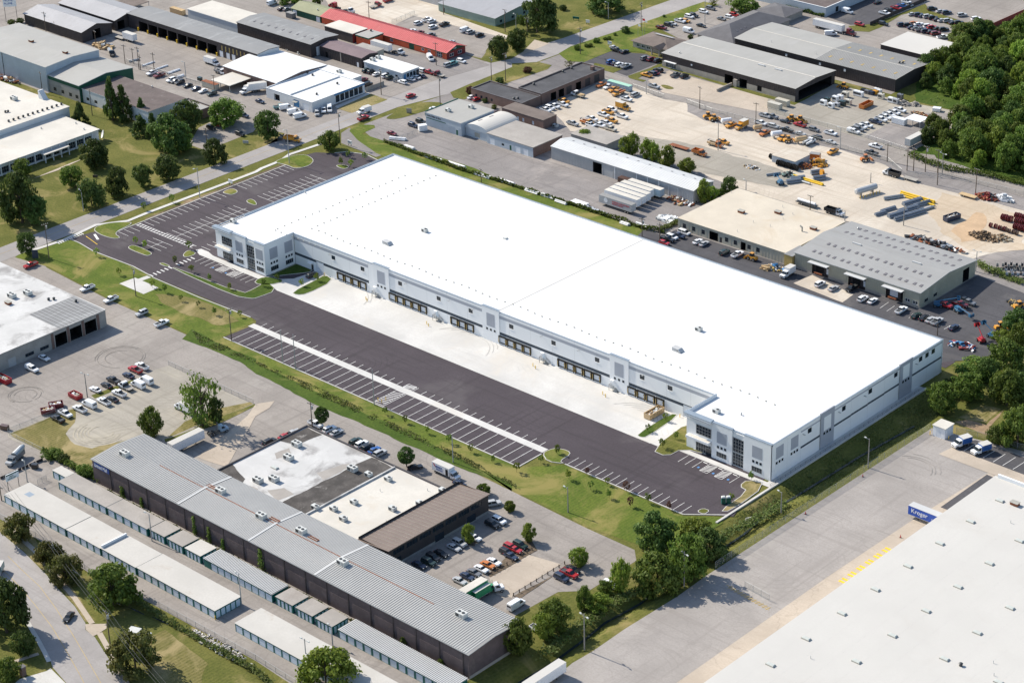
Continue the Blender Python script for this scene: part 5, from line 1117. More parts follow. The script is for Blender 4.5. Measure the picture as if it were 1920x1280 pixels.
s = House('brick_flat_block','brown brick block with grey-brown roof and white ground unit',-266,169.4,-242.8,177.6,4.0,'wall_brick'); s.row('f',[9,12,17.5],1.1,.8,2.4,mat='door_pale'); s.shell(); s.flat('roof_shingle',.1,.2)
put('air_conditioner',rooftop('ac'),s.root,(25,5.5,0))
s = House('white_metal_shed','long pale metal shed with white roof and sliding doors',-219,148,-147,160,5.3,'wall_grey')
s.opening('f',21.8,26.4,.1,4.5,'interior','opening',5); s.opening('f',55.5,64.5,.1,4.4,'sliding_door','wall_grey',.15,(2,1),'wall_white'); s.opening('f',27.2,31.6,.1,4.5,'sliding_door','wall_grey',.12); s.shell(); s.gablex('roof_pale',1.3,.3,.2,'roof_metal_white'); s.wallribs('f',.8,.1,5.2,w=.1)
for u in (33,44,49.5,55): s.on_face('f','downpipe',u,u+.25,0,5.2,'wall_white',.16,.12)
for i in range(12): put('skylight',boxmesh('sky5',(.9,.7,.07),'skylight_dirty','skylight'),s.roof,(5+5.6*i,7.6,s.slope(7.6)))
s.ribs(1.2,'roof_pale',.06,.1,s.slope)
s = House('flat_tan_shed','low shed with flat tan roof behind the white metal shed',-225.2,166.6,-206.2,177.6,3.4,'wall_block'); s.shell(); s.flat('roof_tan',.2,.25)
s = House('dark_depot','big dark-clad depot with pale ridge strip and stone base',-253.6,259.2,-181.8,287.6,5.9,'wall_brown')
s.opening('f',2,7.5,.1,2.6,'shop_window','glass_facade',.3,(5,1),'wall_white'); s.opening('f',34.5,39,.1,4.2,'interior','opening',6); s.opening('f',42.5,46.5,.1,4.0,'interior','opening',6); s.opening('f',52,54.4,.6,3.0,'dock_door','opening',.5)
s.opening('r',2.5,26,.1,4.4,'interior','opening',10); s.shell((2.6,'wall_stone','f')); s.gablex('roof_light',.9,.4,.2,'wall_brown'); s.wallribs('f',1.1,2.7,5.8,w=.12)
MB().box(0,s.D/2-.35,s.top+.02,s.W,s.D/2+.35,s.top+.1,'roof_cream').build('ridge_cap',s.roof)
for x in (45,54): put('ridge_vent',boxmesh('rv',(3.5,.7,.5),'roof_metal_white','ridge_vent'),s.roof,(x,12,s.slope(12)))
for x,y in ((38.5,-1.6),): MB().box(x,y-9,0,x+.5,y+1.2,1.3,'wall_stone').build('ramp_wall',s.root)
s.units([(-247,263)],'vent'); s.on_face('f','awning',1.5,8,2.7,3.0,'wall_white',1.0,1.0); s.on_face('f','wall_light',16,16.8,3.8,4.5,'sign_white',.1,.1); s.on_face('f','pier',39.9,41.6,0,3.2,'wall_stone',.9,.9)
s = House('visitor_office','low brown shingle-roofed office with stone walls and flagpoles',-280,270.5,-260,285,3.0,'wall_stone'); s.row('f',[3,6,9],1.8,.8,2.2,panes=(2,1),frame='wall_white'); s.row('r',[5],2,.8,2.2); s.shell(); s.hip('roof_shingle',1.8,.8)
b = MB(); b.add([(5,9.4,4.75),(15,9.4,4.75),(15,11.0,4.35),(5,11.0,4.35),(5,9.4,4.95),(15,9.4,4.95),(15,11.0,4.55),(5,11.0,4.55)],[(4,5,6,7),(0,1,5,4),(1,2,6,5),(2,3,7,6),(3,0,4,7)],'roof_metal_white'); b.build('roof_light',s.roof)
o = MB().profile([(0,3.0),(5,3.0),(2.5,4.6)],-3.2,3,'roof_shingle').build('porch_roof',s.root,(13,0,0))
for x in (13.4,17.6): put('column',boxmesh('col3',(.5,.5,3.0),'wall_stone','column'),s.root,(x,-2.8,0))
s = House('charcoal_roof_office','dark charcoal hipped roof office with roof windows beside the depot',-262,294.4,-241.8,336,3.6,'wall_stone'); s.row('f',[3,8,13],1.6,.8,2.2); s.shell(); s.hip('roof_charcoal',4.2,.8)
for y in (9,12,15,20):
    for x in (15.5,): put('roof_window',boxmesh('rw',(1.0,1.1,.1),'skylight_dirty','roof_window'),s.roof,(15.2,y,3.75+4.2*(20.2-15.2)/10.1)).rotation_euler = (0,R(22),0)
s = House('charcoal_wing','small charcoal-roofed wing at the back of the hipped office',-262,338,-246,352,3.2,'wall_stone'); s.shell(); s.hip('roof_charcoal',2.0,.6)
s = House('dark_long_depot','very long dark depot with patched grey metal roof near woods',-241.6,295.2,-156.2,322.6,5.5,'wall_brown'); s.shell(); s.gablex('roof_light',.9,.3,.2,'wall_brown'); s.wallribs('f',1.1,.1,5.4,w=.12); s.ribs(.9,'roof_metal',.1,.2,s.slope,44,s.W)
for x in (28,46,59): s.on_face('f','wall_light',x,x+1,3.4,4.5,'sign_white',.1,.1)
for i in range(14): put('roof_panel',boxmesh('rp',(.9,3.0,.05),'yellow_faded','roof_panel'),s.roof,(48+5.6*(i % 7),6 if i < 7 else 19,s.slope(6 if i < 7 else 19)))
MB().box(0,s.D/2-.25,s.top+.02,s.W,s.D/2+.25,s.top+.09,'roof_cream').build('ridge_cap',s.roof); s.units([(-165,311),(-164,312)],'dark_vent'); s.units([(-225,300),(-200,299),(-180,320),(-158,297)],'pipe')
s = House('white_flat_depot','white flat-roofed dark-walled depot at the edge of the woods',-189.3,332.6,-161,354,3.7,'wall_brown'); s.shell(); s.flat('roof_grey_white',.25,.25,'wall_brown'); s.wallribs('f',1.3,.1,3.6,w=.12)
s = House('blue_top_building','blue and white building with brown roof at the top edge',-290,357.6,-237,420,4.4,'wall_blue_grey'); s.opening('r',8,10.5,.1,2.8,'door','opening',.5); s.shell(); s.parapet('roof_brown','wall_white',.5)
s = House('beige_workshop','beige flat-roofed workshop with stained cream roof',-136.8,126.4,-87.8,162.2,4.2,'wall_beige'); 
for u in (2.2,6.6,11,21.8,25.8,32,36): s.opening('f',u,u+1.4,1.2,2.9,'window','glass_facade',.15,(1,2),'steel_dark')
s.opening('f',14.6,18.6,.1,3.4,'interior','opening',3); s.opening('f',19.4,20.4,.1,2.2,'door','wall_brown',.15); s.opening('f',29,31.2,.1,3.2,'interior','opening',3); s.shell(); s.flat('roof_beige',.25,.3,'wall_beige'); s.wallribs('f',1.4,.1,4.1,w=.1); s.units([(-121.8,144.7),(-111,152.7),(-92.4,149.1)],'rusty'); s.units([(-136.3,157.3),(-112.8,140.2),(-112.2,129.9),(-113,158.3),(-106.1,155.2),(-106.3,149.5),(-105.9,141.2)],'pipe')
pm_ = (-94.5,145.1); b = MB(); b.cyl((0,0,0),(0,0,1.6),.28,'unit_tan',n=8); b.cyl((0,0,1.6),(-.9,0,2.0),.30,'unit_tan',n=8); b.build('bent_vent',s.root,(pm_[0]+136.8,pm_[1]-126.4,4.5))
s = House('khaki_warehouse','khaki metal warehouse with grey roof dotted with skylight panels',-83.8,126.2,-31.4,160.6,5.8,'wall_khaki')
bays = [(7.6,14.6),(23.0,30.2),(38.6,45.6)]
for a,c in bays: s.opening('f',a,c,.1,4.6,'loading_bay','wall_brown',1.2)
s.opening('r',26.5,30.5,.1,4.9,'interior','opening',5); s.row('f',[47.5,50.6],1.9,1.1,2.4,panes=(2,1),frame='wall_white'); s.row('r',[4,9.5],2.2,1.2,2.4)
s.shell((1.1,'wall_stone','f')); s.gablex('roof_grey_metal',1.7,.35,.22,'roof_metal_white'); s.wallribs('f',.75,1.2,5.7,w=.09); s.wallribs('r',.75,.1,5.7,w=.09)
for (a,c),dark in zip(bays,(1,1,0)):
    MB().box(-.6,-2.2,0,c-a+.6,.1,.18,'roof_metal_white').build('door_canopy',s.root,(a,0,4.9))
    put('dock_door',boxmesh('dd',(3.2,.1,3.4),'opening' if dark else 'door_white','dock_door'),s.root,((a+c)/2-.8,1.0,.9)); put('door',boxmesh('dr',(1.0,.1,2.1),'door_white' if dark else 'opening','door'),s.root,(c-1.0,1.0,.9)); put('bumper',boxmesh('bmp',(3.4,.4,.5),'rust','bumper'),s.root,((a+c)/2-.8,-.1,.4))
sk = boxmesh('sky6',(1.0,2.4,.06),'skylight_dirty','skylight')
for row,y in enumerate((4.5,11.5,23,29.5)):
    for i in range(8):
        for d in (0,2.6):
            x = 5.4+6.0*i+d+(1.2 if row % 2 else 0)
            if x < 51: put('skylight',sk,s.roof,(x,y,s.slope(y)))
for x in (15,40): put('ridge_vent',boxmesh('rv2',(3.6,.5,.45),'roof_metal_white','ridge_vent'),s.roof,(x,s.D/2-1,s.slope(s.D/2-1)))
s.units([(-77.5,155.6)],'vent'); MB().box(-1.2,12,4.8,-.2,34,5.6,'yellow_faded').build('side_fascia',s.root)
s = House('grey_lean_to','small grey-roofed lean-to between the beige and khaki buildings',-87.4,125,-84.0,134,4.6,'yellow_faded'); s.shell(); s.flat('roof_slate',.15,.15)

# ================================================================ vehicles (front towards +X, origin on the ground at the centre)
WHEEL = {}
def wheel(r,w):
    def mk():
        b = MB(); b.cyl((0,-w/2,0),(0,w/2,0),r,'tyre',n=12); b.cyl((0,-w/2-.01,0),(0,w/2+.01,0),r*.58,'chrome',n=8); return b.mesh('wheel')
    return shared(('wheel',r,w),mk)
def loft(b,secs,mat):
    """secs: list of (z, x0, x1, halfwidth, corner): stacked chamfered rectangles"""
    rings = []
    for z,x0,x1,hw,c in secs:
        rings.append([(x0+c,-hw,z),(x1-c,-hw,z),(x1,-hw+c,z),(x1,hw-c,z),(x1-c,hw,z),(x0+c,hw,z),(x0,hw-c,z),(x0,-hw+c,z)])
    vs = [v for r_ in rings for v in r_]; fs = []
    for k in range(len(rings)-1): fs += [(8*k+i,8*k+(i+1) % 8,8*k+8+(i+1) % 8,8*k+8+i) for i in range(8)]
    fs += [tuple(range(8*len(rings)-8,8*len(rings))),tuple(range(7,-1,-1))]
    b.add(vs,fs,mat)
CARS = dict(
    sedan=dict(L=4.8,W=1.84,bz=.92,cab=(-1.75,.95,-1.15,.25),h=1.44,wr=.33,wx=(1.45,-1.4)),
    hatch=dict(L=4.3,W=1.80,bz=.95,cab=(-2.0,.95,-1.65,.20),h=1.50,wr=.32,wx=(1.3,-1.3)),
    suv=dict(L=4.85,W=1.95,bz=1.08,cab=(-2.3,1.05,-2.0,.45),h=1.80,wr=.37,wx=(1.5,-1.45)),
    minivan=dict(L=5.1,W=1.98,bz=1.05,cab=(-2.45,1.65,-2.25,.75),h=1.80,wr=.35,wx=(1.6,-1.5)),
    pickup=dict(L=5.8,W=2.0,bz=1.15,cab=(-.75,1.35,-.55,.75),h=1.92,wr=.40,wx=(1.9,-1.75),bed=(-2.78,-.85)),
)
def car_meshes(kind,col):
    c = CARS[kind]; L,W,bz,h = c['L'],c['W'],c['bz'],c['h']; p = 'paint_'+col; x0,x1,t0,t1 = c['cab']
    def body():
        b = MB(); hx = L/2
        loft(b,[(.32,-hx+.1,hx-.1,W/2-.08,.12),(.5,-hx,hx,W/2,.16),(bz-.22,-hx+.02,hx-.02,W/2,.2),(bz-.02,-hx+.1,hx-.22,W/2-.06,.25)] if 'bed' not in c else
             [(.45,-hx+.1,hx-.1,W/2-.05,.1),(.65,-hx,hx,W/2,.12),(bz-.25,-hx,hx-.02,W/2,.14),(bz-.02,-hx+.03,hx-.2,W/2-.04,.16)],p)
        b.box(hx-.12,-W/2+.12,.62,hx+.01,-W/2+.5,.78,'lamp_clear'); b.box(hx-.12,W/2-.5,.62,hx+.01,W/2-.12,.78,'lamp_clear')
        b.box(-hx-.01,-W/2+.1,.68,-hx+.1,-W/2+.4,.84,'lamp_red'); b.box(-hx-.01,W/2-.4,.68,-hx+.1,W/2-.1,.84,'lamp_red')
        b.box(hx-.05,-.5,.45,hx+.015,.5,.62,'tyre')
        return b.mesh('body')
    def glass():
        b = MB(); loft(b,[(bz-.06,x0,x1,W/2-.1,.12),(h-.06,t0+.02,t1-.02,W/2-.28,.1)],'glass'); return b.mesh('windows')
    def roof():
        b = MB(); loft(b,[(h-.075,t0-.02,t1+.05,W/2-.25,.1),(h,t0+.08,t1-.1,W/2-.34,.12)],p)
        k = (h-.07-bz)      # pillars
        for s_ in (-1,1):
            for xb,xt in ((x0+.02,t0),(x1-.06,t1),((x0+x1)/2-.1,(t0+t1)/2)):
                y0_,y1_ = s_*(W/2-.09),s_*(W/2-.27)
                b.add([(xb-.06,y0_,bz-.05),(xb+.06,y0_,bz-.05),(xt+.06,y1_,h-.06),(xt-.06,y1_,h-.06)],[(0,1,2,3) if s_ < 0 else (3,2,1,0)],p)
        return b.mesh('roof')
    def bed():
        a,d = c['bed']; b = MB(); b.box(a+.1,-W/2+.16,bz-.03,d,W/2-.16,bz-.005,'steel_dark'); b.box(a,-W/2+.02,bz-.02,d+.1,-W/2+.16,bz+.10,p); b.box(a,W/2-.16,bz-.02,d+.1,W/2-.02,bz+.10,p); b.box(a,-W/2+.16,bz-.02,a+.1,W/2-.16,bz+.10,p); return b.mesh('cargo_bed')
    out = [('body',shared(('body',kind,col),body)),('windows',shared(('glass',kind),glass)),('roof',shared(('croof',kind,col),roof))]
    if 'bed' in c: out.append(('cargo_bed',shared(('bed',kind,col),bed)))
    return out
NOUN = dict(sedan='sedan',hatch='hatchback',suv='SUV',minivan='minivan',pickup='pickup truck',van='cargo van',boxtruck='box truck',flatbed='flatbed truck',tractor='truck tractor',cabtruck='cab truck',dump='dump truck',service='service truck',trailer='semi-trailer',camper='pickup with white cap')
CATS = dict(sedan='car',hatch='car',suv='car',minivan='car',pickup='pickup truck',van='van',boxtruck='truck',flatbed='truck',tractor='truck',dump='truck',service='truck',trailer='trailer',camper='pickup truck')
def wheels(t,r,w,xs,hw,dual=()):
    me = wheel(r,w)
    for x in xs:
        for s_ in (-1,1): put('wheel',me,t,(x,s_*hw,r))
def cab_forward(col):
    def mk():
        p = 'paint_'+col; b = MB(); loft(b,[(.55,-.9,1.9,1.05,.1),(1.3,-.9,1.9,1.08,.12),(1.45,-.9,1.75,1.0,.15)],p); loft(b,[(1.4,-.9,.75,1.05,.1),(2.45,-.85,.25,.95,.12)],p)
        b.add([(.78,-.9,1.5),(.78,.9,1.5),(.34,.82,2.3),(.34,-.82,2.3)],[(0,1,2,3)],'glass'); b.box(1.86,-.6,.75,1.93,.6,1.25,'chrome')
        for s_ in (-1,1): b.add([(-.5,s_*1.07,1.5),(.6,s_*1.07,1.5),(.3,s_*.985,2.25),(-.5,s_*.985,2.25)],[(0,1,2,3)],'glass'); b.box(.55,s_*1.1-.1,1.6,.7,s_*1.1+.1,2.1,'steel_dark')
        return b.mesh('cab')
    return shared(('cabf',col),mk)
def box_body(L,W,z0,z1,mat,roofmat='roof_grey_white',name='cargo_box'):
    def mk():
        b = MB(); b.box(-L/2,-W/2,z0,L/2,W/2,z1-.06,mat); b.box(-L/2-.02,-W/2-.02,z1-.06,L/2+.02,W/2+.02,z1,roofmat)
        b.box(-L/2-.03,-W/2+.1,z0+.1,-L/2-.005,-.03,z1-.2,mat); b.box(-L/2-.03,.03,z0+.1,-L/2-.005,W/2-.1,z1-.2,mat)
        b.box(-L/2,-W/2-.02,z0-.02,L/2,W/2+.02,z0+.1,'galvanised'); return b.mesh(name)
    return shared(('boxb',L,W,z0,z1,mat,roofmat),mk)
def vehicle(kind,col,pos,hdg,label,group=None,**kw):
    t = thing(kw.get('name') or {'suv': 'suv','van': 'cargo_van','boxtruck': 'box_truck','pickup': 'pickup_truck','camper': 'pickup_truck','flatbed': 'flatbed_truck','tractor': 'truck_tractor','dump': 'dump_truck','service': 'service_truck','trailer': 'semi_trailer','hatch': 'hatchback'}.get(kind,kind),label,CATS[kind],(pos[0],pos[1],kw.get('z',.1)),R(hdg),group)
    p = 'paint_'+col
    if kind in CARS or kind == 'camper':
        k = 'pickup' if kind == 'camper' else kind; c = CARS[k]
        for nm,me in car_meshes(k,col): put(nm,me,t)
        if kind == 'camper':
            def mk():
                b = MB(); loft(b,[(1.15,-2.8,-.8,.95,.1),(1.85,-2.7,-.85,.8,.12)],p); return b.mesh('cap')
            put('cap',shared(('cap',col),mk),t)
        wheels(t,c['wr'],.24,c['wx'],c['W']/2-.14)
    elif kind == 'van':
        def body():
            b = MB(); loft(b,[(.42,-2.85,2.85,.95,.12),(.7,-2.9,2.9,1.0,.14),(1.15,-2.9,2.85,1.0,.16),(1.3,-2.9,2.1,.99,.16),(2.2,-2.85,1.35,.9,.16),(2.4,-2.75,1.1,.8,.18)],p); return b.mesh('body')
        def gl():
            b = MB(); b.add([(2.16,-.8,1.34),(2.16,.8,1.34),(1.44,.72,2.14),(1.44,-.72,2.14)],[(0,1,2,3)],'glass'); return b.mesh('windscreen')
        def sg():
            b = MB(); b.add([(.6,0,1.35),(1.95,0,1.35),(1.45,0,2.0),(.6,0,2.0)],[(0,1,2,3)],'glass'); return b.mesh('side_window')
        put('body',shared(('vanb',col),body),t); put('windscreen',shared('vang',gl),t); put('side_window',shared('vansg',sg),t,(0,-1.005,0)); put('side_window',MESH['vansg'],t,(0,1.005,0)); put('rear_window',boxmesh('vrw',(.05,1.4,.5),'glass','rear_window'),t,(-2.89,0,1.45)); wheels(t,.36,.24,(1.85,-1.75),.86)
    elif kind in ('boxtruck','flatbed','dump','service'):
        L = kw.get('L',6.2); fx = L/2+.9
        put('cab',cab_forward(col),t,(fx,0,0))
        b = shared(('chassis',L),lambda: MB().box(-L/2,-.5,.6,L/2+.4,.5,.85,'steel_dark').mesh('chassis')); put('chassis',b,t)
        if kind == 'boxtruck': put('cargo_box',box_body(L,2.44,.95,kw.get('H',3.3),'paint_'+kw.get('box',col)),t)
        elif kind == 'flatbed':
            put('deck',shared(('deck',L),lambda: MB().box(-L/2,-1.2,.85,L/2,1.2,1.0,'timber_grey').box(L/2-.1,-1.2,1.0,L/2,1.2,2.0,'steel_dark').mesh('deck')),t)
            if kw.get('load'): put('load',shared(('load',kw['load'],L),lambda: MB().box(-L/2+.3,-.9,1.0,L/2-1.2,.2,1.5,kw['load']).box(-L/2+.8,.3,1.0,L/2-.8,.95,1.35,'lumber').mesh('load')),t)
        elif kind == 'dump':
            bc = 'paint_'+kw.get('box',col)
            def mk():
                q = MB(); q.box(-L/2,-1.2,.95,L/2,1.2,1.1,bc); q.box(-L/2,-1.2,1.1,L/2,-1.12,2.3,bc); q.box(-L/2,1.12,1.1,L/2,1.2,2.3,bc); q.box(L/2-.1,-1.12,1.1,L/2,1.12,2.6,bc); q.box(-L/2,-1.12,1.1,-L/2+.08,1.12,2.1,bc)
                q.box(L/2,-1.2,2.5,L/2+.9,1.2,2.6,bc)
                for i in range(4): q.box(-L/2+.6+i*(L-1)/4,-1.26,1.1,-L/2+.75+i*(L-1)/4,-1.2,2.3,bc)
                return q.mesh('dump_body')
            put('dump_body',shared(('dumpb',bc,L),mk),t)
        else:
            bc = 'paint_'+kw.get('box',col)
            def mk2():
                q = MB(); q.box(-L/2,-1.15,.9,L/2,-.65,1.6,bc); q.box(-L/2,.65,.9,L/2,1.15,1.6,bc); q.box(-L/2,-.65,.9,L/2,.65,1.1,'steel_dark'); return q.mesh('utility_body')
            put('utility_body',shared(('utilb',bc,L),mk2),t)
            q = shared('ladder',lambda: MB().box(-2.2,-.5,2.2,2.6,-.4,2.3,'galvanised').box(-2.2,.4,2.2,2.6,.5,2.3,'galvanised').box(-2.2,-.5,1.6,-2.1,.5,2.2,'galvanised').box(1.9,-.5,1.6,2.0,.5,2.2,'galvanised').mesh('ladder_rack')); put('ladder_rack',q,t)
        wheels(t,.48,.3,(fx+1.0,-L/2+1.3)+((-L/2+2.4,) if kind == 'dump' else ()),.95)
    elif kind == 'tractor':
        put('cab',cab_forward(col),t,(1.6,0,.15))
        if kw.get('sleeper',True): put('sleeper',shared(('sleep',col),lambda: MB().taper((-.9,-1.1,.75,1.1,.8),(-.8,-1.0,.75,1.0,3.1),p).mesh('sleeper')),t,(0,0,0))
        put('chassis',shared('tchass',lambda: MB().box(-3.2,-.45,.6,1,.45,.95,'steel_dark').cyl((-2.0,0,.95),(-2.0,0,1.1),.55,'steel_dark',n=10).mesh('chassis')),t); wheels(t,.5,.32,(2.7,-1.5,-2.7),.95)
        put('exhaust_stack',shared('stack',lambda: MB().cyl((.6,1.12,.8),(.6,1.12,3.3),.09,'chrome',n=6).mesh('exhaust_stack')),t)
    elif kind == 'trailer':
        L = kw.get('L',16.1); put('cargo_box',box_body(L,2.6,1.15,4.05,p,kw.get('roof','roof_grey_white')),t)
        put('landing_gear',shared('lgear',lambda: MB().box(-.1,-.8,0,.1,-.65,1.2,'steel_dark').box(-.1,.65,0,.1,.8,1.2,'steel_dark').mesh('landing_gear')),t,(L/2-3.2,0,0))
        put('bogie',shared('bogie',lambda: MB().box(-1.6,-.6,.6,1.6,.6,1.15,'steel_dark').mesh('bogie')),t,(-L/2+2.6,0,0)); wheels(t,.5,.32,(-L/2+2.0,-L/2+3.25),1.0)
    return t
COLW = lambda c: c.replace('_',' ')
def row(where,anchor,group,items,hdg=None):
    """a row of parked vehicles: items are (kind, colour, position[, heading]); labels count along the row where look-alikes stand together"""
    cnt = {}; tot = {}
    for it in items: tot[it[:2]] = tot.get(it[:2],0)+1
    for it in items:
        k,c,p = it[:3]; hd = it[3] if len(it) > 3 and it[3] is not None else hdg; kw = it[4] if len(it) > 4 else {}
        cnt[(k,c)] = cnt.get((k,c),0)+1
        base = f'{COLW(c)} {NOUN[k]}'
        lab = f'{base} {where}' if tot[(k,c)] == 1 else f'{ORD[cnt[(k, c)]-1]} {base} from {anchor}, {where}'
        vehicle(k,c,p,hd+rnd.uniform(-2,2),lab,group,**kw)

# ================================================================ vehicles placed
# --- upper left yards
row('parked beyond the shed at the far upper left','the left','cars at upper left edge',[('sedan','dark_blue',(-517.3,99),90),('suv','white',(-513.9,98.6),90)])
row('in the row along the pipe-yard fence','the telegraph poles','cars along the pipe-yard fence',[('pickup','white',(-422.7,110.1)),('pickup','dark_red',(-417.8,110.2)),('suv','white',(-409,109.7)),('sedan','grey',(-406.8,110.1)),('suv','black',(-403.6,110.1)),('sedan','black',(-397.9,109.9)),('sedan','dark_blue',(-392.1,109.6)),('sedan','white',(-387.3,109.6)),('suv','dark_green',(-381.6,109.8))],270)
row('under the open-sided shelter','the fence','pickups under the shelter',[('pickup','white',(-385.2,124.3)),('pickup','white',(-384.9,127.8))],270)
vehicle('boxtruck','white',(-412.9,135.3),0,'white box truck in front of the long open shed','trucks in upper left yard')
vehicle('service','white',(-400.7,129.9),0,'white service truck with dark rack just behind the box truck','trucks in upper left yard',L=4.0,box='grey')
vehicle('boxtruck','white',(-371.6,123.5),270,'white box truck beside the supply store corner','trucks in upper left yard')
vehicle('flatbed','black',(-460.6,116.7),330,'dark flatbed truck loaded with pale pipe and timber','trucks in upper left yard',L=7,load='galvanised')
vehicle('trailer','white',(-466.2,132.3),0,'short white storage trailer alone on the upper left yard','trucks in upper left yard',L=7.5)
row('in the shaded lot beside the street trees','the annex','cars in the shaded tree lot',[('hatch','red',(-351.4,87.1),0),('suv','black',(-350.6,83.1),0),('sedan','dark_blue',(-350.3,92.2),0),('suv','dark_blue',(-350.7,101.2),0)])
vehicle('suv','black',(-335.8,86.1),0,'black SUV parked alone beside the grass verge and lot','cars in the shaded tree lot')
row('by the green bushes at the top edge','the van','cars at top edge by the bushes',[('van','white',(-454.8,209.5),90),('sedan','black',(-444.9,206.8),90),('sedan','grey',(-442.6,208.1),90)])
vehicle('tractor','red',(-426.4,224.1),180,'red truck tractor behind the red-roofed shop','trucks behind the red-roofed shop')
vehicle('tractor','white',(-416.8,224.1),0,'white truck tractor behind the red-roofed shop','trucks behind the red-roofed shop',sleeper=False)
vehicle('flatbed','red',(-412.6,236.3),90,'red flatbed truck crossing the tan gravel yard','trucks behind the red-roofed shop',L=4)
vehicle('pickup','red',(-413.9,247.4),90,'red pickup at the very top edge of tan yard','trucks behind the red-roofed shop')
row('in the lot behind the red-roofed shop','the wire fence','cars behind the red-roofed shop',[('suv','white',(-378.5,232.3)),('pickup','white',(-378.6,238.4)),('suv','white',(-375.3,238.1)),('suv','white',(-369,232.5)),('pickup','black',(-367.6,238.7)),('van','white',(-353.9,238.4)),('suv','silver',(-350.4,238.3)),('suv','black',(-344.1,237.8)),('sedan','white',(-373,222.9)),('suv','dark_red',(-368,223)),('suv','grey',(-361.7,223.9)),('sedan','silver',(-347.9,222.8))],90)
vehicle('trailer','white',(-365.2,195.8),0,'white semi-trailer with thin red stripe before the orange shop','trucks at the red-roofed shop',L=11.5)
vehicle('tractor','white',(-356.3,197.5),0,'white truck tractor coupled to the red-striped trailer','trucks at the red-roofed shop',sleeper=False)
row('outside the red-roofed shop','the orange wall','cars outside the red-roofed shop',[('van','white',(-339.4,200.9),330),('suv','silver',(-327.3,199.9),90),('suv','teal',(-326.9,202.9),90),('suv','white',(-326,207.1),0)])
row('in the row beside the blue-bay shop','the brown workshop','cars beside the blue-bay shop',[('suv','dark_green',(-350.3,172.2),90),('suv','black',(-347.5,172.5),90),('sedan','white',(-343.6,171.9),90),('suv','white',(-338.8,172.7),90),('suv','dark_green',(-335.8,172.4),90)])
row('in front of the blue-bay shop','the wall','cars in front of the blue-bay shop',[('suv','white',(-327.2,171.6),180),('sedan','white',(-327.3,176.7),180),('sedan','white',(-327.2,179.8),180),('sedan','dark_blue',(-326.5,182.5),180),('minivan','white',(-332,187.3),180),('pickup','red',(-327.2,187.8),180)])
vehicle('flatbed','dark_red',(-319.7,188),180,'dark red flatbed pickup at the street edge of the blue-bay shop','cars in front of the blue-bay shop',L=3.4)
row('behind the wooden fence at the supply store','the store','cars behind the wooden fence',[('suv','dark_red',(-342.6,162.8),90),('suv','black',(-337.1,160.2),90)])
vehicle('suv','red',(-312.4,161.9),90,'red SUV driving up the main street by the straw lawn','traffic on the main street')
vehicle('boxtruck','white',(-313.8,137.2),262,'short white box truck driving on the main street','traffic on the main street',L=3.6,H=2.9)
vehicle('pickup','red',(-309.1,130.7),90,'red pickup driving down the main street beside the box truck','traffic on the main street')
row('parked along the supply store side','the blue door','vans beside the supply store',[('pickup','teal',(-346.3,117.5),60),('van','white',(-343.3,118.3),60),('van','white',(-336.9,116.9),75),('van','white',(-331.3,115.2),75),('suv','silver',(-328.3,122.2),-42),('pickup','white',(-328.9,126.6),-42),('van','white',(-327.6,128.8),-42)])
vehicle('sedan','dark_blue',(-358.3,116.8),0,'dark blue sedan parked left of the supply store','vans beside the supply store')
vehicle('trailer','white',(-369.5,125.3),60,'white box trailer backed against the supply store','vans beside the supply store',L=8)
row('at the side of the blue sign building','the gate','cars at the blue sign building',[('suv','dark_blue',(-287.1,138),0),('suv','black',(-287.6,143.1),0),('sedan','dark_red',(-287.4,126.2),0),('sedan','white',(-293.5,157.3),30)])
row('by the brick garage hedge','the street','cars by the brick garage hedge',[('sedan','white',(-291.1,177.4),90),('hatch','red',(-287.7,176.8),90),('suv','dark_blue',(-288.1,190.2),90),('suv','brown',(-269.8,169.7),90)])
# --- office with flagpoles and beyond
row('along the office driveway by the lawn','the flagpoles','cars along the office driveway',[('pickup','dark_red',(-285.5,297.3)),('suv','black',(-285.4,302.4)),('sedan','silver',(-285.3,305)),('pickup','white',(-284.8,310)),('hatch','yellow',(-282.8,312)),('suv','white',(-285.4,317.6)),('suv','black',(-285,320.2)),('suv','white',(-284.7,327.3)),('suv','grey',(-285.3,333.3)),('sedan','black',(-273.4,311.2)),('van','white',(-272.4,300.9)),('sedan','grey',(-271.9,324.5)),('suv','white',(-270.2,328.4)),('suv','red',(-270.7,332.3))],0)
row('in the dark office lot','the lawn','cars in the dark office lot',[('sedan','silver',(-284.9,263.2),0),('pickup','black',(-281.5,260.9),0),('sedan','black',(-277.6,261.9),90),('suv','blue',(-273.7,247.7),90),('sedan','dark_blue',(-271.1,247.8),90),('suv','white',(-268.1,247.1),90),('pickup','silver',(-264.7,247.6),90),('suv','grey',(-264.9,260.7),90),('suv','dark_red',(-261.8,261.4),90),('suv','black',(-258.4,261.9),90)])
row('on the verge beside the dark depot','the office','cars by the dark depot',[('pickup','yellow',(-250.4,244.4),180),('suv','dark_blue',(-250,247.5),180),('sedan','dark_red',(-249.4,249.1),180),('suv','black',(-250.3,252.4),180),('pickup','grey',(-240.8,252.5),90),('suv','black',(-236.7,253.6),90)])
vehicle('pickup','silver',(-238.8,235.6),0,'silver pickup driving past the small oval grass island','cars by the dark depot')
row('at the end of the brick garage','the garage','yellow and white trucks at the brick garage',[('pickup','orange',(-257.6,222.8),270),('pickup','white',(-253.6,223.1),270),('pickup','yellow',(-249.7,221.8),270),('minivan','silver',(-238.8,223),90),('pickup','white',(-238.1,216.4),0)])
vehicle('service','yellow',(-245.2,221.1),270,'yellow service truck with rack beside the green-topped container','yellow and white trucks at the brick garage',L=4,box='orange')
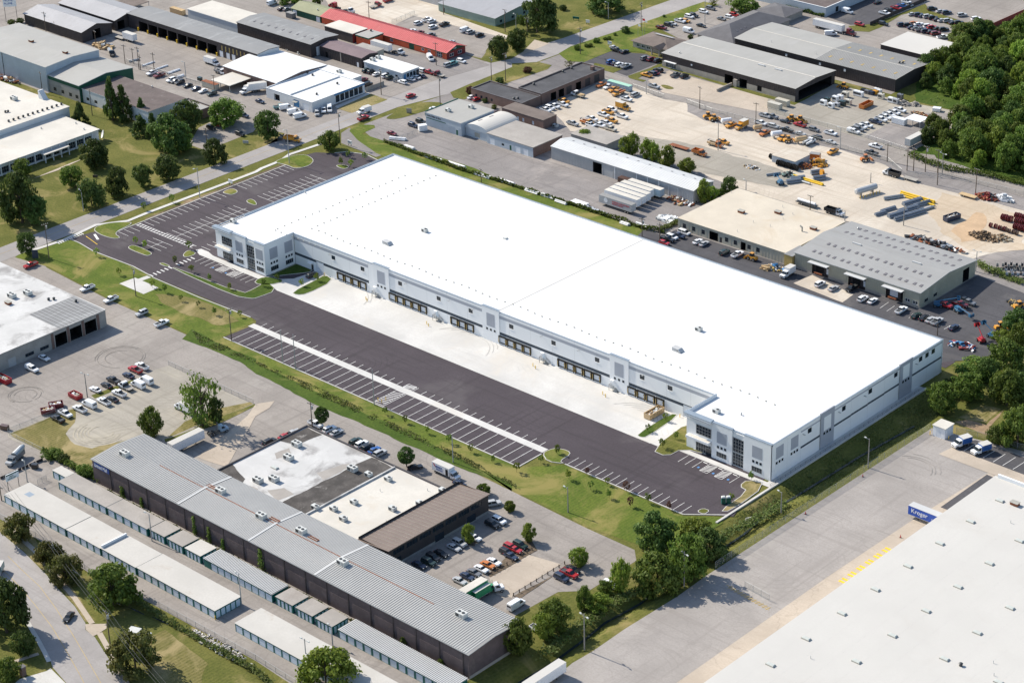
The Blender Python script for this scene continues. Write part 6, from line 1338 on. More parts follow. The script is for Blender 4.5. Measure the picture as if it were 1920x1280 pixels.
vehicle('flatbed','white',(-255.7,207.3),180,'white flatbed truck with lumber in the brick garage shade','yellow and white trucks at the brick garage',L=4,load='lumber')
row('against the brick garage bays','the bays','pickups against the brick garage',[('pickup','yellow',(-257.1,198.1),0),('pickup','white',(-254.8,194.8),0),('pickup','white',(-256.2,191.1),0),('suv','white',(-256.3,188.5),0),('pickup','white',(-256.1,185.5),0)])
vehicle('boxtruck','yellow',(-233.5,207.4),0,'yellow box truck in the middle of contractor yard','yellow and white trucks in the contractor yard',L=4)
row('in the contractor yard cluster','the box truck','yellow and white trucks in the contractor yard',[('suv','white',(-234.7,203.2)),('pickup','yellow',(-234.2,200.1)),('pickup','white',(-233.5,196.3)),('pickup','white',(-226.3,199.8)),('pickup','white',(-234.2,189.8)),('pickup','yellow',(-226.6,193.5)),('pickup','white',(-226.5,189.8)),('pickup','white',(-227.1,186.4)),('suv','white',(-230.1,184.4)),('pickup','silver',(-236.9,180.9)),('pickup','beige',(-220.8,186.1))],0)
vehicle('service','yellow',(-233.9,185),0,'yellow service truck among the white contractor pickups','yellow and white trucks in the contractor yard',L=3.6,box='orange')
vehicle('dump','orange',(-177.2,187.8),0,'orange truck towing a low flatbed trailer','yellow and white trucks in the contractor yard',L=3.6)
vehicle('service','orange',(-178.2,199.2),0,'orange crane truck parked beside the light pole','yellow and white trucks in the contractor yard',L=4.2,box='tan')
vehicle('pickup','yellow',(-176.2,203.4),0,'yellow pickup right behind the orange crane truck','yellow and white trucks in the contractor yard')
row('along the contractor yard fence','the gate','vehicles along the contractor fence',[('pickup','yellow',(-185.3,220.1),270),('pickup','orange',(-169.2,221.7),270),('pickup','white',(-177.1,229.6),0),('pickup','silver',(-180.8,237.4),0),('pickup','yellow',(-160.3,221.9),270),('service','white',(-149.2,223.3),90,dict(L=3.4)),('pickup','yellow',(-136.2,222.5),270)])
vehicle('boxtruck','yellow',(-180.7,222.7),270,'yellow box truck along the contractor yard fence','vehicles along the contractor fence',L=3.8)
# --- top right lots
vehicle('van','white',(-219.8,337.7),45,'white van standing beside the long semi-trailer','vehicles behind the dark depot')
vehicle('trailer','white',(-224.8,343.1),0,'long white semi-trailer behind the dark depot','vehicles behind the dark depot')
vehicle('tractor','dark_red',(-213.8,343.4),0,'dark red truck tractor pulling the long white semi-trailer','vehicles behind the dark depot')
vehicle('suv','red',(-217.5,357),0,'red SUV under the bare tree at the top','vehicles behind the dark depot')
vehicle('suv','black',(-209.6,364.4),0,'black SUV alone beside the curved kerb','vehicles behind the dark depot')
row('in the dark lot at the top','the bare tree','cars in the dark top lot',[('van','white',(-232.4,368.4),0),('pickup','white',(-217.7,377.3),0),('pickup','black',(-217.9,382.1),0),('pickup','red',(-217.7,386.8),0),('pickup','blue',(-217.1,391),0),('pickup','silver',(-216.5,394),0),('suv','white',(-219.2,397.4),0),('sedan','black',(-229.6,388.7),90)])
row('in the far row of the crowded lot','its left end','cars in the crowded top lot',[('sedan','silver',(-206.9,384.1)),('suv','dark_blue',(-204.3,384.9)),('sedan','dark_blue',(-201.9,384.9)),('suv','silver',(-199.6,385.5)),('suv','black',(-196.7,385.3)),('sedan','black',(-193.7,384.7)),('sedan','silver',(-191.3,385)),('suv','silver',(-189.1,386)),('sedan','black',(-185.5,385.1)),('suv','black',(-183.7,386.6))],60)
row('in the middle row of the crowded lot','its left end','cars in the crowded top lot',[('suv','dark_blue',(-202.2,368.4)),('suv','black',(-199.7,369.6)),('hatch','orange',(-199.4,373.8)),('sedan','white',(-196.8,373.9)),('sedan','dark_blue',(-193.9,373.9)),('suv','white',(-191.9,374.1)),('suv','red',(-189.5,373.7)),('sedan','dark_green',(-186.6,374.2)),('suv','black',(-183.8,374.5))],60)
row('in the near row of the crowded lot','its left end','cars in the crowded top lot',[('sedan','dark_blue',(-196.7,368.2)),('sedan','grey',(-194.4,368.1)),('pickup','grey',(-191.5,367.8)),('suv','dark_blue',(-188.8,367.6)),('sedan','black',(-186.4,368.1)),('suv','dark_red',(-183.6,367.7))],60)
vehicle('pickup','white',(-178.3,365.3),60,'white pickup beside the trees at the crowded lot','cars in the crowded top lot')
row('on the open pale lot at the top right','the verge','cars on the pale top lot',[('suv','black',(-204.2,396.1),60),('sedan','silver',(-199.3,395.8),60),('suv','dark_blue',(-195.9,395.5),60),('suv','silver',(-188.5,396.9),60),('suv','white',(-180.6,396.3),60),('sedan','dark_red',(-174.9,395.9),60)])
# --- service lane and generator yard
row('parked along the service lane fence','the woods','vehicles along the service lane',[('pickup','black',(-123.7,231),180),('pickup','white',(-126.5,237.8),180),('sedan','silver',(-142.9,230.6),0),('suv','black',(-150,230.9),180),('pickup','white',(-148.5,238.2),0),('suv','grey',(-156.1,237.3),0),('sedan','silver',(-157.7,230.4),0),('pickup','red',(-163.6,238),180),('pickup','black',(-164.3,230.1),180),('sedan','black',(-170.8,237.6),180),('suv','silver',(-171,230.1),0),('pickup','grey',(-178.1,238.4),0)])
row('in the slanting row by the white tent','the fence corner','white pickups by the tent',[('camper','white',(-142.5,245.5)),('pickup','grey',(-142.7,248.7)),('pickup','white',(-143.3,251.7)),('pickup','white',(-142.5,254.6)),('pickup','dark_blue',(-141.9,260.1)),('pickup','white',(-141.6,263.5)),('pickup','white',(-141.7,266.9)),('pickup','white',(-142.1,270.1)),('pickup','white',(-141.8,273.3)),('pickup','white',(-141.6,277.2))],0)
vehicle('trailer','silver',(-116.3,253.1),270,'weathered grey semi-trailer parked at the edge of woods','trailers by the woods')
# --- trailers beyond the warehouse
for i,(p,c,lb) in enumerate((((-166.1,126.2),'silver','grey semi-trailer with faded red lettering, nearest the hedge'),((-167.7,131.2),'white','second semi-trailer in the row, behind the red-lettered one'),((-167.9,134.4),'white','third semi-trailer in the row beside the pale shed'),((-168.3,137.7),'white','fourth semi-trailer in the row, rusty roofed'),((-168.8,141),'white','fifth semi-trailer in the row, long tan roof'),((-167,144.1),'pale_blue','pale blue semi-trailer closest to the metal shed doors'))):
    t = vehicle('trailer',c,p,180,lb,'semi-trailers by the pale shed',L=16.1 if i != 4 else 14.6,roof='roof_cream' if i else 'roof_metal')
    if i == 0:
        for j,(tx,sz,z) in enumerate((('WABASH COLLECTION',.8,3.0),('SERVICE CENTER',.7,2.2))): text(t,tx,sz,'ink_red',(1.5,1.33,z),90,180)
        o = put('emblem',shared('emblem',lambda: MB().cyl((0,0,0),(0,.03,0),.95,'sign_white',n=18).mesh('emblem')),t,(4.6,1.31,2.7))
row('in the shop lot behind the white warehouse','the hedge','cars at the beige workshop',[('hatch','red',(-131.8,112.3),0),('pickup','black',(-133,115.5),0),('suv','white',(-132.8,117.9),0),('pickup','dark_blue',(-132,120.4),0),('sedan','white',(-123.3,120.9),90),('sedan','silver',(-120.3,120.9),90),('suv','dark_green',(-109.9,119.5),90),('pickup','white',(-105.1,120.9),90)])
vehicle('minivan','white',(-132,124),0,'long white passenger van against the beige workshop wall','cars at the beige workshop')
vehicle('boxtruck','white',(-81.4,120.2),270,'white box truck with square body beside the khaki warehouse','cars at the khaki warehouse',L=3.8)
row('in front of the khaki warehouse','the box truck','cars at the khaki warehouse',[('suv','white',(-68,119.6),90),('sedan','silver',(-62.4,119.8),90),('pickup','black',(-57.5,123.7),270),('suv','white',(-49.8,119.3),90),('sedan','white',(-46.3,120.1),90),('pickup','white',(-34.6,120),90),('sedan','dark_green',(-28.6,120),90),('sedan','black',(-25.7,120.3),90),('sedan','silver',(-23.2,120.3),90),('pickup','silver',(-20.7,120.5),90),('sedan','dark_blue',(-14.1,120.4),90)])
row('in the shade at the end of the khaki warehouse','the wall','trucks in the khaki warehouse shade',[('pickup','black',(-22.7,140),0),('pickup','dark_red',(-22,136.6),0),('pickup','red',(-25.7,132.8),0),('pickup','grey',(-20.8,139.6),0)])
# --- contractor yard trucks
vehicle('dump','white',(-101.8,173.5),0,'white-cabbed dump truck with black body on the tan yard','trucks in the tan yard',L=5.2,box='black')
vehicle('dump','white',(-103.7,217.7),180,'white-cabbed dump truck with dark body by the lane fence','trucks in the tan yard',L=4.6,box='black')
# --- frontage drive and repair garage
vehicle('pickup','red',(-296,-48.3),270,'red pickup parked beside the dark roadside sign','vehicles on the frontage drive')
row('parked on the frontage drive verge','the street','vehicles on the frontage drive',[('pickup','white',(-264.1,-47.2),270),('pickup','white',(-250.2,-47.6),270),('suv','silver',(-233.2,-47.6),270),('pickup','white',(-221.5,-48.3),90)])
vehicle('sedan','white',(-231.5,-90.1),0,'white sedan in the shade beside the repair garage','vehicles at the repair garage')
vehicle('camper','white',(-228,-97.6),0,'white pickup with rack beside the repair garage wall','vehicles at the repair garage')
vehicle('suv','black',(-210.5,11.2),90,'black SUV parked at the white warehouse side door','vehicle at the warehouse')
row('in the far row of the gravel lot','the pole','vehicles on the gravel lot',[('sedan','white',(-200.1,-93.1)),('sedan','black',(-199.6,-88.9)),('pickup','black',(-200.5,-85.4)),('sedan','dark_blue',(-199.7,-79.9)),('pickup','red',(-200.9,-76.1)),('pickup','white',(-201.2,-73.1))],180)
row('in the near row of the gravel lot','the bins','vehicles on the gravel lot',[('pickup','black',(-193,-113.3),180),('pickup','white',(-194.1,-109.6),0),('pickup','white',(-193,-104.7),180),('van','white',(-193,-100.9),180),('pickup','white',(-191.1,-96.6),180),('sedan','black',(-190.5,-93.6),180),('pickup','white',(-191.8,-89.9),180),('van','white',(-191.6,-82.3),180),('van','white',(-191.8,-78.8),180)])
vehicle('flatbed','white',(-192.2,-85.7),180,'white pickup with a brown flat deck on the gravel lot','vehicles on the gravel lot',L=3.2)
vehicle('boxtruck','white',(-166,-83.2),180,'white box truck with green stripe behind the spreading tree','vehicles on the gravel lot',L=5)
vehicle('tractor','pale_blue',(-148.1,-85.9),75,'pale blue truck tractor in the shadow of the spreading tree','trucks behind the mail building',sleeper=False)
vehicle('trailer','white',(-148.4,-98),90,'white semi-trailer parked behind the mail building corner','trucks behind the mail building',L=12.5)
row('behind the mail wing corner','the pole','vehicles behind the mail wing',[('pickup','white',(-128.2,-63),0),('suv','white',(-122.4,-62.4),90),('sedan','silver',(-119.3,-62.4),90),('suv','dark_green',(-110.5,-62.6),90),('suv','white',(-107.9,-62.5),90),('suv','black',(-105,-62.6),90),('sedan','blue',(-102.3,-62.5),90),('suv','silver',(-99.5,-62.8),90),('suv','black',(-130.7,-79.8),90),('sedan','red',(-129.9,-74.3),90),('sedan','silver',(-129.6,-70.9),90)])
vehicle('sedan','black',(-85.4,-61.8),60,'black sedan in the shade of the round lollipop tree','vehicles behind the mail wing')
t = vehicle('boxtruck','white',(-76.6,-58.6),0,'white delivery box truck with dark lettering beside grass swale','vehicles behind the mail wing',L=7.2,H=3.6)
text(t,'LIPPERTS',.95,'sign_blue',(-2.2,-1.25,2.55),90,0,sx=.8); text(t,'moving & storage',.5,'sign_blue',(-1.9,-1.25,1.8),90,0,sx=.8); put('side_door',boxmesh('sdr',(1.0,.05,2.1),'opening','side_door'),t,(2.6,-1.23,1.0))
b = MB(); b.add([(-3.1,-1.245,3.3),(-2.3,-1.245,2.4),(-1.8,-1.245,2.5),(-2.6,-1.245,3.35)],[(0,1,2,3)],'ink_red'); b.build('logo',t)
vehicle('sedan','dark_blue',(-68.2,-60.3),0,'dark blue sedan tucked behind the bronze roof corner','vehicles behind the mail wing')
vehicle('suv','silver',(-52.8,-62.1),60,'silver SUV beside the small tree at the mail office corner','cars at the mail office')
row('in the mail office shade row','the small tree','cars at the mail office',[('suv','white',(-45,-68),0),('suv','black',(-45.1,-70.8),0),('sedan','white',(-44,-79.2),0),('suv','silver',(-45.2,-84.2),0),('sedan','silver',(-44.8,-86.8),0),('sedan','black',(-45.3,-91.4),0),('suv','black',(-45.5,-94.4),0),('suv','dark_green',(-44.8,-96.9),0),('sedan','dark_blue',(-45.8,-99.7),0)])
row('in the row by the rope-post fence','the green trailer','cars by the post fence',[('sedan','silver',(-31.5,-98.2)),('sedan','dark_blue',(-31.5,-95.2)),('sedan','grey',(-31.4,-92.6)),('sedan','white',(-31.2,-89.9)),('sedan','orange',(-31.2,-87.2)),('sedan','white',(-31,-85)),('suv','black',(-31.6,-79.2)),('suv','red',(-32.5,-76.5))],0)
row('under the yellow-green tree by the post fence','the tree','cars by the post fence',[('suv','dark_green',(-31.4,-73.8)),('sedan','red',(-30.9,-76.4)),('sedan','dark_blue',(-29.5,-79.7))],0)
row('in the last bays by the post fence','the tree','cars by the post fence',[('sedan','black',(-11.6,-73.7)),('pickup','red',(-11,-76)),('suv','dark_blue',(-11.3,-78.9))],0)
vehicle('trailer','green',(-23.6,-102.5),90,'green semi-trailer with white roof beside mail building','trucks by the mail building',L=12.0,roof='roof_cream')
vehicle('boxtruck','green',(-22.2,-99.8),90,'green box truck with white cab beside the green trailer','trucks by the mail building',L=6,box='green')
vehicle('tractor','white',(-21.6,-96),60,'white truck tractor at the stone lot corner','trucks by the mail building',sleeper=False)
vehicle('van','white',(-11.4,-97.1),90,'white high van behind the mail building roof','trucks by the mail building')
vehicle('pickup','white',(1.1,-101.8),0,'white pickup half hidden by the leafy tree','vehicles by the ditch')
vehicle('suv','white',(1.1,-72.9),0,'white SUV half hidden behind the pale young tree','vehicles by the ditch')
vehicle('trailer','white',(18.4,-118.7),90,'white trailer at the bottom edge beside the ditch','vehicles by the ditch',L=14)
# --- distribution yard
for p,lb in (((31.6,56.1),'first white and blue delivery van in the yard bays'),((38.3,56.2),'second white and blue delivery van, nearer the trees')):
    t = vehicle('boxtruck','white',p,250,lb,'delivery vans in the yard bays',L=3.4,H=2.95,box='blue')
t = vehicle('trailer','royal',(49.8,11.0),180,'blue grocery trailer with white lettering backed to the dock','trailer at the dock',L=15.2,roof='roof_metal_white')
text(t,'Kroger',1.9,'sign_white',(6.6,1.33,2.75),90,180); text(t,'Center ignition',.6,'sign_white',(-.2,1.33,2.3),90,180)
# --- road at lower left
vehicle('sedan','black',(-99.6,-179.7),-62,'black sedan driving down the curved road','traffic on the curved road')
t = vehicle('boxtruck','white',(-133.5,-178.2),-52,'white and teal van entering at the left edge of road','traffic on the curved road',L=3.4,H=2.9,box='teal')

# ================================================================ trees, shrubs, weeds
def crown_mesh(seed,kind,mat,n=2600,leaf=.055):
    """unit crown (radius 1, height 1 from z=0 to 1): leaf-sized faces gathered in clumps through the volume"""
    r = random.Random(seed); vs = []; fs = []
    cl = []
    nc = {'cone': 70,'sparse': 36}.get(kind,64)
    for _ in range(nc):
        while True:
            a = r.uniform(0,2*math.pi); t = r.random()
            if kind == 'round': z = t; rad = math.sqrt(max(0,1-(2*t-1)**2))
            elif kind == 'broad': z = t; rad = math.sqrt(max(0,1-(1.6*t-.6)**2)) if t > .0 else .8
            elif kind == 'cone': z = t**1.4; rad = (1-z)*.95+.06
            elif kind == 'column': z = t; rad = math.sin(math.pi*min(1,t*.92+.08))**.6*.85
            else: z = t; rad = math.sqrt(max(0,1-(2*t-1)**2))
            q = r.random()**.33 if kind != 'sparse' else r.random()**.6
            if kind in ('round','sphere') or r.random() < .95: break
        jit = 1 if kind == 'sphere' else r.uniform(.82,1.08)
        cl.append((math.cos(a)*rad*q*jit,math.sin(a)*rad*q*jit,z,r.uniform(.20,.34)*(1.0 if kind != 'cone' else .75)))
    for i in range(n):
        cx,cy,cz,cr = cl[r.randrange(len(cl))]
        d = Vector((r.gauss(0,1),r.gauss(0,1),r.gauss(0,1))); d.normalize(); q = r.random()**.4
        p = Vector((cx,cy,cz*1.0))+Vector((d.x*cr*q,d.y*cr*q,d.z*cr*q*.55))
        if kind == 'sphere':
            s_ = Vector((p.x,p.y,(p.z-.5)*2)); l = s_.length
            if l > 1: s_ /= l; p = Vector((s_.x,s_.y,s_.z/2+.5))
        s_ = leaf*r.uniform(.7,1.5); nrm = (d+Vector((r.gauss(0,.5),r.gauss(0,.5),r.gauss(.4,.5)))).normalized()
        u = nrm.orthogonal().normalized(); v = nrm.cross(u); k = r.uniform(0,6.28); u,v = u*math.cos(k)+v*math.sin(k),v*math.cos(k)-u*math.sin(k)
        o = len(vs); vs += [tuple(p+u*s_),tuple(p+v*s_*.8),tuple(p-u*s_*.7+v*s_*.2),tuple(p-v*s_*.8)]; fs.append((o,o+1,o+2,o+3))
    b = MB(); b.add(vs,fs,mat); return b.mesh('crown')
def trunk_mesh(seed,sparse=False):
    r = random.Random(seed); b = MB(); b.cyl((0,0,0),(0,0,.55),.035,'bark',.022,n=7)
    for i in range(7 if not sparse else 12):
        a = r.uniform(0,6.28); z0 = r.uniform(.25,.55); l = r.uniform(.25,.42); p1 = (math.cos(a)*l*.55,math.sin(a)*l*.55,z0+l*.75)
        b.cyl((0,0,z0),p1,.016,'bark',.006,n=5)
        if sparse: b.cyl(p1,(p1[0]*1.5,p1[1]*1.5,p1[2]+.12),.006,'bark',.002,n=4)
    return b.mesh('trunk')
def crown(kind,mat,v):
    n = dict(round=3600,broad=4200,cone=3000,column=2800,sphere=4200,sparse=720,sapling=130).get(kind,2000)
    return shared(('crown',kind,mat,v),lambda: crown_mesh(len(kind)*37+v*101,kind if kind != 'sapling' else 'round',mat,n,.055 if kind != 'sapling' else .16))
def tree(label,x,y,h,r,kind='round',mat='leaf_mid',group=None,name='tree',base=.16,cat='tree'):
    t = thing(name,label,cat,(x,y,ground_z(x,y)-.05),rnd.uniform(0,6.28),group); v = rnd.randrange(4 if kind in ('round','broad') else 2)
    tk = put('trunk',shared(('trunk',v,kind == 'sparse'),lambda: trunk_mesh(v+5,kind == 'sparse')),t); tk.scale = (h*.75 if kind != 'sapling' else h*.4,h*.75 if kind != 'sapling' else h*.4,h)
    c = put('crown',crown(kind,mat,v),t,(0,0,h*base)); c.scale = (r*1.08,r*1.08,h*(1-base)*.94)
    return t
STREET = 'trees on the office lawn'
TREES = [
    (-345.8,7.9,8.4,4.26,'round','leaf_mid','round tree on the lawn before the white office entrance'),
    (-323.9,13.7,11.7,4.2,'broad','leaf_dark','dark street tree beside the lamp post\'s neighbour on the lawn'),
    (-323.6,25.9,9.3,3.7,'round','leaf_dark','small dark street tree between two larger ones on the lawn'),
    (-321.4,36.5,10.2,4.78,'round','leaf_dark','street tree on the lawn just left of the tall pole'),
    (-324.4,1.1,10.6,4.95,'broad','leaf_dark','wide dark street tree beside the leaning lamp post'),
    (-331.7,-26,19.9,6.97,'broad','leaf_dark','largest dark tree at the left edge of the lawn'),
    (-326.5,-23.3,11.2,4.63,'round','leaf_dark','dense tree touching the largest lawn tree, nearer the street'),
    (-305.7,-42.7,8.7,3.37,'round','leaf_dark','small round tree at the street corner by the red pickup'),
    (-370,2.2,7.1,3.53,'round','leaf_mid','tree half hiding the white office entrance'),
    (-355.6,26.5,11.3,5.3,'broad','leaf_dark','tree at the right end of the white office front'),
    (-320.2,59.8,10.3,4.31,'broad','leaf_dark','isolated street tree below the shaded car lot'),
    (-322.8,90.2,12.5,4.95,'round','leaf_dark','dense round tree beside the yellow sweeper truck'),
    (-344.3,55.9,15.8,7.4,'broad','leaf_dark','big spreading tree before the brick annex'),
    (-341.5,61,7.2,4.11,'round','leaf_mid','lower tree leaning from the big spreading one'),
    (-356.1,74.8,14,6.15,'round','leaf_dark','tall full tree against the brick annex'),
    (-349.1,90.2,11.7,6.6,'broad','leaf_mid','wide tree shading the small car lot'),
    (-368.8,60.8,8.2,4.76,'cone','leaf_dark','low dark evergreen at the end of the evergreen clump'),
    (-361.9,61.5,10.8,3.62,'cone','leaf_dark','slim evergreen next to the big spreading tree'),
    (-396.7,50.9,10.7,3.99,'cone','leaf_dark','dark evergreen close to the white office roof corner'),
    (-391,63.5,19,4.28,'cone','leaf_dark','tallest pine in front of the brown-roofed workshop'),
    (-387.3,66.4,15.7,4.56,'cone','leaf_dark','second pine in front of the brown-roofed workshop'),
    (-381.3,71.2,10.1,3.13,'cone','leaf_dark','slim pine at the right of the workshop pines'),
    (-295,98.6,8.1,4.06,'round','leaf_mid','bushy small tree at the entrance of the new parking lot'),
    (-317.4,222.1,10.4,4.19,'round','leaf_dark','street tree beside the red shop\'s back lot'),
    (-324.7,239.2,4.9,2.74,'round','leaf_dark','street tree next to the tall pole at the upper street'),
    (-435.3,221,5.1,2.26,'round','leaf_mid','leafy tree at the top edge behind the olive roof'),
    (-448.3,219,4,3.91,'round','leaf_light','pale green bush at the top edge by dark cars'),
    (-450.6,213.4,3.7,2.92,'round','leaf_mid','low bush at the top edge by the white van'),
    (-327.2,258.5,18.1,8.33,'broad','leaf_dark','big shade tree on the upper lawn beside the street'),
    (-317.3,234.7,10.3,4.23,'round','leaf_dark','small full tree below the big upper lawn tree'),
    (-321,300.1,10.1,7.91,'broad','leaf_dark','second big shade tree on the upper lawn'),
    (-271.8,341.3,8.1,6.65,'broad','leaf_mid','broad tree above the charcoal-roofed office'),
    (-287.8,338,3.8,2.23,'sparse','leaf_mid','thin sparse tree beside the office driveway'),
    (-221.7,171,4.8,2.44,'round','leaf_light','pale young tree on the flat tan shed roof edge'),
    (-198.7,169.3,7.7,3.19,'column','leaf_light','first bright green poplar behind the white metal shed'),
    (-196.4,171.2,9.7,2.93,'column','leaf_light','tallest bright green poplar behind the white metal shed'),
    (-189.4,171.4,8.8,2.91,'column','leaf_light','third bright green poplar behind the white metal shed'),
    (-185.4,171.1,8.5,2.64,'column','leaf_light','fourth bright green poplar behind the white metal shed'),
    (-178.4,170.5,8.7,3.94,'column','leaf_light','wide bright green poplar behind the white metal shed'),
    (-168,170.1,6.4,3.13,'round','leaf_light','low bright bush at the end of poplar row'),
    (-285.1,233.2,2.8,2.36,'sparse','leaf_rust','bare brownish shrub at the brick garage corner'),
    (-144.4,151.1,9.8,2.78,'column','leaf_light','bright green tree at the pale shed\'s right end'),
    (-142.8,154,6.3,2.28,'round','leaf_light','lower bright bush beside the beige workshop corner'),
    (-141.7,163.3,7.4,3.06,'round','leaf_dark','dark tree behind the beige workshop'),
    (-143.7,160.8,3,2.04,'round','leaf_mid','bush between the two trees behind beige workshop'),
    (-155.2,-85.7,18.6,6.51,'sparse','leaf_mid','tall spreading half-bare tree beside the mail yard'),
    (-159.3,-85.2,12.8,4.64,'sparse','leaf_mid','loose left limb tree over the green-striped truck'),
    (-153.5,-81.7,9.3,2.42,'round','leaf_dark','small dense tree under the spreading half-bare tree'),
    (-162.2,-100.5,10.5,3.45,'round','leaf_mid','full green tree just behind the ribbed roof corner'),
    (-126.6,-61.6,7,2.16,'sphere','leaf_dark','clipped lollipop tree beside the wooden pole'),
    (-88.3,-62.5,7,2.45,'sphere','leaf_dark','clipped lollipop tree left of the white box truck'),
    (-59.2,-59.5,3.9,1.96,'sphere','leaf_mid','clipped round tree behind the mail office corner'),
    (-46.8,-61.5,3.8,1.58,'sphere','leaf_light','small round light green tree in the office car park'),
    (-43.8,-81.9,6.3,1.79,'round','leaf_light','small yellow-green tree in the office shade row'),
    (-31.6,-69.9,5.9,1.89,'round','leaf_light','yellow-green tree on the mulch island of car park'),
    (-12.5,-70.4,5.9,2.6,'round','leaf_light','yellow-green tree at the end of the post fence'),
    (5.1,-73.1,10.9,3,'column','leaf_light','pale upright tree at the ditch corner'),
    (3.6,-86,7.6,1.98,'broad','leaf_mid','thin dark tree behind the yard lamp post'),
    (2.1,-76.5,4.1,2.18,'broad','leaf_mid','tree shading the half-hidden white SUV'),
    (6.3,-83.6,5.3,3.42,'round','leaf_light','bushy pale growth on the ditch bank'),
    (3.7,-98.9,9.4,4.17,'broad','leaf_mid','feathery tree above the half-hidden white pickup'),
    (4.2,-102.6,7.5,3,'round','leaf_light','lower feathery tree beside the ditch'),
    (3.5,-112.8,10.8,3.85,'round','leaf_mid','full tree at the right corner of the mail building'),
    (-1.3,-50.8,12,5.43,'broad','leaf_dark','broad dark tree on the slope above the ditch'),
    (6.2,-41.7,9.2,4.51,'round','leaf_light','light green tree in the clump by the ditch'),
    (12.1,-43.1,10,4.48,'broad','leaf_dark','dark tree at the fence side of ditch clump'),
    (11,-64.6,12.2,5.85,'broad','leaf_mid','broad grey-green tree overhanging the drive end'),
    (14.8,-56,14.1,5.15,'round','leaf_mid','tall tree in the ditch clump behind the lamp post'),
    (8.9,-55.7,6.9,3.7,'round','leaf_mid','middle tree of the clump where the drive ends'),
    (-142.6,-164.1,8.9,4.11,'round','leaf_rust','rust-tinted tree at the top of curved road'),
    (-126.4,-166.1,6.8,3.64,'round','leaf_rust','rust-tinted tree around the road\'s first wooden pole'),
    (-115.1,-168.7,8.3,4.54,'broad','leaf_rust','widest rust-tinted tree beside the curved road'),
    (-95.6,-167.8,12,6.85,'broad','leaf_mid','large spreading green tree by the storage fence'),
    (-66.4,-183.2,11,6.01,'broad','leaf_rust','dark rust-green tree near the utility cabinet'),
    (-107.1,-194.6,16.3,5.7,'broad','leaf_dark','big dark tree at the left edge of curved road'),
    (-94.7,-197.9,7.4,2.89,'round','leaf_dark','smaller dark tree beside the footpath'),
    (-88.5,-207.6,6.5,3.39,'round','leaf_mid','rounded bush tree by the brick entrance pier'),
    (-128.8,-165.9,4.8,2.31,'round','leaf_rust','small rust tree behind the first wooden pole'),
    (-22.6,-156.4,11.7,6.89,'broad','leaf_light','bright green tree rising over the bottom storage row'),
    (14.8,69,10.5,4.41,'round','leaf_mid','first bushy tree beyond the warehouse\'s shaded slope'),
    (16.3,81.7,8.7,4.9,'round','leaf_mid','second bushy tree beyond the shaded slope'),
    (10.7,82.8,5.7,3.85,'round','leaf_dark','dark tree behind the two bushy slope trees'),
    (9.9,96.4,6,5.64,'broad','leaf_mid','broad tree near the small asphalt pad'),
    (14.4,105,11,5.68,'broad','leaf_mid','tree overhanging the machine junk corner'),
    (27.8,85.6,11.9,5.31,'broad','leaf_mid','large tree above the sunny clearing'),
    (28.6,92.1,8.9,4.27,'round','leaf_dark','dark tree at the right edge above the clearing'),
    (43.8,65.8,12.6,5.35,'broad','leaf_mid','bushy tree behind the delivery vans'),
    (37.7,62.9,5.5,2.88,'round','leaf_mid','small tree beside the second delivery van'),
    (43,73.9,8.3,4.15,'round','leaf_dark','tree at the right edge behind the van bays'),
    (14.4,95.4,8.1,3.46,'round','leaf_dark','tree squeezed between pad and clearing trees'),
    (4.3,130.2,9.3,4.51,'round','leaf_dark','tree beside the red boom lift'),
    (3.7,122.1,4.4,3.36,'round','leaf_light','light bush under the boom lifts'),
    (10.4,122.6,9.2,3.57,'round','leaf_mid','tree at the right edge below the equipment'),
    (-167.5,363.9,9.6,5.8,'broad','leaf_mid','tree beside the crowded car lot corner'),
    (-175.2,-128.5,2.8,3.12,'round','leaf_mid','clipped hedge bush along the fenced grass lot'),
    (-170.3,-128.1,2.6,1.86,'round','leaf_dark','hedge bush next to the mail building corner'),
    (-158.4,-129.1,3.9,2.65,'round','leaf_mid','wild shrub at the mail building sign corner'),
]
for x,y,h,r_,k,mt,lb in TREES: tree(lb,x,y,h,r_,k,mt,base=.05 if h < 4 else (.22 if k == 'sphere' else .12),name={'cone': 'evergreen_tree','column': 'poplar_tree'}.get(k,'tree') if h > 3 else 'shrub',cat='tree' if h > 3 else 'shrub')

# woodland at the upper right and along the right edge
def inside(p,poly):
    c = False
    for (ax,ay),(bx,by) in zip(poly,poly[1:]+poly[:1]):
        if (ay > p[1]) != (by > p[1]) and p[0] < (bx-ax)*(p[1]-ay)/(by-ay)+ax: c = not c
    return c
def woods(poly,n,dmin,label,group,mats):
    xs = [p[0] for p in poly]; ys = [p[1] for p in poly]; got = []; k = 0
    while len(got) < n and k < 6000:
        k += 1; p = (rnd.uniform(min(xs),max(xs)),rnd.uniform(min(ys),max(ys)))
        if inside(p,poly) and all(math.hypot(p[0]-q[0],p[1]-q[1]) > dmin for q in got): got.append(p)
    for p in got:
        h = rnd.uniform(6,12.5); tree(label,p[0],p[1],h,h*rnd.uniform(.38,.52),rnd.choice(('broad','round','broad')),rnd.choice(mats),group,base=.02)
woods([(-148.6,299.7),(-161.5,323.1),(-160.4,332.7),(-163.5,352.3),(-163.9,367.9),(-163.2,377.7),(-155.8,383.6),(-145.7,400.8),(-115.5,355.6),(-116.1,329.9),(-113.3,313.8),(-124,301.2),(-132.6,304.4)],50,7.4,'tree in the dense wood at the upper right, above its gap','woodland trees above the gap',('leaf_mid','leaf_dark','leaf_mid','leaf_mid','leaf_light'))
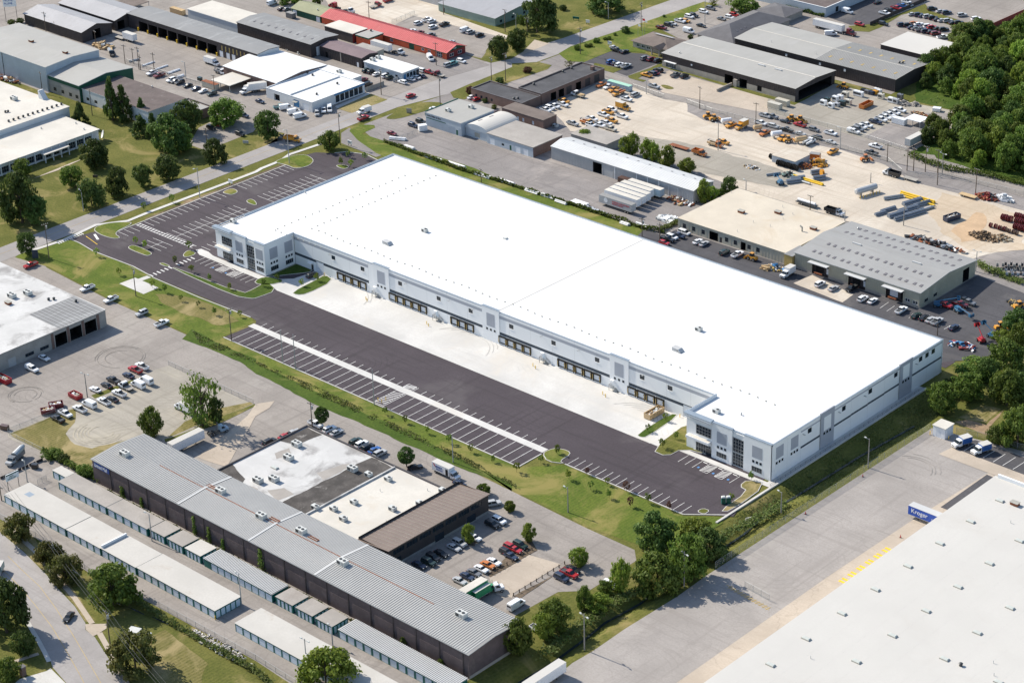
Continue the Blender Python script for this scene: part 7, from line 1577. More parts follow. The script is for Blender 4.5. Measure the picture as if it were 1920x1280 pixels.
woods([(-124.9,292.5),(-118.9,303.3),(-108,302.2),(-102.5,310.6),(-89.8,307.1),(-53.4,246.2),(-64.6,247.4),(-80.6,246.5),(-99.7,246.9),(-110.4,249.1),(-119.6,267.7),(-114.2,275.9)],40,7.4,'tree in the dense wood at the upper right, below its gap','woodland trees below the gap',('leaf_mid','leaf_dark','leaf_mid','leaf_mid','leaf_light'))
# saplings planted round the new lots
SAP = [(-282.2,-11.1),(-276.5,-11.5),(-263.2,-1.6),(-284.6,-27.3),(-257.3,-13.1),(-265.2,-32.2),(-246.8,-14),(-236.2,-14.4),(-225.1,-14.9),(-247.5,-31.3),(-241,-30.9),(-231.1,-31.9),(-222.7,-31.1),(-213.6,-31.3),(-205.6,-26.9),(-217.8,1.2),(-207.3,3.4),(-206.4,9.9),(-217.9,-5.4),(-116.8,-43.8),(-108,-43.7),(-98.2,-43.9),(-88.5,-44),(-79.4,-43.9),(-70.2,-43.9),(-46.8,9.3),(-46.6,0.6),(-37.8,10.2),(-37.2,2.5),(-36.8,-4.2),(-58.8,-27.6),(-59,-34.7),(-60.8,-43.5),(-46,-36.7),(-37.1,-37),(-29.8,-37.2),(-43.8,-31.2),(-35,-32),(-28.4,-31),(-22,-37),(-19.5,-31.9),(-12.4,-30.8),(-4.6,-2.2),(-1.6,-15.7),(-283,97.3),(-276.1,100.2),(-279.4,90.2),(-274.9,91.2),(-304.8,10.8),(-302.5,22.7)]
WHERE = ['on the oval island','on the oval island','on the crosswalk island','on the corner lawn','on the long kerbed strip','on the corner lawn','on the long kerbed strip','on the long kerbed strip','on the long kerbed strip','by the concrete pad','on the rough grass','on the rough grass','on the rough grass','on the rough grass','on the rough grass','by the left office','by the left drive','by the left drive','by the left office']+['along the trailer stalls']*6+['by the right drive']*5+['on the tongue of lawn']*3+['on the lower lawn slope']*9+['by the right office corner']*2+['by the far entrance']*4+['along the street pavement']*2
cnt = {}
for p,w in zip(SAP,WHERE):
    cnt[w] = cnt.get(w,0)+1; h = rnd.uniform(2.6,3.6)
    tree(f'{ORD[cnt[w]-1]} small planted sapling {w}, counted from the street side',p[0],p[1],h,h*.30,'sapling',rnd.choice(('leaf_mid','leaf_light','leaf_red' if 'slope' in w else 'leaf_mid')),'saplings round the new lots','sapling',.35)
# shrubs on the upper lawns
for i,(p,r_,m_,lb) in enumerate((((-297.1,251.9),1.5,'leaf_mid','round shrub left of the two-bush pair on the office lawn'),((-296.1,257.3),1.1,'leaf_mid','left shrub of the pair nearest the street pole'),((-295,258.8),1.1,'leaf_mid','right shrub of the pair nearest the street pole'),((-296.8,264.8),1.5,'leaf_mid','big round shrub halfway along the office lawn'),((-295.8,269.8),1.0,'leaf_mid','left shrub of the upper pair on the office lawn'),((-294.9,271.5),1.1,'leaf_mid','right shrub of the upper pair on the office lawn'),((-296.4,277.3),.9,'leaf_mid','small lone shrub by the office flagpoles'),((-295.3,283.5),2.0,'leaf_dark','wide shrub near the office flagpoles'),((-295.5,311.4),.8,'leaf_dark','small dark shrub by the office driveway'),((-339.4,289.8),1.8,'leaf_dark','dark shrub between the big upper lawn trees'),((-295.9,181.7),2.0,'leaf_red','reddish round shrub on the street island'),((-294.6,198.5),1.8,'leaf_dark','dark round shrub on the street island'),((-294.4,216),1.8,'leaf_red','reddish shrub on the verge by the brick garage'),((-283.4,177.2),1.2,'leaf_dark','dark shrub at the brick block corner'),((-275.4,174.5),1.2,'leaf_rust','rusty shrub at the brick block corner'),((-529.5,111.9),1.9,'leaf_mid','left bush under the tall roadside billboard'),((-528.9,116.2),1.7,'leaf_dark','right bush under the tall roadside billboard'),((-273.6,273.9),.9,'leaf_dark','upright clipped shrub at the visitor office door'),((-266.9,295.5),1.3,'leaf_dark','dark shrub behind the visitor office'))):
    tree(lb,p[0],p[1],r_*1.5,r_,'round',m_,'shrubs on the upper lawns','shrub',.0,'shrub')
def hedge(label,pts,w,h,n,mat='leaf_mid',name='hedge',leaf=.28):
    t = thing(name,label,'hedge',(pts[0][0],pts[0][1],0)); r = random.Random(len(pts)*7+int(abs(pts[0][0]))); vs = []; fs = []
    seg = [(a,b_,math.hypot(b_[0]-a[0],b_[1]-a[1])) for a,b_ in zip(pts,pts[1:])]; tot = sum(s_[2] for s_ in seg)
    for i in range(n):
        d = r.uniform(0,tot)
        for a,b_,l in seg:
            if d <= l: break
            d -= l
        tt = d/l; x,y = a[0]+(b_[0]-a[0])*tt,a[1]+(b_[1]-a[1])*tt
        hh = h*(.55+.6*max(0,noise.noise(Vector((x*.25,y*.25,5)))+.45))
        p = Vector((x+r.gauss(0,w*.4)-pts[0][0],y+r.gauss(0,w*.4)-pts[0][1],r.random()**.6*hh)); nm = Vector((r.gauss(0,1),r.gauss(0,1),r.gauss(.5,1))).normalized(); u = nm.orthogonal().normalized(); v = nm.cross(u); s_ = leaf*r.uniform(.6,1.4)
        o = len(vs); vs += [tuple(p+u*s_),tuple(p+v*s_),tuple(p-u*s_),tuple(p-v*s_)]; fs.append((o,o+1,o+2,o+3))
    b = MB(); b.add(vs,fs,mat); b.build('foliage',t); return t
hedge('long low hedge along the back fence of white warehouse',[(-284,118.4),(-240,116.4),(-213,117.6),(-180,118),(-146,118.2),(-138,120)],.8,1.8,5200)
hedge('weedy hedge beside the fenced grass lot and storage units',[(-179.8,-129.1),(-170,-128.4),(-164.2,-128.8),(-156.2,-128.3),(-151.5,-128.5)],1.2,2.2,1500)
hedge('tangle of shrubs beside the parked cars behind the warehouse',[(-140.6,119.7),(-140.6,124.4),(-139.9,129.7)],1.2,1.8,700,'weed')
hedge('weeds along the foot of the mail building wall',[(-146,-130.6),(-110,-130.6),(-60,-130.6),(-20,-130.6),(2,-130.6)],.5,1.0,1500,'weed')
hedge('rough shrubs along the service lane fence near woods',[(-111.4,239.2),(-101.1,236.8),(-91.4,236),(-79.3,240.6),(-61.1,241.7)],2.0,2.4,2200)
hedge('green scrub around the grey reel dump',[(-35.6,169.8),(-29.2,166.4),(-23.8,166.5),(-15.4,165)],2.0,1.8,1400,'weed')
hedge('row of clipped bushes along the blue top building',[(-259.6,357.1),(-237.5,357.2)],1.0,1.6,900,'leaf_dark')
hedge('bramble scrub in the dark ditch below the warehouse',[(8.1,-34.5),(9.4,-27.7),(10.5,-19.1),(11,-7.1)],2.6,1.5,1600,'weed')
hedge('reeds and brush on the ditch bank by the car park',[(9.6,-109.2),(8.2,-95),(7.8,-87),(7.4,-75.5),(9.8,-68.2)],2.6,1.6,2600,'weed')
hedge('scrub along the bottom stream by the storage fence',[(-104.5,-166.8),(-94,-162.1),(-78.8,-162.8),(-64.6,-163.1),(-42.6,-162.7),(-32.5,-164.9)],1.3,1.0,2200,'weed')
def vine(label,x,h,w,seed):
    t = thing('wall_vine',label,'vine',(x,-129.35,0)); r = random.Random(seed); vs = []; fs = []
    for i in range(260):
        z = r.random()**.8*h; ww = w*(1-.55*z/h); p = Vector((r.gauss(0,ww*.45),-abs(r.gauss(.1,.12)),z)); nm = Vector((r.gauss(0,.6),-1,r.gauss(.4,.5))).normalized(); u = nm.orthogonal().normalized(); v = nm.cross(u); s_ = r.uniform(.14,.32)
        o = len(vs); vs += [tuple(p+u*s_),tuple(p+v*s_),tuple(p-u*s_),tuple(p-v*s_)]; fs.append((o,o+1,o+2,o+3))
    b = MB(); b.add(vs,fs,'leaf_mid'); b.build('foliage',t)
for lb,x,h,w in (('green vine low on the mail wall near the sign',-140,3.4,1.4),('thin green vine right of the first mail wall vine',-131,3.2,.9),('tall narrow vine on the mail wall above cream block',-107,6.2,1.0),('second narrow vine beside the tall one on mail wall',-100.5,5.2,1.0),('short vine between the narrow ones and the roof row',-94.5,3.6,.9),('widest full-height ivy column on the mail wall',-78.2,6.8,1.5),('low bushy vine near the lower end of mail wall',-22,2.4,1.4),('last small vine at the lower end of mail wall',-8,1.8,1.4)): vine(lb,x,h,w,int(abs(x)))
# tall weeds in the swale beside the frontage drive
def weeds(label,poly,n,h,mat='weed',name='swale_weeds'):
    r = random.Random(n); xs = [p[0] for p in poly]; ys = [p[1] for p in poly]; vs = []; fs = []; k = 0
    while k < n:
        x,y = r.uniform(min(xs),max(xs)),r.uniform(min(ys),max(ys))
        if not inside((x,y),poly) or noise.noise(Vector((x*.2,y*.2,2)))+r.uniform(-.4,.4) < -.05: 
            k += .3; continue
        k += 1; p = Vector((x,y,ground_z(x,y)+.05)); hh = h*r.uniform(.4,1.2)
        nm = Vector((r.gauss(0,1),r.gauss(0,1),r.gauss(.9,.6))).normalized(); u = nm.orthogonal().normalized(); v = nm.cross(u); s_ = r.uniform(.10,.30); q = p+Vector((0,0,hh*r.random()))
        o = len(vs); vs += [tuple(q+u*s_),tuple(q+v*s_),tuple(q-u*s_),tuple(q-v*s_)]; fs.append((o,o+1,o+2,o+3))
    b = MB(); b.add(vs,fs,mat); o = b.build(name); o['kind'] = 'stuff'; o['label'] = label; o['category'] = 'weeds'; return o
weeds('band of tall weeds in the swale along the drive',[(-200.3,-49.2),(-174.6,-46.8),(-140.5,-48.6),(-109.6,-49),(-80.3,-49.5),(-56.2,-50.5),(-49.8,-51.6),(-58.1,-48.5),(-82.9,-46.8),(-112.7,-46),(-144.5,-44.8),(-176.1,-45.5),(-191.8,-44.7),(-210.2,-44.4)],7000,.3)
weeds('rough tufted grass on the shaded slope beside the warehouse',[(4,-25),(4,78),(15,80),(16,-20)],5000,.35)
weeds('undergrowth beneath the upper right woodland',[(-145.1,294.4),(-161.6,349.3),(-156.7,385.1),(-141,393),(-54.8,248.5),(-81.5,244),(-108.1,245.5),(-114.2,275.9),(-125.7,293.8)],9000,1.6,'leaf_dark','woodland_undergrowth')

# ================================================================ poles, fences, signs
def pole(label,x,y,h,kind='wood',heads=0,rz=0,group='poles',arm=True):
    nm = 'utility_pole' if kind == 'wood' else 'light_pole'
    t = thing(nm,label,'pole',(x,y,0),rz,group); wm = 'wood_pole' if kind == 'wood' else ('wood_pole_grey' if kind == 'greywood' else 'galvanised')
    put('shaft',shared(('shaft',wm,round(h)),lambda: MB().cyl((0,0,0),(0,0,h),.19,wm,.12,n=8).mesh('shaft')),t)
    if kind == 'wood' and arm:
        put('crossarm',shared('xarm',lambda: MB().box(-1.3,-.08,-.08,1.3,.08,.08,'wood_pole').mesh('crossarm')),t,(0,0,h-.7)); im = shared('insul',lambda: MB().cyl((0,0,0),(0,0,.3),.08,'unit_pale',n=6).mesh('insulator'))
        for k in (-1.15,-.4,.4,1.15): put('insulator',im,t,(k,0,h-.62))
    for i in range(heads):
        s_ = (-1,1)[i % 2]; put('lamp_arm',shared('larm',lambda: MB().cyl((0,0,0),(1.1,0,.25),.05,'galvanised',n=6).mesh('lamp_arm')),t,(0,0,h-.3),0 if s_ > 0 else math.pi)
        put('lamp_head',shared('lhead',lambda: MB().taper((-.42,-.2,.42,.2,-.05),(-.32,-.14,.32,.14,.18),'unit_pale').mesh('lamp_head')),t,(s_*1.4,0,h-.05))
    return t
def transformer(t,h): put('transformer',shared('xfmr',lambda: MB().cyl((.5,0,-2.4),(.5,0,-1.3),.32,'galvanised',n=8).mesh('transformer')),t,(0,0,h))
POLES = [
    (-508.3,115.9,9.9,'wood',0,'wooden pole with transformers beside the first timber shed',1),(-503.4,117.4,5.7,'wood',0,'short wooden pole right of the transformer pole',0),(-473.4,118.2,7.7,'wood',0,'wooden pole at the open end of the timber shed',0),(-443.8,111.7,9,'wood',0,'leftmost wooden pole along the pipe yard',0),(-440.9,114,7.3,'wood',0,'second wooden pole along the pipe yard',0),(-432.7,110.7,10.6,'wood',0,'tall crossarmed pole of the pipe-yard pair',1),(-431.6,110.7,6.6,'wood',0,'shorter partner of the pipe-yard pole pair',0),(-428,115.4,7.5,'wood',0,'wooden pole right of the pipe-yard pair',0),
    (-406.6,116.1,7.7,'steel',1,'lamp post between the pipe racks and parked cars',0),(-383.7,113,8.2,'wood',0,'wooden pole beside the small orange-topped container',0),(-442.1,64.9,9.7,'wood',0,'wooden pole against the tall blue metal hall',0),(-402.8,61.7,11.6,'wood',0,'wooden pole before the brown-roofed workshop',0),(-333.2,66.4,10.1,'wood',0,'wooden pole beside the shaded car lot',0),
    (-400.5,222,9.6,'wood',0,'tall wooden pole in the tan yard',0),(-379.1,250,8,'wood',0,'wooden pole beside the sage warehouse corner',0),(-339.2,249.7,11.3,'wood',0,'wooden pole at the right of the sage warehouse',1),(-332.2,197.5,10.8,'wood',0,'wooden pole at the red shop forecourt',0),(-324.6,156.2,12.1,'wood',0,'tall pole beside the wooden fence at the supply store',1),(-295.1,162.3,13.6,'wood',0,'tall pole at the blue sign building driveway',1),(-294.3,193.1,13.9,'wood',0,'wooden pole on the grass island',1),(-294.1,201.7,13.2,'wood',0,'wooden pole right of the grass island shrub',1),(-295.8,105,14.4,'wood',0,'tall street pole left of the curved grass verge',1),(-296.9,78.2,14.6,'steel',1,'steel lamp post at the new lot entrance island',0),
    (-292.1,248.5,12.6,'wood',0,'wooden pole on the office lawn near the shrubs',1),(-326.1,250.5,9.7,'wood',0,'wooden pole beside the big upper lawn tree',1),(-337.8,255.6,7.3,'steel',1,'lamp post left of the big upper lawn tree',0),(-291.4,289.9,13.6,'wood',0,'tall pole on the lawn by the flagpoles',1),(-314.4,293.6,8,'steel',1,'lamp post under the second upper lawn tree',0),(-274.9,315.9,12.7,'steel',0,'slim mast at the office driveway',0),(-236.6,227.8,6.2,'steel',0,'short post at the contractor gate',0),(-208,228.3,10,'wood',0,'wooden pole at the contractor fence bend',0),(-178.3,227.7,10.1,'wood',0,'wooden pole beside the yellow box truck',0),(-173.5,196.7,11.3,'greywood',1,'light pole beside the orange crane truck',0),
    (-136.8,228.3,9,'steel',1,'lamp post on the service lane fence',0),(-114.8,228.9,7.5,'wood',0,'wooden pole on the lane near the black pickup',0),(-103.6,226,8.9,'wood',0,'first of the poles at the woodland edge',0),(-101.5,227.3,9.8,'wood',0,'second of the poles at the woodland edge',0),(-97.4,229.3,11,'wood',0,'third of the poles at the woodland edge',1),(-93,231.1,10,'wood',0,'fourth of the poles at the woodland edge',0),(-90.9,231.1,8.8,'greywood',2,'double-headed light pole at the woodland edge',0),
    (-297.1,-39.4,14.1,'wood',0,'tall crossarmed street pole on the corner lawn',1),(-246.7,-39.4,11.3,'wood',0,'wooden pole beside the concrete pad',1),(-298,32.8,12.3,'steel',1,'tall steel pole at the new lot mulch bed',0),(-322.7,-4.2,8.5,'steel',1,'lamp post in front of the wide street tree',0),(-193.8,-40.8,12.4,'wood',0,'wooden pole at the corner of trailer stalls',1),
    (-109.6,170.9,6.5,'wood',0,'wooden pole beside the white pipe trailer',0),(-93.9,171,4.2,'steel',1,'short lamp post behind the beige workshop',0),(-74.9,181.1,9.2,'greywood',0,'grey pole among the pipe stacks',1),(-107.4,207,4.2,'greywood',0,'slim pole behind the grey tank',0),(-70.2,222.1,11,'wood',0,'wooden pole by the upper lane fence',0),(-86.6,221.2,7.6,'wood',0,'wooden pole beside the lane fence gate',0),(-33,163.7,8,'steel',2,'double lamp post at the khaki warehouse corner',0),(-15.6,113,4.2,'wood',0,'short pole behind the warehouse roof edge',0),
    (-142.6,112.6,7.6,'wood',0,'transformer pole behind the white warehouse roof',1),(-135.3,113.9,7,'wood',0,'wooden pole beside the red hatchback',0),(-139.5,170.7,4.4,'steel',1,'lamp post behind the beige workshop roof',0),(-223.8,112.5,6.1,'wood',0,'wooden pole in the hedge behind the warehouse',0),
    (-198.9,-97.3,8.5,'greywood',2,'double-headed light pole in the gravel lot',0),(-169.1,-142.6,6.9,'steel',1,'lamp post beside the storage sign',0),(-165.9,-154.2,5.2,'wood',0,'leaning dark post at the storage row corner',0),
    (-168.3,-40.6,12.3,'steel',0,'first slim steel pole along the trailer stalls',0),(-161.9,-40.8,13,'steel',0,'second slim steel pole along the trailer stalls',0),(-124.1,-41.5,12.9,'steel',0,'third steel pole, beside the hatched stall',0),(-128.5,-64.1,8.9,'wood',0,'wooden pole behind the mail wing corner',1),(-79.4,-51.6,9.2,'steel',0,'steel pole behind the white delivery truck',0),(-33.7,-50.9,8.2,'greywood',1,'light pole on the lower lawn slope',0),
    (17.3,25.9,9.9,'greywood',1,'light pole midway along the yard fence',0),(13.2,-11.5,6.9,'greywood',1,'light pole at the lower bend of the yard fence',0),(16.4,-59.7,10.8,'greywood',2,'double light pole beside the ditch tree clump',0),(15.7,-100.1,10.8,'greywood',2,'double light pole beside the feathery trees',0),
    (-126.1,-164.9,7.3,'wood',0,'wooden pole among the rust-tinted trees',1),(-80.4,-180.6,11.5,'wood',0,'wooden pole at the curved road driveway',1),(-113.8,-139.6,9.3,'steel',1,'lamp post between the storage rows',0),(-69.1,-144.7,10,'steel',1,'lamp post at the end of cream storage row',0),(-35.9,-141.8,6.3,'steel',1,'lamp post by the last small storage block',0),(-35.7,-151.4,7,'steel',2,'double lamp post over the bottom storage row',0)]
for x,y,h,kd,hd,lb,tf in POLES:
    t = pole(lb,x,y,h,kd,hd,rnd.uniform(-.3,.3)+(.0 if h < 12 else 1.5),'utility and light poles')
    if tf: transformer(t,h)
def wire(label,a,b_,sag=1.2,n=10):
    t = thing('overhead_wire',label,'wire',(0,0,0),0,'overhead wires'); A,B = Vector(a),Vector(b_); b = MB(); prev = None
    for i in range(n+1):
        s_ = i/n; p = A.lerp(B,s_)-Vector((0,0,4*sag*s_*(1-s_)))
        if prev is not None: b.cyl(prev,p,.035,'steel_dark',n=4,caps=False)
        prev = p
    b.build('cable',t)
def ph(i): return Vector((POLES[i][0],POLES[i][1],POLES[i][2]))
PI_ = {lb: i for i,(_,_,_,_,_,lb,_) in enumerate(POLES)}
pa,pb = ph(PI_['wooden pole among the rust-tinted trees']),ph(PI_['wooden pole at the curved road driveway']); d = (pb-pa)
for k,o in enumerate((-1.1,-.3,.9)):
    nrm = Vector((-d.y,d.x,0)).normalized()*o
    wire(f'{ORD[k]} overhead wire between the two curved-road poles, from the road',pa+nrm+Vector((0,0,-.5)),pb+nrm+Vector((0,0,-.5)),.9); wire(f'{ORD[k]} overhead wire running up past the rust-tinted trees',pa+nrm+Vector((0,0,-.5)),pa+nrm-d*1.1+Vector((0,0,-.5)),.9); wire(f'{ORD[k]} overhead wire leaving at the bottom left edge',pb+nrm+Vector((0,0,-.5)),pb+nrm+d*.9+Vector((0,0,-.5)),.9)
def fence(label,pts,h=1.9,step=3.0,mat='chain_link',post='galvanised',name='chain_link_fence',group=None):
    t = thing(name,label,'fence',(pts[0][0],pts[0][1],0),0,group); o = Vector((pts[0][0],pts[0][1],0)); rails = MB(); pm = shared(('fpost',h,post),lambda: MB().cyl((0,0,0),(0,0,h),.05,post,n=5).mesh('post'))
    for a,b_ in zip(pts,pts[1:]):
        A = Vector((a[0],a[1],0))-o; B = Vector((b_[0],b_[1],0))-o; L_ = (B-A).length; n = max(1,round(L_/step)); rails.cyl(A+Vector((0,0,h)),B+Vector((0,0,h)),.03,post,n=4)
        m_ = MB(); m_.add([tuple(A+Vector((0,0,.05))),tuple(B+Vector((0,0,.05))),tuple(B+Vector((0,0,h-.05))),tuple(A+Vector((0,0,h-.05)))],[(0,1,2,3)],mat); m_.build('mesh_panel',t)
        for i in range(n+1): put('post',pm,t,A.lerp(B,i/n))
    rails.build('top_rail',t); return t
fence('long chain-link fence along the shaded slope of the yard',[(17.2,-47),(17.4,-8),(18.2,57.6)],2.2,3.4)
fence('chain-link fence behind the delivery van bays',[(25.6,60.5),(35,63.4),(48,64.5),(70,66)],2.0,3.5)
fence('chain-link gate fence standing across the yard',[(29.3,-49.4),(38.3,-50.4)],2.2,3)
fence('chain-link fence along the storage drive and stream',[(-157.8,-160.6),(-140.9,-160.2),(-112.2,-161.7),(-92.8,-160.3),(-66.4,-159.8),(-46.3,-159.5),(-29.9,-160.3)],1.9,4)
fence('chain-link fence along the gravel lot and drive',[(-196.1,-66.1),(-154.1,-65.9)],1.9,3.5)
fence('low wire fence across the grass lot edge',[(-197.2,-128.9),(-173.9,-128.4)],1.5,4)
fence('wire fence dividing the gravel lot from the repair yard',[(-198.9,-128.2),(-197.7,-110.6)],1.5,4)
fence('chain-link fence at the contractor yard gate',[(-246,230),(-227.5,228.6)],1.9,3)
fence('chain-link fence along the contractor side of service lane',[(-216.4,230),(-201.3,228.1),(-175,229.8),(-136.9,228.5),(-114.3,228.8),(-103.7,222.4)],1.9,4)
fence('chain-link fence along the generator yard',[(-183.8,243.2),(-158.5,244),(-141.6,244.3),(-114.5,242.1)],1.9,4)
fence('wire fence along the upper lane near woods',[(-100.6,221.4),(-85.8,230.1),(-55.6,232.7)],1.9,4)
fence('wire fence behind the red shop in the tan yard',[(-388.9,225.5),(-390.2,241.8)],1.9,3)
fence('wire mesh gate fence at the blue sign building',[(-281,118.4),(-280.3,128.4),(-280.5,134)],1.8,3)
fence('small wire gate between the storage rows',[(-165.2,-141.6),(-165.4,-138.2)],1.8,2)
fence('pipe-yard chain-link fence beside the parked cars',[(-444.4,113),(-430.3,113.1),(-415.9,113.5),(-395.4,114.7)],1.8,3)
def board_fence(label,a,b_,h,mat,w=1.2,name='board_fence'):
    t = thing(name,label,'fence',(a[0],a[1],0)); A,B = Vector((0,0,0)),Vector((b_[0]-a[0],b_[1]-a[1],0)); L_ = B.length; n = max(1,int(L_/w)); ang = math.atan2(B.y,B.x)
    me = boxmesh('board',(w-.06,.08,h),mat,'board')
    for i in range(n): put('board',me,t,A.lerp(B,(i+.5)/n),ang)
    return t
board_fence('dark brown fence at the edge of top right lots',(-168.4,418.9),(-169.3,377),2.2,'wall_maroon',2.4); board_fence('dark fence between dark lot and verge at the top',(-214.2,406.8),(-213.9,360),1.8,'wall_brown',2.4)
board_fence('grey wooden fence beside the supply store',(-332.6,154.4),(-332.2,165.3),1.9,'timber_grey'); board_fence('short grey fence at the blue-bay shop corner',(-331.6,170.1),(-332,177.2),1.7,'wall_grey')
board_fence('dark low barrier wall left of the storage sign',(-176.6,-147.1),(-176.2,-131.5),.9,'wall_brown',2.4,'barrier_wall')
def posts_line(label,a,b_,n,h=1.1):
    t = thing('post_fence',label,'fence',(a[0],a[1],0)); pm = boxmesh('woodpost',(.22,.22,h),'wood_pole','post')
    for i in range(n): put('post',pm,t,((b_[0]-a[0])*i/(n-1),(b_[1]-a[1])*i/(n-1),0))
    MB().cyl((0,0,h*.8),(b_[0]-a[0],b_[1]-a[1],h*.8),.03,'steel_dark',n=4).build('rope',t)
posts_line('wooden post fence along the near edge of stone lot',(-15.8,-93.4),(-15.9,-72.4),10); posts_line('wooden post fence along the far edge of stone lot',(-27.8,-89.3),(-27.7,-72.9),9)
# bollards by the dock stairs
bm = MB().cyl((0,0,0),(0,0,1.2),.12,'yellow_paint',n=8).mesh('bollard')
for i,(x,y,lb) in enumerate(((-182,10.4,'yellow bollard left of the first dock stair'),(-180.6,9.6,'yellow bollard before the first dock stair'),(-152,10.2,'yellow bollard left of the second dock stair'),(-150.4,9.4,'yellow bollard before the second dock stair'),(-103.4,10.4,'yellow bollard left of the third dock stair'),(-101.6,9.6,'yellow bollard before the third dock stair'),(-73.2,10.2,'yellow bollard left of the fourth dock stair'),(-71.4,9.4,'yellow bollard before the fourth dock stair'),(-207.6,14.4,'yellow bollard at the left drive-in door'),(-45.0,14.2,'yellow bollard at the right drive-in door'),((-125,-38.9)[0],(-125,-38.9)[1],'yellow bollard left in the hatched trailer stall'),((-123.2,-39)[0],(-123.2,-39)[1],'taller yellow bollard middle of the hatched trailer stall'),((-123.3,-37.1)[0],(-123.3,-37.1)[1],'yellow bollard right in the hatched trailer stall'),((-69,-154.1)[0],(-69,-154.1)[1],'yellow bollard at the cream storage row corner'),((26,55.8)[0],(26,55.8)[1],'yellow bollard beside the white block hut'),((20.1,54.6)[0],(20.1,54.6)[1],'yellow bollard at the yard fence end'))):
    tag(put('bollard',bm,None,(x,y,.1)),lb,'bollard','yellow bollards')
# signs
def board_sign(label,x,y,w,h,z,rz,mat='sign_white',posts=2,lines=(),ink='wall_green',name='roadside_sign',band=None):
    t = thing(name,label,'sign',(x,y,0),R(rz)); MB().box(-w/2,-.12,z,w/2,.12,z+h,mat).build('panel',t); pm = shared(('spost',z),lambda: MB().cyl((0,0,0),(0,0,z+.1),.11,'steel_dark',n=6).mesh('post'))
    for i in range(posts): put('post',pm,t,((-w/2+.4+(w-.8)*i/max(1,posts-1)) if posts > 1 else 0,0,0))
    if band: MB().box(-w/2,-.15,z+h-.45,w/2,-.12,z+h-.1,band).build('band',t)
    for tx,sz,dx,zz in lines: text(t,tx,sz,ink,(-w/2+dx,-.14,zz),90,0)
    return t
p = (-533.7,114.9); board_sign('tall white and blue billboard on two posts, upper left corner',p[0],p[1],6.2,4.2,7.5,45,'sign_white',2,(('HOME',1.5,.5,10.6),('PLUMB',1.3,.5,9.0)),'sign_blue','billboard')
p = (-169.1,-147.5); board_sign('green and white self-storage sign on posts beside cream row',p[0],p[1],4.6,2.2,3.2,90,'sign_white',2,(('MINI',.7,1.2,4.4),('STORAGE',.65,.6,3.7)),'wall_green','storage_sign','wall_green')
p = (-291.9,106.7); board_sign('small white company sign beside the bushy entrance tree',p[0],p[1],2.4,1.5,.9,0,'sign_white',2,(('BTS',.8,.4,1.7),),'sign_blue')
p = (-300.6,-42.8); board_sign('dark upright monument sign at the drive corner',p[0],p[1],2.2,3.2,.3,45,'band_navy',2,(),'sign_white','monument_sign'); 
p = (-324.6,282.4); board_sign('teal and white lawn sign under the upper trees',p[0],p[1],3.2,1.0,.8,20,'wall_teal',2); p = (-316.5,281.4); board_sign('small white lawn sign near the upper street',p[0],p[1],1.8,1.4,.8,20,'sign_white',2)
p = (-289.1,265.1); board_sign('white and blue sign at the dark office lot',p[0],p[1],2.0,1.5,.6,10,'sign_white',2,(),'sign_blue','roadside_sign','sign_blue'); p = (-299.5,148.1); board_sign('pale stone monument sign on the grass island',p[0],p[1],2.2,2.0,.2,30,'wall_stone',2,(),'sign_blue','monument_sign')
p = (-298.1,48.5); board_sign('white leasing sign beside the street pavement',p[0],p[1],2.2,1.4,1.0,0,'sign_white',2); p = (-345.8,19.3); board_sign('dark stone monument sign on the office lawn',p[0],p[1],2.0,1.0,.2,30,'wall_brown',2,(),'sign_white','monument_sign'); p = (-326.8,81.3); board_sign('grey lawn sign at the shaded lot verge',p[0],p[1],2.4,1.2,.3,30,'wall_grey',2)
for lb,p,h in (('left flagpole with white flag at the visitor office',(-283.8,278.6),8),('middle flagpole with flag at the visitor office',(-286.4,284.8),8.5),('right flagpole at the visitor office',(-286.8,286.9),7)):
    t = thing('flagpole',lb,'flagpole',(p[0],p[1],0),0,'flagpoles at the office'); MB().cyl((0,0,0),(0,0,h),.08,'galvanised',.05,n=6).build('shaft',t); MB().box(.05,-.02,h-1.2,1.5,.02,h-.2,'ink_red' if 'middle' in lb else 'sign_white').build('flag',t)
# satellite dish on the lawn
p = (-376.7,47.6); t = thing('satellite_dish','white satellite dish standing behind the white office','dish',(p[0],p[1],0),R(-30)); MB().cyl((0,0,0),(0,0,1.6),.15,'galvanised',n=6).build('stand',t)
b = MB(); n = 14; vs = [(0,0,0)]
for rr,zz in ((.9,.12),(1.8,.5)): vs += [(math.cos(6.283*i/n)*rr,math.sin(6.283*i/n)*rr,zz) for i in range(n)]
fs = [(0,1+i,1+(i+1) % n) for i in range(n)]+[(1+i,1+n+i,1+n+(i+1) % n,1+(i+1) % n) for i in range(n)]
b.add(vs,fs,'sign_white'); o = b.build('reflector',t,(0,0,2.2)); o.rotation_euler = (R(70),0,0)

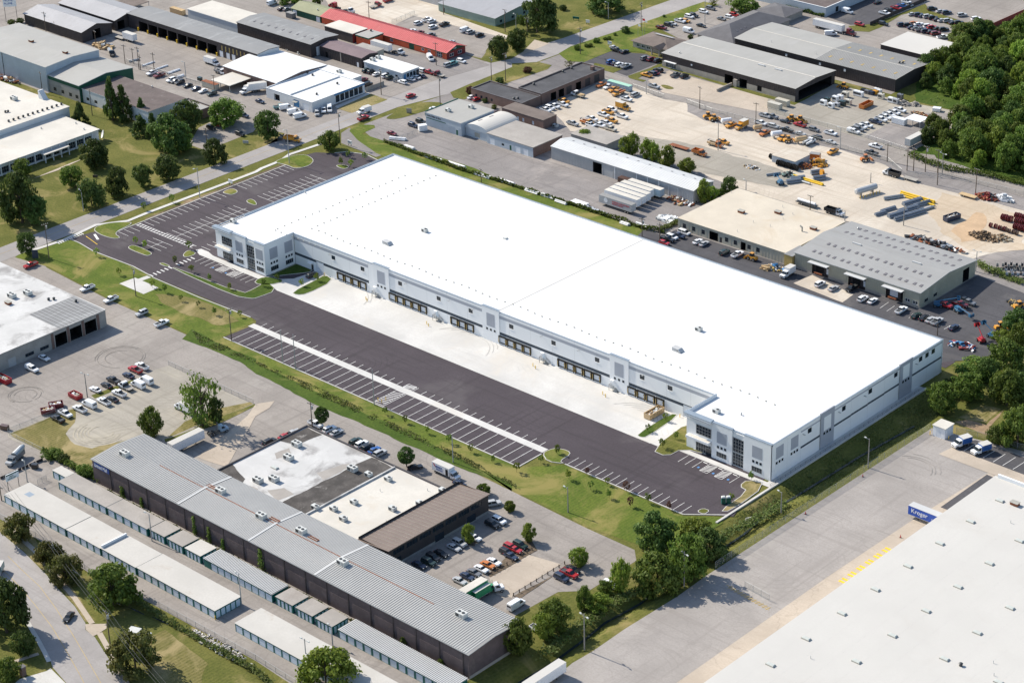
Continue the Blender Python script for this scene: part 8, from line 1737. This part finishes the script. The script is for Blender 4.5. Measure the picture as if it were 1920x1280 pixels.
# ================================================================ containers, skips, pipes, machines and other yard things
def container(label,p,rz,L=6.1,W=2.44,H=2.6,col='beige',roof=None,name='shipping_container',group='containers and boxes',z=.1):
    t = thing(name,label,'container',(p[0],p[1],z),R(rz),group); m_ = 'paint_'+col
    def mk():
        b = MB(); b.box(-L/2,-W/2,.12,L/2,W/2,H-.08,m_); n = int(L/.6)
        for i in range(n):
            x = -L/2+.3+i*(L-.6)/max(1,n-1)
            for s_ in (-1,1): b.box(x-.1,s_*W/2-.04,.2,x+.1,s_*W/2+.04,H-.15,m_)
        b.box(-L/2,-W/2,0,L/2,W/2,.12,'steel_dark'); return b.mesh('body')
    put('body',shared(('cont',L,W,H,col),mk),t); put('roof',shared(('croofc',L,W,H,roof or m_),lambda: MB().box(-L/2-.03,-W/2-.03,H-.08,L/2+.03,W/2+.03,H,roof or m_).mesh('roof')),t)
    for s_ in (-1,1): put('door',shared(('cdoor',W,H,col),lambda: MB().box(0,-W/4+.04,.2,.06,W/4-.04,H-.2,m_).cyl((.09,0,.2),(.09,0,H-.2),.03,'chrome',n=4).mesh('door')),t,(L/2,s_*W/4,0))
    return t
def dumpster(label,p,rz,L=6.5,W=2.4,H=1.7,col='tan',load=True,wheels_=False):
    t = thing('roll_off_dumpster',label,'dumpster',(p[0],p[1],.12),R(rz),'open-topped dumpsters'); m_ = 'paint_'+col; b = MB()
    b.box(-L/2,-W/2,.15,L/2,W/2,.3,m_)
    for s_ in (-1,1):
        b.box(-L/2,s_*W/2-.05,.3,L/2,s_*W/2+.05,H,m_); b.box(s_*L/2-.05,-W/2,.3,s_*L/2+.05,W/2,H,m_); b.box(-L/2,s_*W/2-.1,H-.1,L/2,s_*W/2+.1,H+.03,m_)
        for i in range(7): x = -L/2+.4+i*(L-.8)/6; b.box(x-.06,s_*W/2-.12,.3,x+.06,s_*W/2+.12,H-.1,m_)
    b.box(-L/2,-.5,0,L/2,.5,.15,'steel_dark'); b.build('bin',t)
    if load:
        r = random.Random(int(p[0]*7)); q = MB()
        for i in range(34): x,y = r.uniform(-L/2+.5,L/2-.5),r.uniform(-W/2+.4,W/2-.4); s_ = r.uniform(.15,.5); q.taper((x-s_,y-s_*.6,x+s_,y+s_*.6,H*.5),(x-s_*.6,y-s_*.5,x+s_*.7,y+s_*.4,H*.75+r.uniform(0,.35)),r.choice(('rubble','sign_white','lumber','unit_pale')))
        q.build('debris',t)['kind'] = 'stuff'
    else: MB().box(-L/2+.06,-W/2+.06,.3,L/2-.06,W/2-.06,.45,'soil').build('floor',t)
    return t
def pipes(label,p,rz,L,n,rad,mat,rows=2,name='pipe_bundle',group='pipes and beams'):
    t = thing(name,label,'pipes',(p[0],p[1],.1),R(rz),group); me = shared(('pipe',L,rad,mat),lambda: MB().cyl((-L/2,0,0),(L/2,0,0),rad,mat,n=9).mesh('pipe'))
    for k in range(rows):
        for i in range(n-k): put('pipe',me,t,((i*37 % 5)*.08,(i-(n-k-1)/2)*rad*2.06,rad+k*rad*1.75))
    put('bearer',boxmesh('bear',(.2,n*rad*2.2,.12),'lumber','bearer'),t,(L*.3,0,-.06)); put('bearer',boxmesh('bear',(.2,n*rad*2.2,.12),'lumber','bearer'),t,(-L*.3,0,-.06)); return t
def heap(label,p,n,spread,hgt,mats,size=(.25,.8),name='scrap_heap',cat='heap',seed=0):
    t = thing(name,label,cat,(p[0],p[1],0)); r = random.Random(seed+int(abs(p[0])*3)); b = MB()
    for i in range(n):
        a,q = r.uniform(0,6.28),r.random()**.7; x,y = math.cos(a)*q*spread[0],math.sin(a)*q*spread[1]; s_ = r.uniform(*size); z = (1-q)*hgt*r.random(); k = r.uniform(0,3.1); c_,d_ = math.cos(k)*s_,math.sin(k)*s_; w = r.uniform(.15,.6)
        vs = [(x-c_+d_*w,y-d_-c_*w,z),(x+c_+d_*w,y+d_-c_*w,z+r.uniform(-.2,.3)*s_),(x+c_-d_*w,y+d_+c_*w,z),(x-c_-d_*w,y-d_+c_*w,z)]; vs += [(a_,b2,c2+s_*r.uniform(.3,.8)+.1) for a_,b2,c2 in vs]
        b.add(vs,[(4,5,6,7),(0,1,5,4),(1,2,6,5),(2,3,7,6),(3,0,4,7)],r.choice(mats))
    b.build('pieces',t)['kind'] = 'stuff'; return t
def reels(label,p,n,rad,step,rz,mat,group='cable reels and rings'):
    t = thing('reel_stack',label,'reels',(p[0],p[1],0),R(rz),group)
    def mk():
        b = MB(); N_ = 14
        for x in (-.35,.35): b.cyl((x-.06,0,rad),(x+.06,0,rad),rad,mat,n=N_)
        b.cyl((-.3,0,rad),(.3,0,rad),rad*.55,mat,n=N_); return b.mesh('reel')
    me = shared(('reel',rad,mat),mk)
    for i in range(n): put('reel',me,t,(step*i,(i % 2)*.3,.1))
def boxes(label,items,p,rz=0,name='equipment_box',cat='generator',group='generators in the yard'):
    t = thing(name,label,cat,(p[0],p[1],.1),R(rz),group); L,W,H,col = items; m_ = 'paint_'+col
    MB().box(-L/2,-W/2,.15,L/2,W/2,H,m_).build('housing',t); MB().box(-L/2+.1,-W/2+.1,0,L/2-.1,W/2-.1,.15,'steel_dark').build('skid',t); MB().box(-L/2+.2,-W/2-.03,H*.4,L/2-.6,-W/2,H*.8,'steel_dark').build('louvre',t); MB().cyl((L*.25,0,H),(L*.25,0,H+.3),.12,'steel_dark',n=6).build('exhaust',t); return t
def boom(label,p,rz,col,up=35,L=7.5):
    t = thing('boom_lift',label,'boom lift',(p[0],p[1],.1),R(rz),'lifts and machines'); m_ = 'paint_'+col; MB().box(-1.3,-.95,.5,1.3,.95,1.1,m_).build('chassis',t); wheels(t,.5,.4,(1.0,-1.0),1.0); MB().taper((-1.5,-.8,.7,.8,1.1),(-1.4,-.7,.5,.7,1.9),m_).build('turret',t)
    a = R(up); e = (-1.0+math.cos(a)*L,0,1.9+math.sin(a)*L); MB().cyl((-1.0,0,1.9),e,.22,m_,.14,n=6).build('boom',t); q = MB(); q.box(e[0]-.1,-.9,e[2]-.6,e[0]+.9,.9,e[2]-.5,'steel_dark')
    for y in (-.9,.85): q.box(e[0]-.1,y,e[2]-.5,e[0]+.9,y+.05,e[2]+.5,m_)
    q.box(e[0]+.85,-.9,e[2]-.5,e[0]+.9,.9,e[2]+.5,m_); q.build('basket',t)
def loader(label,p,rz,col='yellow',bucket=True):
    t = thing('yard_loader',label,'loader',(p[0],p[1],.1),R(rz),'lifts and machines'); m_ = 'paint_'+col; MB().taper((-2.0,-.8,1.0,.8,.7),(-1.8,-.7,.8,.7,1.6),m_).build('body',t); MB().taper((-.6,-.7,.8,.7,1.6),(-.5,-.6,.6,.6,2.7),'glass').build('cab',t); MB().box(-.6,-.7,2.7,.7,.7,2.8,m_).build('roof',t); wheels(t,.65,.45,(1.0,-1.2),.95)
    q = MB()
    for y in (-.6,.5): q.add([(.6,y,1.5),(.6,y+.1,1.5),(2.5,y+.1,.7),(2.5,y,.7),(.6,y,1.7),(.6,y+.1,1.7),(2.5,y+.1,.9),(2.5,y,.9)],[(4,5,6,7),(0,1,5,4),(1,2,6,5),(2,3,7,6),(3,0,4,7)],m_)
    q.build('arm',t); MB().profile([(2.4,.2),(3.3,.2),(2.6,1.1),(2.4,1.0)],-1.1,1.1,m_).build('bucket',t)
def tank(label,p,rz,L,rad,col='white',z=.6,posts=0):
    t = thing('tank',label,'tank',(p[0],p[1],.1),R(rz),'tanks'); m_ = 'paint_'+col; b = MB(); b.cyl((-L/2,0,z+rad),(L/2,0,z+rad),rad,m_,n=14); b.cyl((L/2,0,z+rad),(L/2+.3,0,z+rad),rad,m_,rad*.6,n=14); b.cyl((-L/2,0,z+rad),(-L/2-.3,0,z+rad),rad,m_,rad*.6,n=14); b.build('shell',t)
    for x in (-L*.3,L*.3): put('saddle',boxmesh('sad',(.3,rad*1.6,z+.3),'wall_block','saddle'),t,(x,0,0))
    for i in range(posts): put('guard_post',bm,t,(-L/2+i*L/(posts-1),-rad-1.2,0))
    return t
def flat_trailer(label,p,rz,L=7,col='timber_grey',load=None):
    t = thing('flatbed_trailer',label,'trailer',(p[0],p[1],.1),R(rz),'flat trailers'); MB().box(-L/2,-1.2,.75,L/2,1.2,.9,col).build('deck',t); MB().box(L/2,-.1,.6,L/2+1.6,.1,.75,'steel_dark').build('drawbar',t); wheels(t,.4,.25,(-L*.2,-L*.2-.9),.95)
    if load: MB().cyl((-L/2+.4,0,1.5),(L/2-.6,0,1.5),.55,load,n=10).build('load',t)
dumpster('tan roll-off dumpster full of debris at a dock door',(-51.9,10),90,7.0,2.5,1.9,'tan'); dumpster('left red dumpster of debris at the gravel lot corner',(-199.9,-112),60,4.5,2.4,1.5,'dark_red'); dumpster('right red dumpster of debris at the gravel lot corner',(-201.1,-108),60,4.5,2.4,1.5,'dark_red'); dumpster('red dumpster heaped with white debris beside the light pole',(-201.5,-100),0,4.6,2.4,1.5,'red'); dumpster('red dumpster cut off by the left picture edge',(-228.7,-108.4),0,6,2.4,1.7,'red'); dumpster('empty orange roll-off dumpster in the generator yard',(-155.6,273.2),90,7,2.5,1.8,'orange',False); dumpster('blue roll-off dumpster alone on the tan yard',(-64.1,196.5),75,6.5,2.5,2.0,'dark_blue',True)
for i,(dx,lb) in enumerate(((0,'left green portable toilet at the new lot corner'),(1.5,'right green portable toilet at the new lot corner'))):
    p = (-2.6,-18.1); t = thing('portable_toilet',lb,'toilet',(p[0]+dx*.7,p[1]+dx*.7,.1),R(45),'portable toilets'); MB().box(-.6,-.6,.1,.6,.6,2.1,'wall_teal').build('cabin',t); MB().taper((-.62,-.62,.62,.62,2.1),(-.4,-.4,.4,.4,2.4),'unit_pale').build('roof',t); MB().box(-.4,-.64,.2,.4,-.6,2.0,'wall_green').build('door',t)
CO = (((-183.9,248),0,6.1,'beige',None,'left beige container along the generator yard fence'),((-183.8,253.2),0,6.1,'beige',None,'right beige container nearer the dark depot'),((-249.8,225.9),0,12.2,'pale_blue','paint_mint','long container with mint green roof at the gate'),((-480.2,172.2),0,9,'tan','lumber','tan boxcar container beside the white flat store'),((-389.1,115.4),0,9,'beige','rust','small container with rusty orange roof'),((-179.8,146.6),0,5,'brown',None,'dark brown container against the pale metal shed'),((-134,265.7),0,6.1,'white',None,'white container beside the white tent'),((-432.9,201.9),0,4.5,'grey','roof_metal','small grey container at the olive shed door'),((-201.5,-127.5),20,2.6,'brown',None,'small dark metal box at the grass lot corner'),((-130.2,287.3),20,3.2,'white',None,'white box with orange stripe beyond the gravel heaps'),((-138,213.1),20,4.0,'orange','roof_metal','orange box beside the yellow steel frames'),((-280.9,137.5),60,3.4,'white',None,'white tank box by the blue sign building gate'),((-400,118.5),0,2.0,'dark_green',None,'dark green bin by the pipe-yard fence'),((-174.1,-136.1),30,1.8,'black',None,'small black cart box beside the barrier wall'),((-80.1,-172.7),20,3.2,'beige','unit_pale','pale utility cabinet with worn lid on the lawn'),((-75.7,-171.4),0,.9,'white',None,'small white utility box on the lawn'))
for p,rz,L_,c_,rf,lb in CO: container(lb,p,rz,L_,2.4 if L_ > 3 else 1.4,2.5 if L_ > 3.3 else 1.5,c_,rf)
canopy('open white frame tent behind the white pickups',(-131.7,266.6)[0],(-131.7,266.6)[1],(-131.7,266.6)[0]+7,(-131.7,266.6)[1]+6,2.6,'sign_white','frame_tent')
GEN = ((415,790,'white',2.6),(445,762,'dark_green',2.2),(475,812,'white',2.4),(505,760,'white',2.6),(540,752,'white',2.6),(518,800,'silver',2.2),(558,795,'dark_green',2.6),(600,785,'beige',2.8),(580,728,'beige',2.8),(678,722,'white',4.6),(745,705,'grey',2.2),(775,712,'dark_blue',2.2),(805,708,'yellow',2.2),(810,690,'white',1.8),(835,700,'white',1.8),(848,742,'beige',2.6),(925,770,'white',2.8),(960,780,'silver',2.4),(990,745,'grey',2.4),(715,695,'black',2.0))
GP = [(-170.5,263.8),(-171.8,268.4),(-166,263.1),(-169.4,270.8),(-168.6,273),(-165.2,266.1),(-163.9,268.1),(-163,270.9),(-169.1,277.5),(-165.4,281.7),(-164.1,286.3),(-162.1,286.4),(-161.2,288),(-162.6,290.6),(-160.6,290.1),(-156.2,285),(-150.4,284),(-148,283.9),(-149.8,289.6),(-166.3,286.6)]
gc = {}
for (x,y,c_,L_),p in zip(GEN,GP):
    gc[c_] = gc.get(c_,0)+1; boxes(f'{ORD[gc[c_]-1]} {COLW(c_)} generator box from the dark depot in the generator yard',(L_,1.6,2.2 if L_ > 2.3 else 1.6,c_),p,0)
heap('grey gravel heap behind the generators',(-145,285.4),120,(3,2.2),1.8,('rubble','roof_tan'),(.3,.8),'gravel_heap'); heap('second gravel heap near the woods',(-141.1,287.5),90,(2.6,2),1.4,('rubble','roof_tan'),(.3,.7),'gravel_heap'); heap('scattered scrap and pallets on the worn asphalt',(-133.8,279.5),60,(4,2),.6,('lumber','rust','steel_dark'),(.2,.7))
tank('grey fuel tank on saddles with yellow guard posts',(-102.4,196.7),75,9.5,1.2,'silver',.9,7); tank('white tank trailer along the contractor fence',(-188.5,221.3),60,4,1.0); tank('white tank beside the yellow pickup on the fence line',(-163.6,222.2),60,4.2,1.1); tank('tan tank trailer beside the white service truck',(-152.6,223.6),60,4.4,1.1,'tan'); tank('tan tank at the end of the yellow box truck row',(-174,223.3),60,3.2,1.0,'tan')
PB = (((-81.9,187.5),75,9,3,.4,'pipe_grey','wide grey pipe bundle at the near end of the rack'),((-78.7,186.2),75,8,2,.4,'pipe_grey','grey pipe bundle beside the rack pole'),((-81.4,193.7),75,9,3,.42,'pipe_grey','middle grey pipe bundle of the rack'),((-77.4,192.1),75,9,3,.4,'pipe_grey','right grey pipe bundle of the rack'),((-84.1,200.4),75,9,3,.4,'pipe_grey','far grey pipe bundle below yellow beams'),((-80.3,201),75,8,2,.4,'pipe_grey','pale pipe bundle right of the rack'),((-76.4,198.6),75,7,1,.5,'galvanised','single large grey pipe right of the rack'),((-87.1,189),75,7,3,.3,'pipe_grey','dark pipe bundle at the left of the rack'),((-87.2,184),75,5,3,.3,'pipe_grey','small dark pipe bundle at the rack corner'),((-85,205.4),0,15,2,.35,'yellow_paint','long bright yellow beams behind the pipe rack'),((-82.5,203.3),0,13,1,.35,'yellow_paint','second yellow beam beside the pipe rack'),((-92,199.7),60,8,2,.35,'galvanised','pale poles leaning left of the yellow beams'),
      ((-126.8,193.2),0,14,2,.3,'yellow_paint','long yellow beam beside the blue telehandler'),((-130.4,188.6),60,6,3,.4,'pipe_grey','grey pipes in front of the yellow beam'),((-130.8,191.7),60,6,3,.4,'pipe_grey','second grey pipes touching the yellow beam'),((-126.6,190.8),0,5,1,.45,'galvanised','single pale pipe below the yellow beam'),((-128.6,201.3),60,5,2,.5,'pipe_grey','short dark pipes near the yellow ring'),((-124.3,197),60,5,2,.5,'pipe_grey','short dark pipes under the yellow ring'),((-140.8,189.7),60,6,2,.25,'galvanised','thin pale pipes at the left of telehandler'),
      ((-201.8,117.6),0,6.5,3,.28,'pvc_white','first white pipe bundle along the back hedge'),((-194,118.1),0,6.5,3,.28,'pvc_white','second white pipe bundle along the back hedge'),((-186.3,116.8),0,5.5,2,.28,'pvc_white','third white pipe bundle along the back hedge'),((-180,120.3),0,7,6,.30,'pvc_white','widest white pipe stack beyond the back hedge'),((-154.6,116.9),0,4,3,.25,'pvc_white','scattered white pipes in the back hedge'),((-147.6,119.4),0,7,2,.35,'pvc_white','thick white pipes by the transformer pole'),((-227.6,117.3),0,8,3,.3,'pvc_white','white pipe bundle right of the hedge pole'),((-215.7,118.3),0,7,3,.3,'pvc_white','white pipe bundle further along from hedge pole'),((-281.6,123.6),25,7,3,.3,'pvc_white','white pipe stack at the yard gate'),((-271,119.9),0,5,3,.3,'pvc_white','white pipes behind the gate hedge'),((-255.4,117.9),0,9,3,.28,'pvc_white','long white pipes behind the hedge start'),((-243.4,118.6),0,9,3,.28,'pvc_white','next long white pipes behind the hedge'),
      ((-443.2,116.2),75,5,3,.2,'galvanised','pipe rack nearest the pipe-yard pole pair'),((-434.7,117.4),90,7,4,.14,'pvc_white','second pipe rack in the pipe yard'),((-426.2,118.1),90,7,4,.14,'pvc_white','third pipe rack in the pipe yard'),((-417.8,118.1),90,7,5,.16,'pvc_white','wide pipe rack in the pipe yard'),((-410.3,115.7),90,4,4,.22,'pvc_white','small white pipe rack beside the lamp post'))
for p,rz,L_,n_,r_,mt,lb in PB: pipes(lb,p,rz,L_,n_,r_,mt)
for i in range(4): p = ((-174.3,119.2),(-172.1,119.4),(-169.3,119.2),(-166.6,119.1))[i]; boxes(f'{ORD[i]} pale bagged pallet beyond the hedge, counted from the pipe stack',(1.2,3.0,.9,'silver'),p,75,'bagged_pallet','pallet','bagged pallets')
reels('left stack of red steel rings on the tan yard',(-49.8,208.3),4,1.2,1.1,0,'paint_dark_red'); reels('upper row of red steel rings at the right edge',(-47,213),6,1.1,1.2,0,'paint_dark_red'); reels('middle row of red steel rings at the right edge',(-44.4,208.8),6,1.2,1.2,0,'paint_dark_red'); reels('lower row of red steel rings at the right edge',(-41.9,203.8),6,1.2,1.2,0,'paint_dark_red'); reels('dark red drums in a line by the dirt heap',(-49.6,199.8),4,.9,1.9,0,'paint_dark_red'); reels('second line of dark red drums by the dirt heap',(-45,199.7),5,.8,1.6,0,'paint_brown'); reels('black tyre-like rings beside the ribbed shed, upper row',(-151.9,202.8),5,1.0,1.5,0,'rubber'); reels('black tyre-like rings beside the ribbed shed, lower row',(-145.5,199),7,1.1,1.5,0,'rubber'); reels('yellow steel ring standing by dark pipes',(-125.2,200.1),1,1.6,1,60,'paint_yellow')
for i in range(5): reels(f'{ORD[i]} row of grey cable reels in the scrap yard, from the warehouse',((-29.2,166.4),(-28.8,171),(-27.2,173.8),(-22.2,166.5),(-21.8,171.1))[i],5,(.9,1.1,1.0,1.2,1.0)[i],1.9,30,('galvanised','unit_tan','steel_dark')[i % 3])
heap('brown dirt heap on the tan yard edge',(-46.4,190.8),200,(6.5,3.5),2.6,('soil','soil','bark'),(.3,.7),'dirt_heap'); heap('second dirt heap with straw beside the first',(-41.2,193.6),120,(4,3),1.6,('soil','track_dust'),(.3,.7),'dirt_heap'); heap('rusty wire and scrap heap under the lane fence',(-65,222.6),130,(5,3),2.2,('rust','steel_dark','wall_maroon'),(.3,.9)); heap('heap of white pipe ends by the lane fence',(-59.7,225.3),70,(4,2.6),1.8,('pvc_white','galvanised'),(.4,1.2)); heap('rusty scrap at the end of the ribbed shed',(-137.2,204),100,(4,2.5),1.8,('rust','paint_orange','steel_dark'),(.3,.9)); heap('tangle of yellow steel frames beside the orange box',(-133.8,209.4),90,(3.6,2.6),2.6,('paint_yellow','paint_yellow','steel_dark'),(.3,1.2)); heap('mossy blocks behind the blue telehandler',(-135.6,193),60,(3,2),1.6,('wall_sage','steel_dark'),(.4,.9)); heap('white buckets heap left of the telehandler',(-151.7,190.4),70,(4,1.6),1.4,('sign_white','steel_dark','lumber'),(.2,.5)); heap('colourful pallet pile beside the white box truck',(-88.4,121.1),80,(3.4,2.4),2.0,('yellow_faded','sign_white','wall_blue','lumber'),(.3,.8)); heap('wooden crates beside the beige workshop bay',(-90.7,118.5),30,(2,1.6),1.6,('lumber',),(.5,.9),'crate_pile'); heap('scrap timber and pallets at the metal shed end',(-152.2,147.2),110,(6,4),1.2,('rust','lumber','sign_white','steel_dark'),(.3,1.0)); heap('white shelving wreck beside the beige workshop',(-144.1,130.2),70,(5,2.6),1.8,('sign_white','unit_pale'),(.4,1.4)); heap('dark scrap along the fence of the lift yard',(-8.7,149.8),50,(3,2),1.2,('steel_dark','yellow_faded'),(.3,.8)); heap('lumber stacks at the timber shed opening',(-471.1,119.5),70,(7,3),1.4,('lumber','lumber','galvanised'),(.4,1.6)); heap('pale palletised goods before the dark lumber hall, left',(-399.8,171.4),50,(2.4,1.8),2.0,('sign_white','unit_pale','steel_dark'),(.4,.9)); heap('pale palletised goods before the dark lumber hall, right',(-391.7,171),50,(2.4,1.8),2.0,('sign_white','unit_pale','steel_dark'),(.4,.9)); heap('clutter beside the tall blue metal hall',(-468,65.3),90,(9,2),1.4,('lumber','steel_dark','sign_white','rust'),(.4,1.2)); heap('rocks lining the bottom stream',(-58.4,-161.9),260,(13,2.2),.5,('rubble','roof_grey_white'),(.15,.45),'stream_rocks','rocks'); heap('line of old vehicles and scrap behind the khaki warehouse',(-55.6,174.1),110,(13,2.2),1.6,('rust','steel_dark','wall_brown','galvanised'),(.4,1.2)); heap('machinery scrap at the corner beyond the warehouse',(-4.7,111.3),60,(5,3),1.2,('wall_maroon','sign_white','steel_dark','wall_blue'),(.4,1.0))
boom('blue boom lift with raised basket in the khaki shade',(-27.5,131.5),35,'sky_blue',12,7.5); boom('blue and white boom lift lying low on the dark lot',(-19.9,132.4),-20,'sky_blue',-2,7.5); boom('red boom lift at the right of the dark lot',(-1.9,118),150,'red',35,5); boom('blue boom lift behind the red one',(-1.1,123.2),170,'sky_blue',25,5); boom('blue telehandler on the grey gravel',(-133.3,184),150,'sky_blue',5,4.5)
loader('yellow forklift at the right edge of dark lot',(-5.8,147.5),60); loader('yellow loader behind the red boom lift',(-2.2,129.9),60); loader('yellow loader at the dark depot end',(-175.4,285.2),180); loader('left yellow loader at the contractor fence bend',(-198.5,221.7),60); loader('right yellow loader at the contractor fence bend',(-194.8,221.1),60); loader('small yellow loader beside the orange tank',(-157,221),60); loader('orange wrecked machine by the lane fence',(-121.6,223.8),60,'orange'); loader('yellow compressor machine in front of the beige workshop',(-99.1,121.7),180,'yellow'); loader('yellow machine near the red pickup on the lane',(-169.9,240.6),0); loader('yellow bin lifter beside the red lane pickup',(-166.5,242),0)
t = vehicle('dump','yellow',(-315,94.7),20,'big yellow street sweeper truck at the main street','machines on the street',L=4.6,box='yellow'); put('sweeper_arm',shared('swarm',lambda: MB().cyl((-2.2,0,1.4),(-4.6,0,2.4),.35,'steel_dark',n=8).box(-5,-1.2,.2,-3.4,1.2,1.2,'steel_dark').mesh('sweeper_arm')),t)
t = vehicle('dump','silver',(-182.6,-136.2),-70,'grey concrete mixer truck at the far left','machines on the street',L=4.8,box='grey'); put('mixer_drum',shared('mdrum',lambda: MB().cyl((-2.6,0,2.6),(1.6,0,2.0),1.0,'galvanised',1.15,n=12).cyl((-3.6,0,3.0),(-2.6,0,2.6),.5,'galvanised',1.0,n=12).mesh('mixer_drum')),t)
flat_trailer('orange lowboy trailer behind the orange truck',(-186.5,188.4),0,9,'rust'); flat_trailer('flatbed trailer with white pipe beside the dump truck',(-113.2,173.8),0,9,'steel_dark','pvc_white'); flat_trailer('tan flatbed trailer under the lane fence',(-71.1,218.4),0,7,'lumber'); flat_trailer('pale flatbed trailer behind the lane dump truck',(-96.8,218.5),0,6,'timber_grey'); flat_trailer('flatbed carrying timber beside the white storage trailer',(-472.6,131.4),0,6,'timber_grey')
s = House('ribbed_shed','grey ribbed container shed with tan dirt-covered roof',*(-149.5,200.3),(-138.3,203.1)[0],(-137.6,210)[1],2.8,'wall_blue_grey','shed'); s.shell(); s.flat('gravel_tan',.1,.15); s.wallribs('f',.8,.1,2.7,'roof_metal_white',.14)
s = House('entrance_pier','small brick entrance pier with sloping cap by the road',*(-88.1,-204.2),(-88.1,-204.2)[0]+1.3,(-88.1,-204.2)[1]+1.3,2.6,'wall_brick','pier'); s.shell(); s.flat('roof_charcoal',.15,.2)
for lb,p in (('orange traffic cone under the midway fence lamp',(19.2,20.5)),('orange traffic cone by the lower yard fence',(19,-7.6)),('orange traffic cone on the dock apron',(46.8,-0.7))):
    t = thing('traffic_cone',lb,'cone',(p[0],p[1],.1),0,'traffic cones'); MB().box(-.25,-.25,0,.25,.25,.06,'steel_dark').build('base',t); MB().cyl((0,0,.06),(0,0,.95),.2,'paint_red',.04,n=10).build('body',t)
p = (8.6,-19.8); t = thing('culvert_headwall','concrete culvert mouth at the bottom of ditch','culvert',(p[0],p[1],-.6),R(60)); MB().box(-1.5,-.2,-.6,1.5,.2,1.2,'concrete').build('wall',t); MB().cyl((0,-.25,.1),(0,-.2,.1),.7,'opening',n=14).build('pipe_mouth',t)
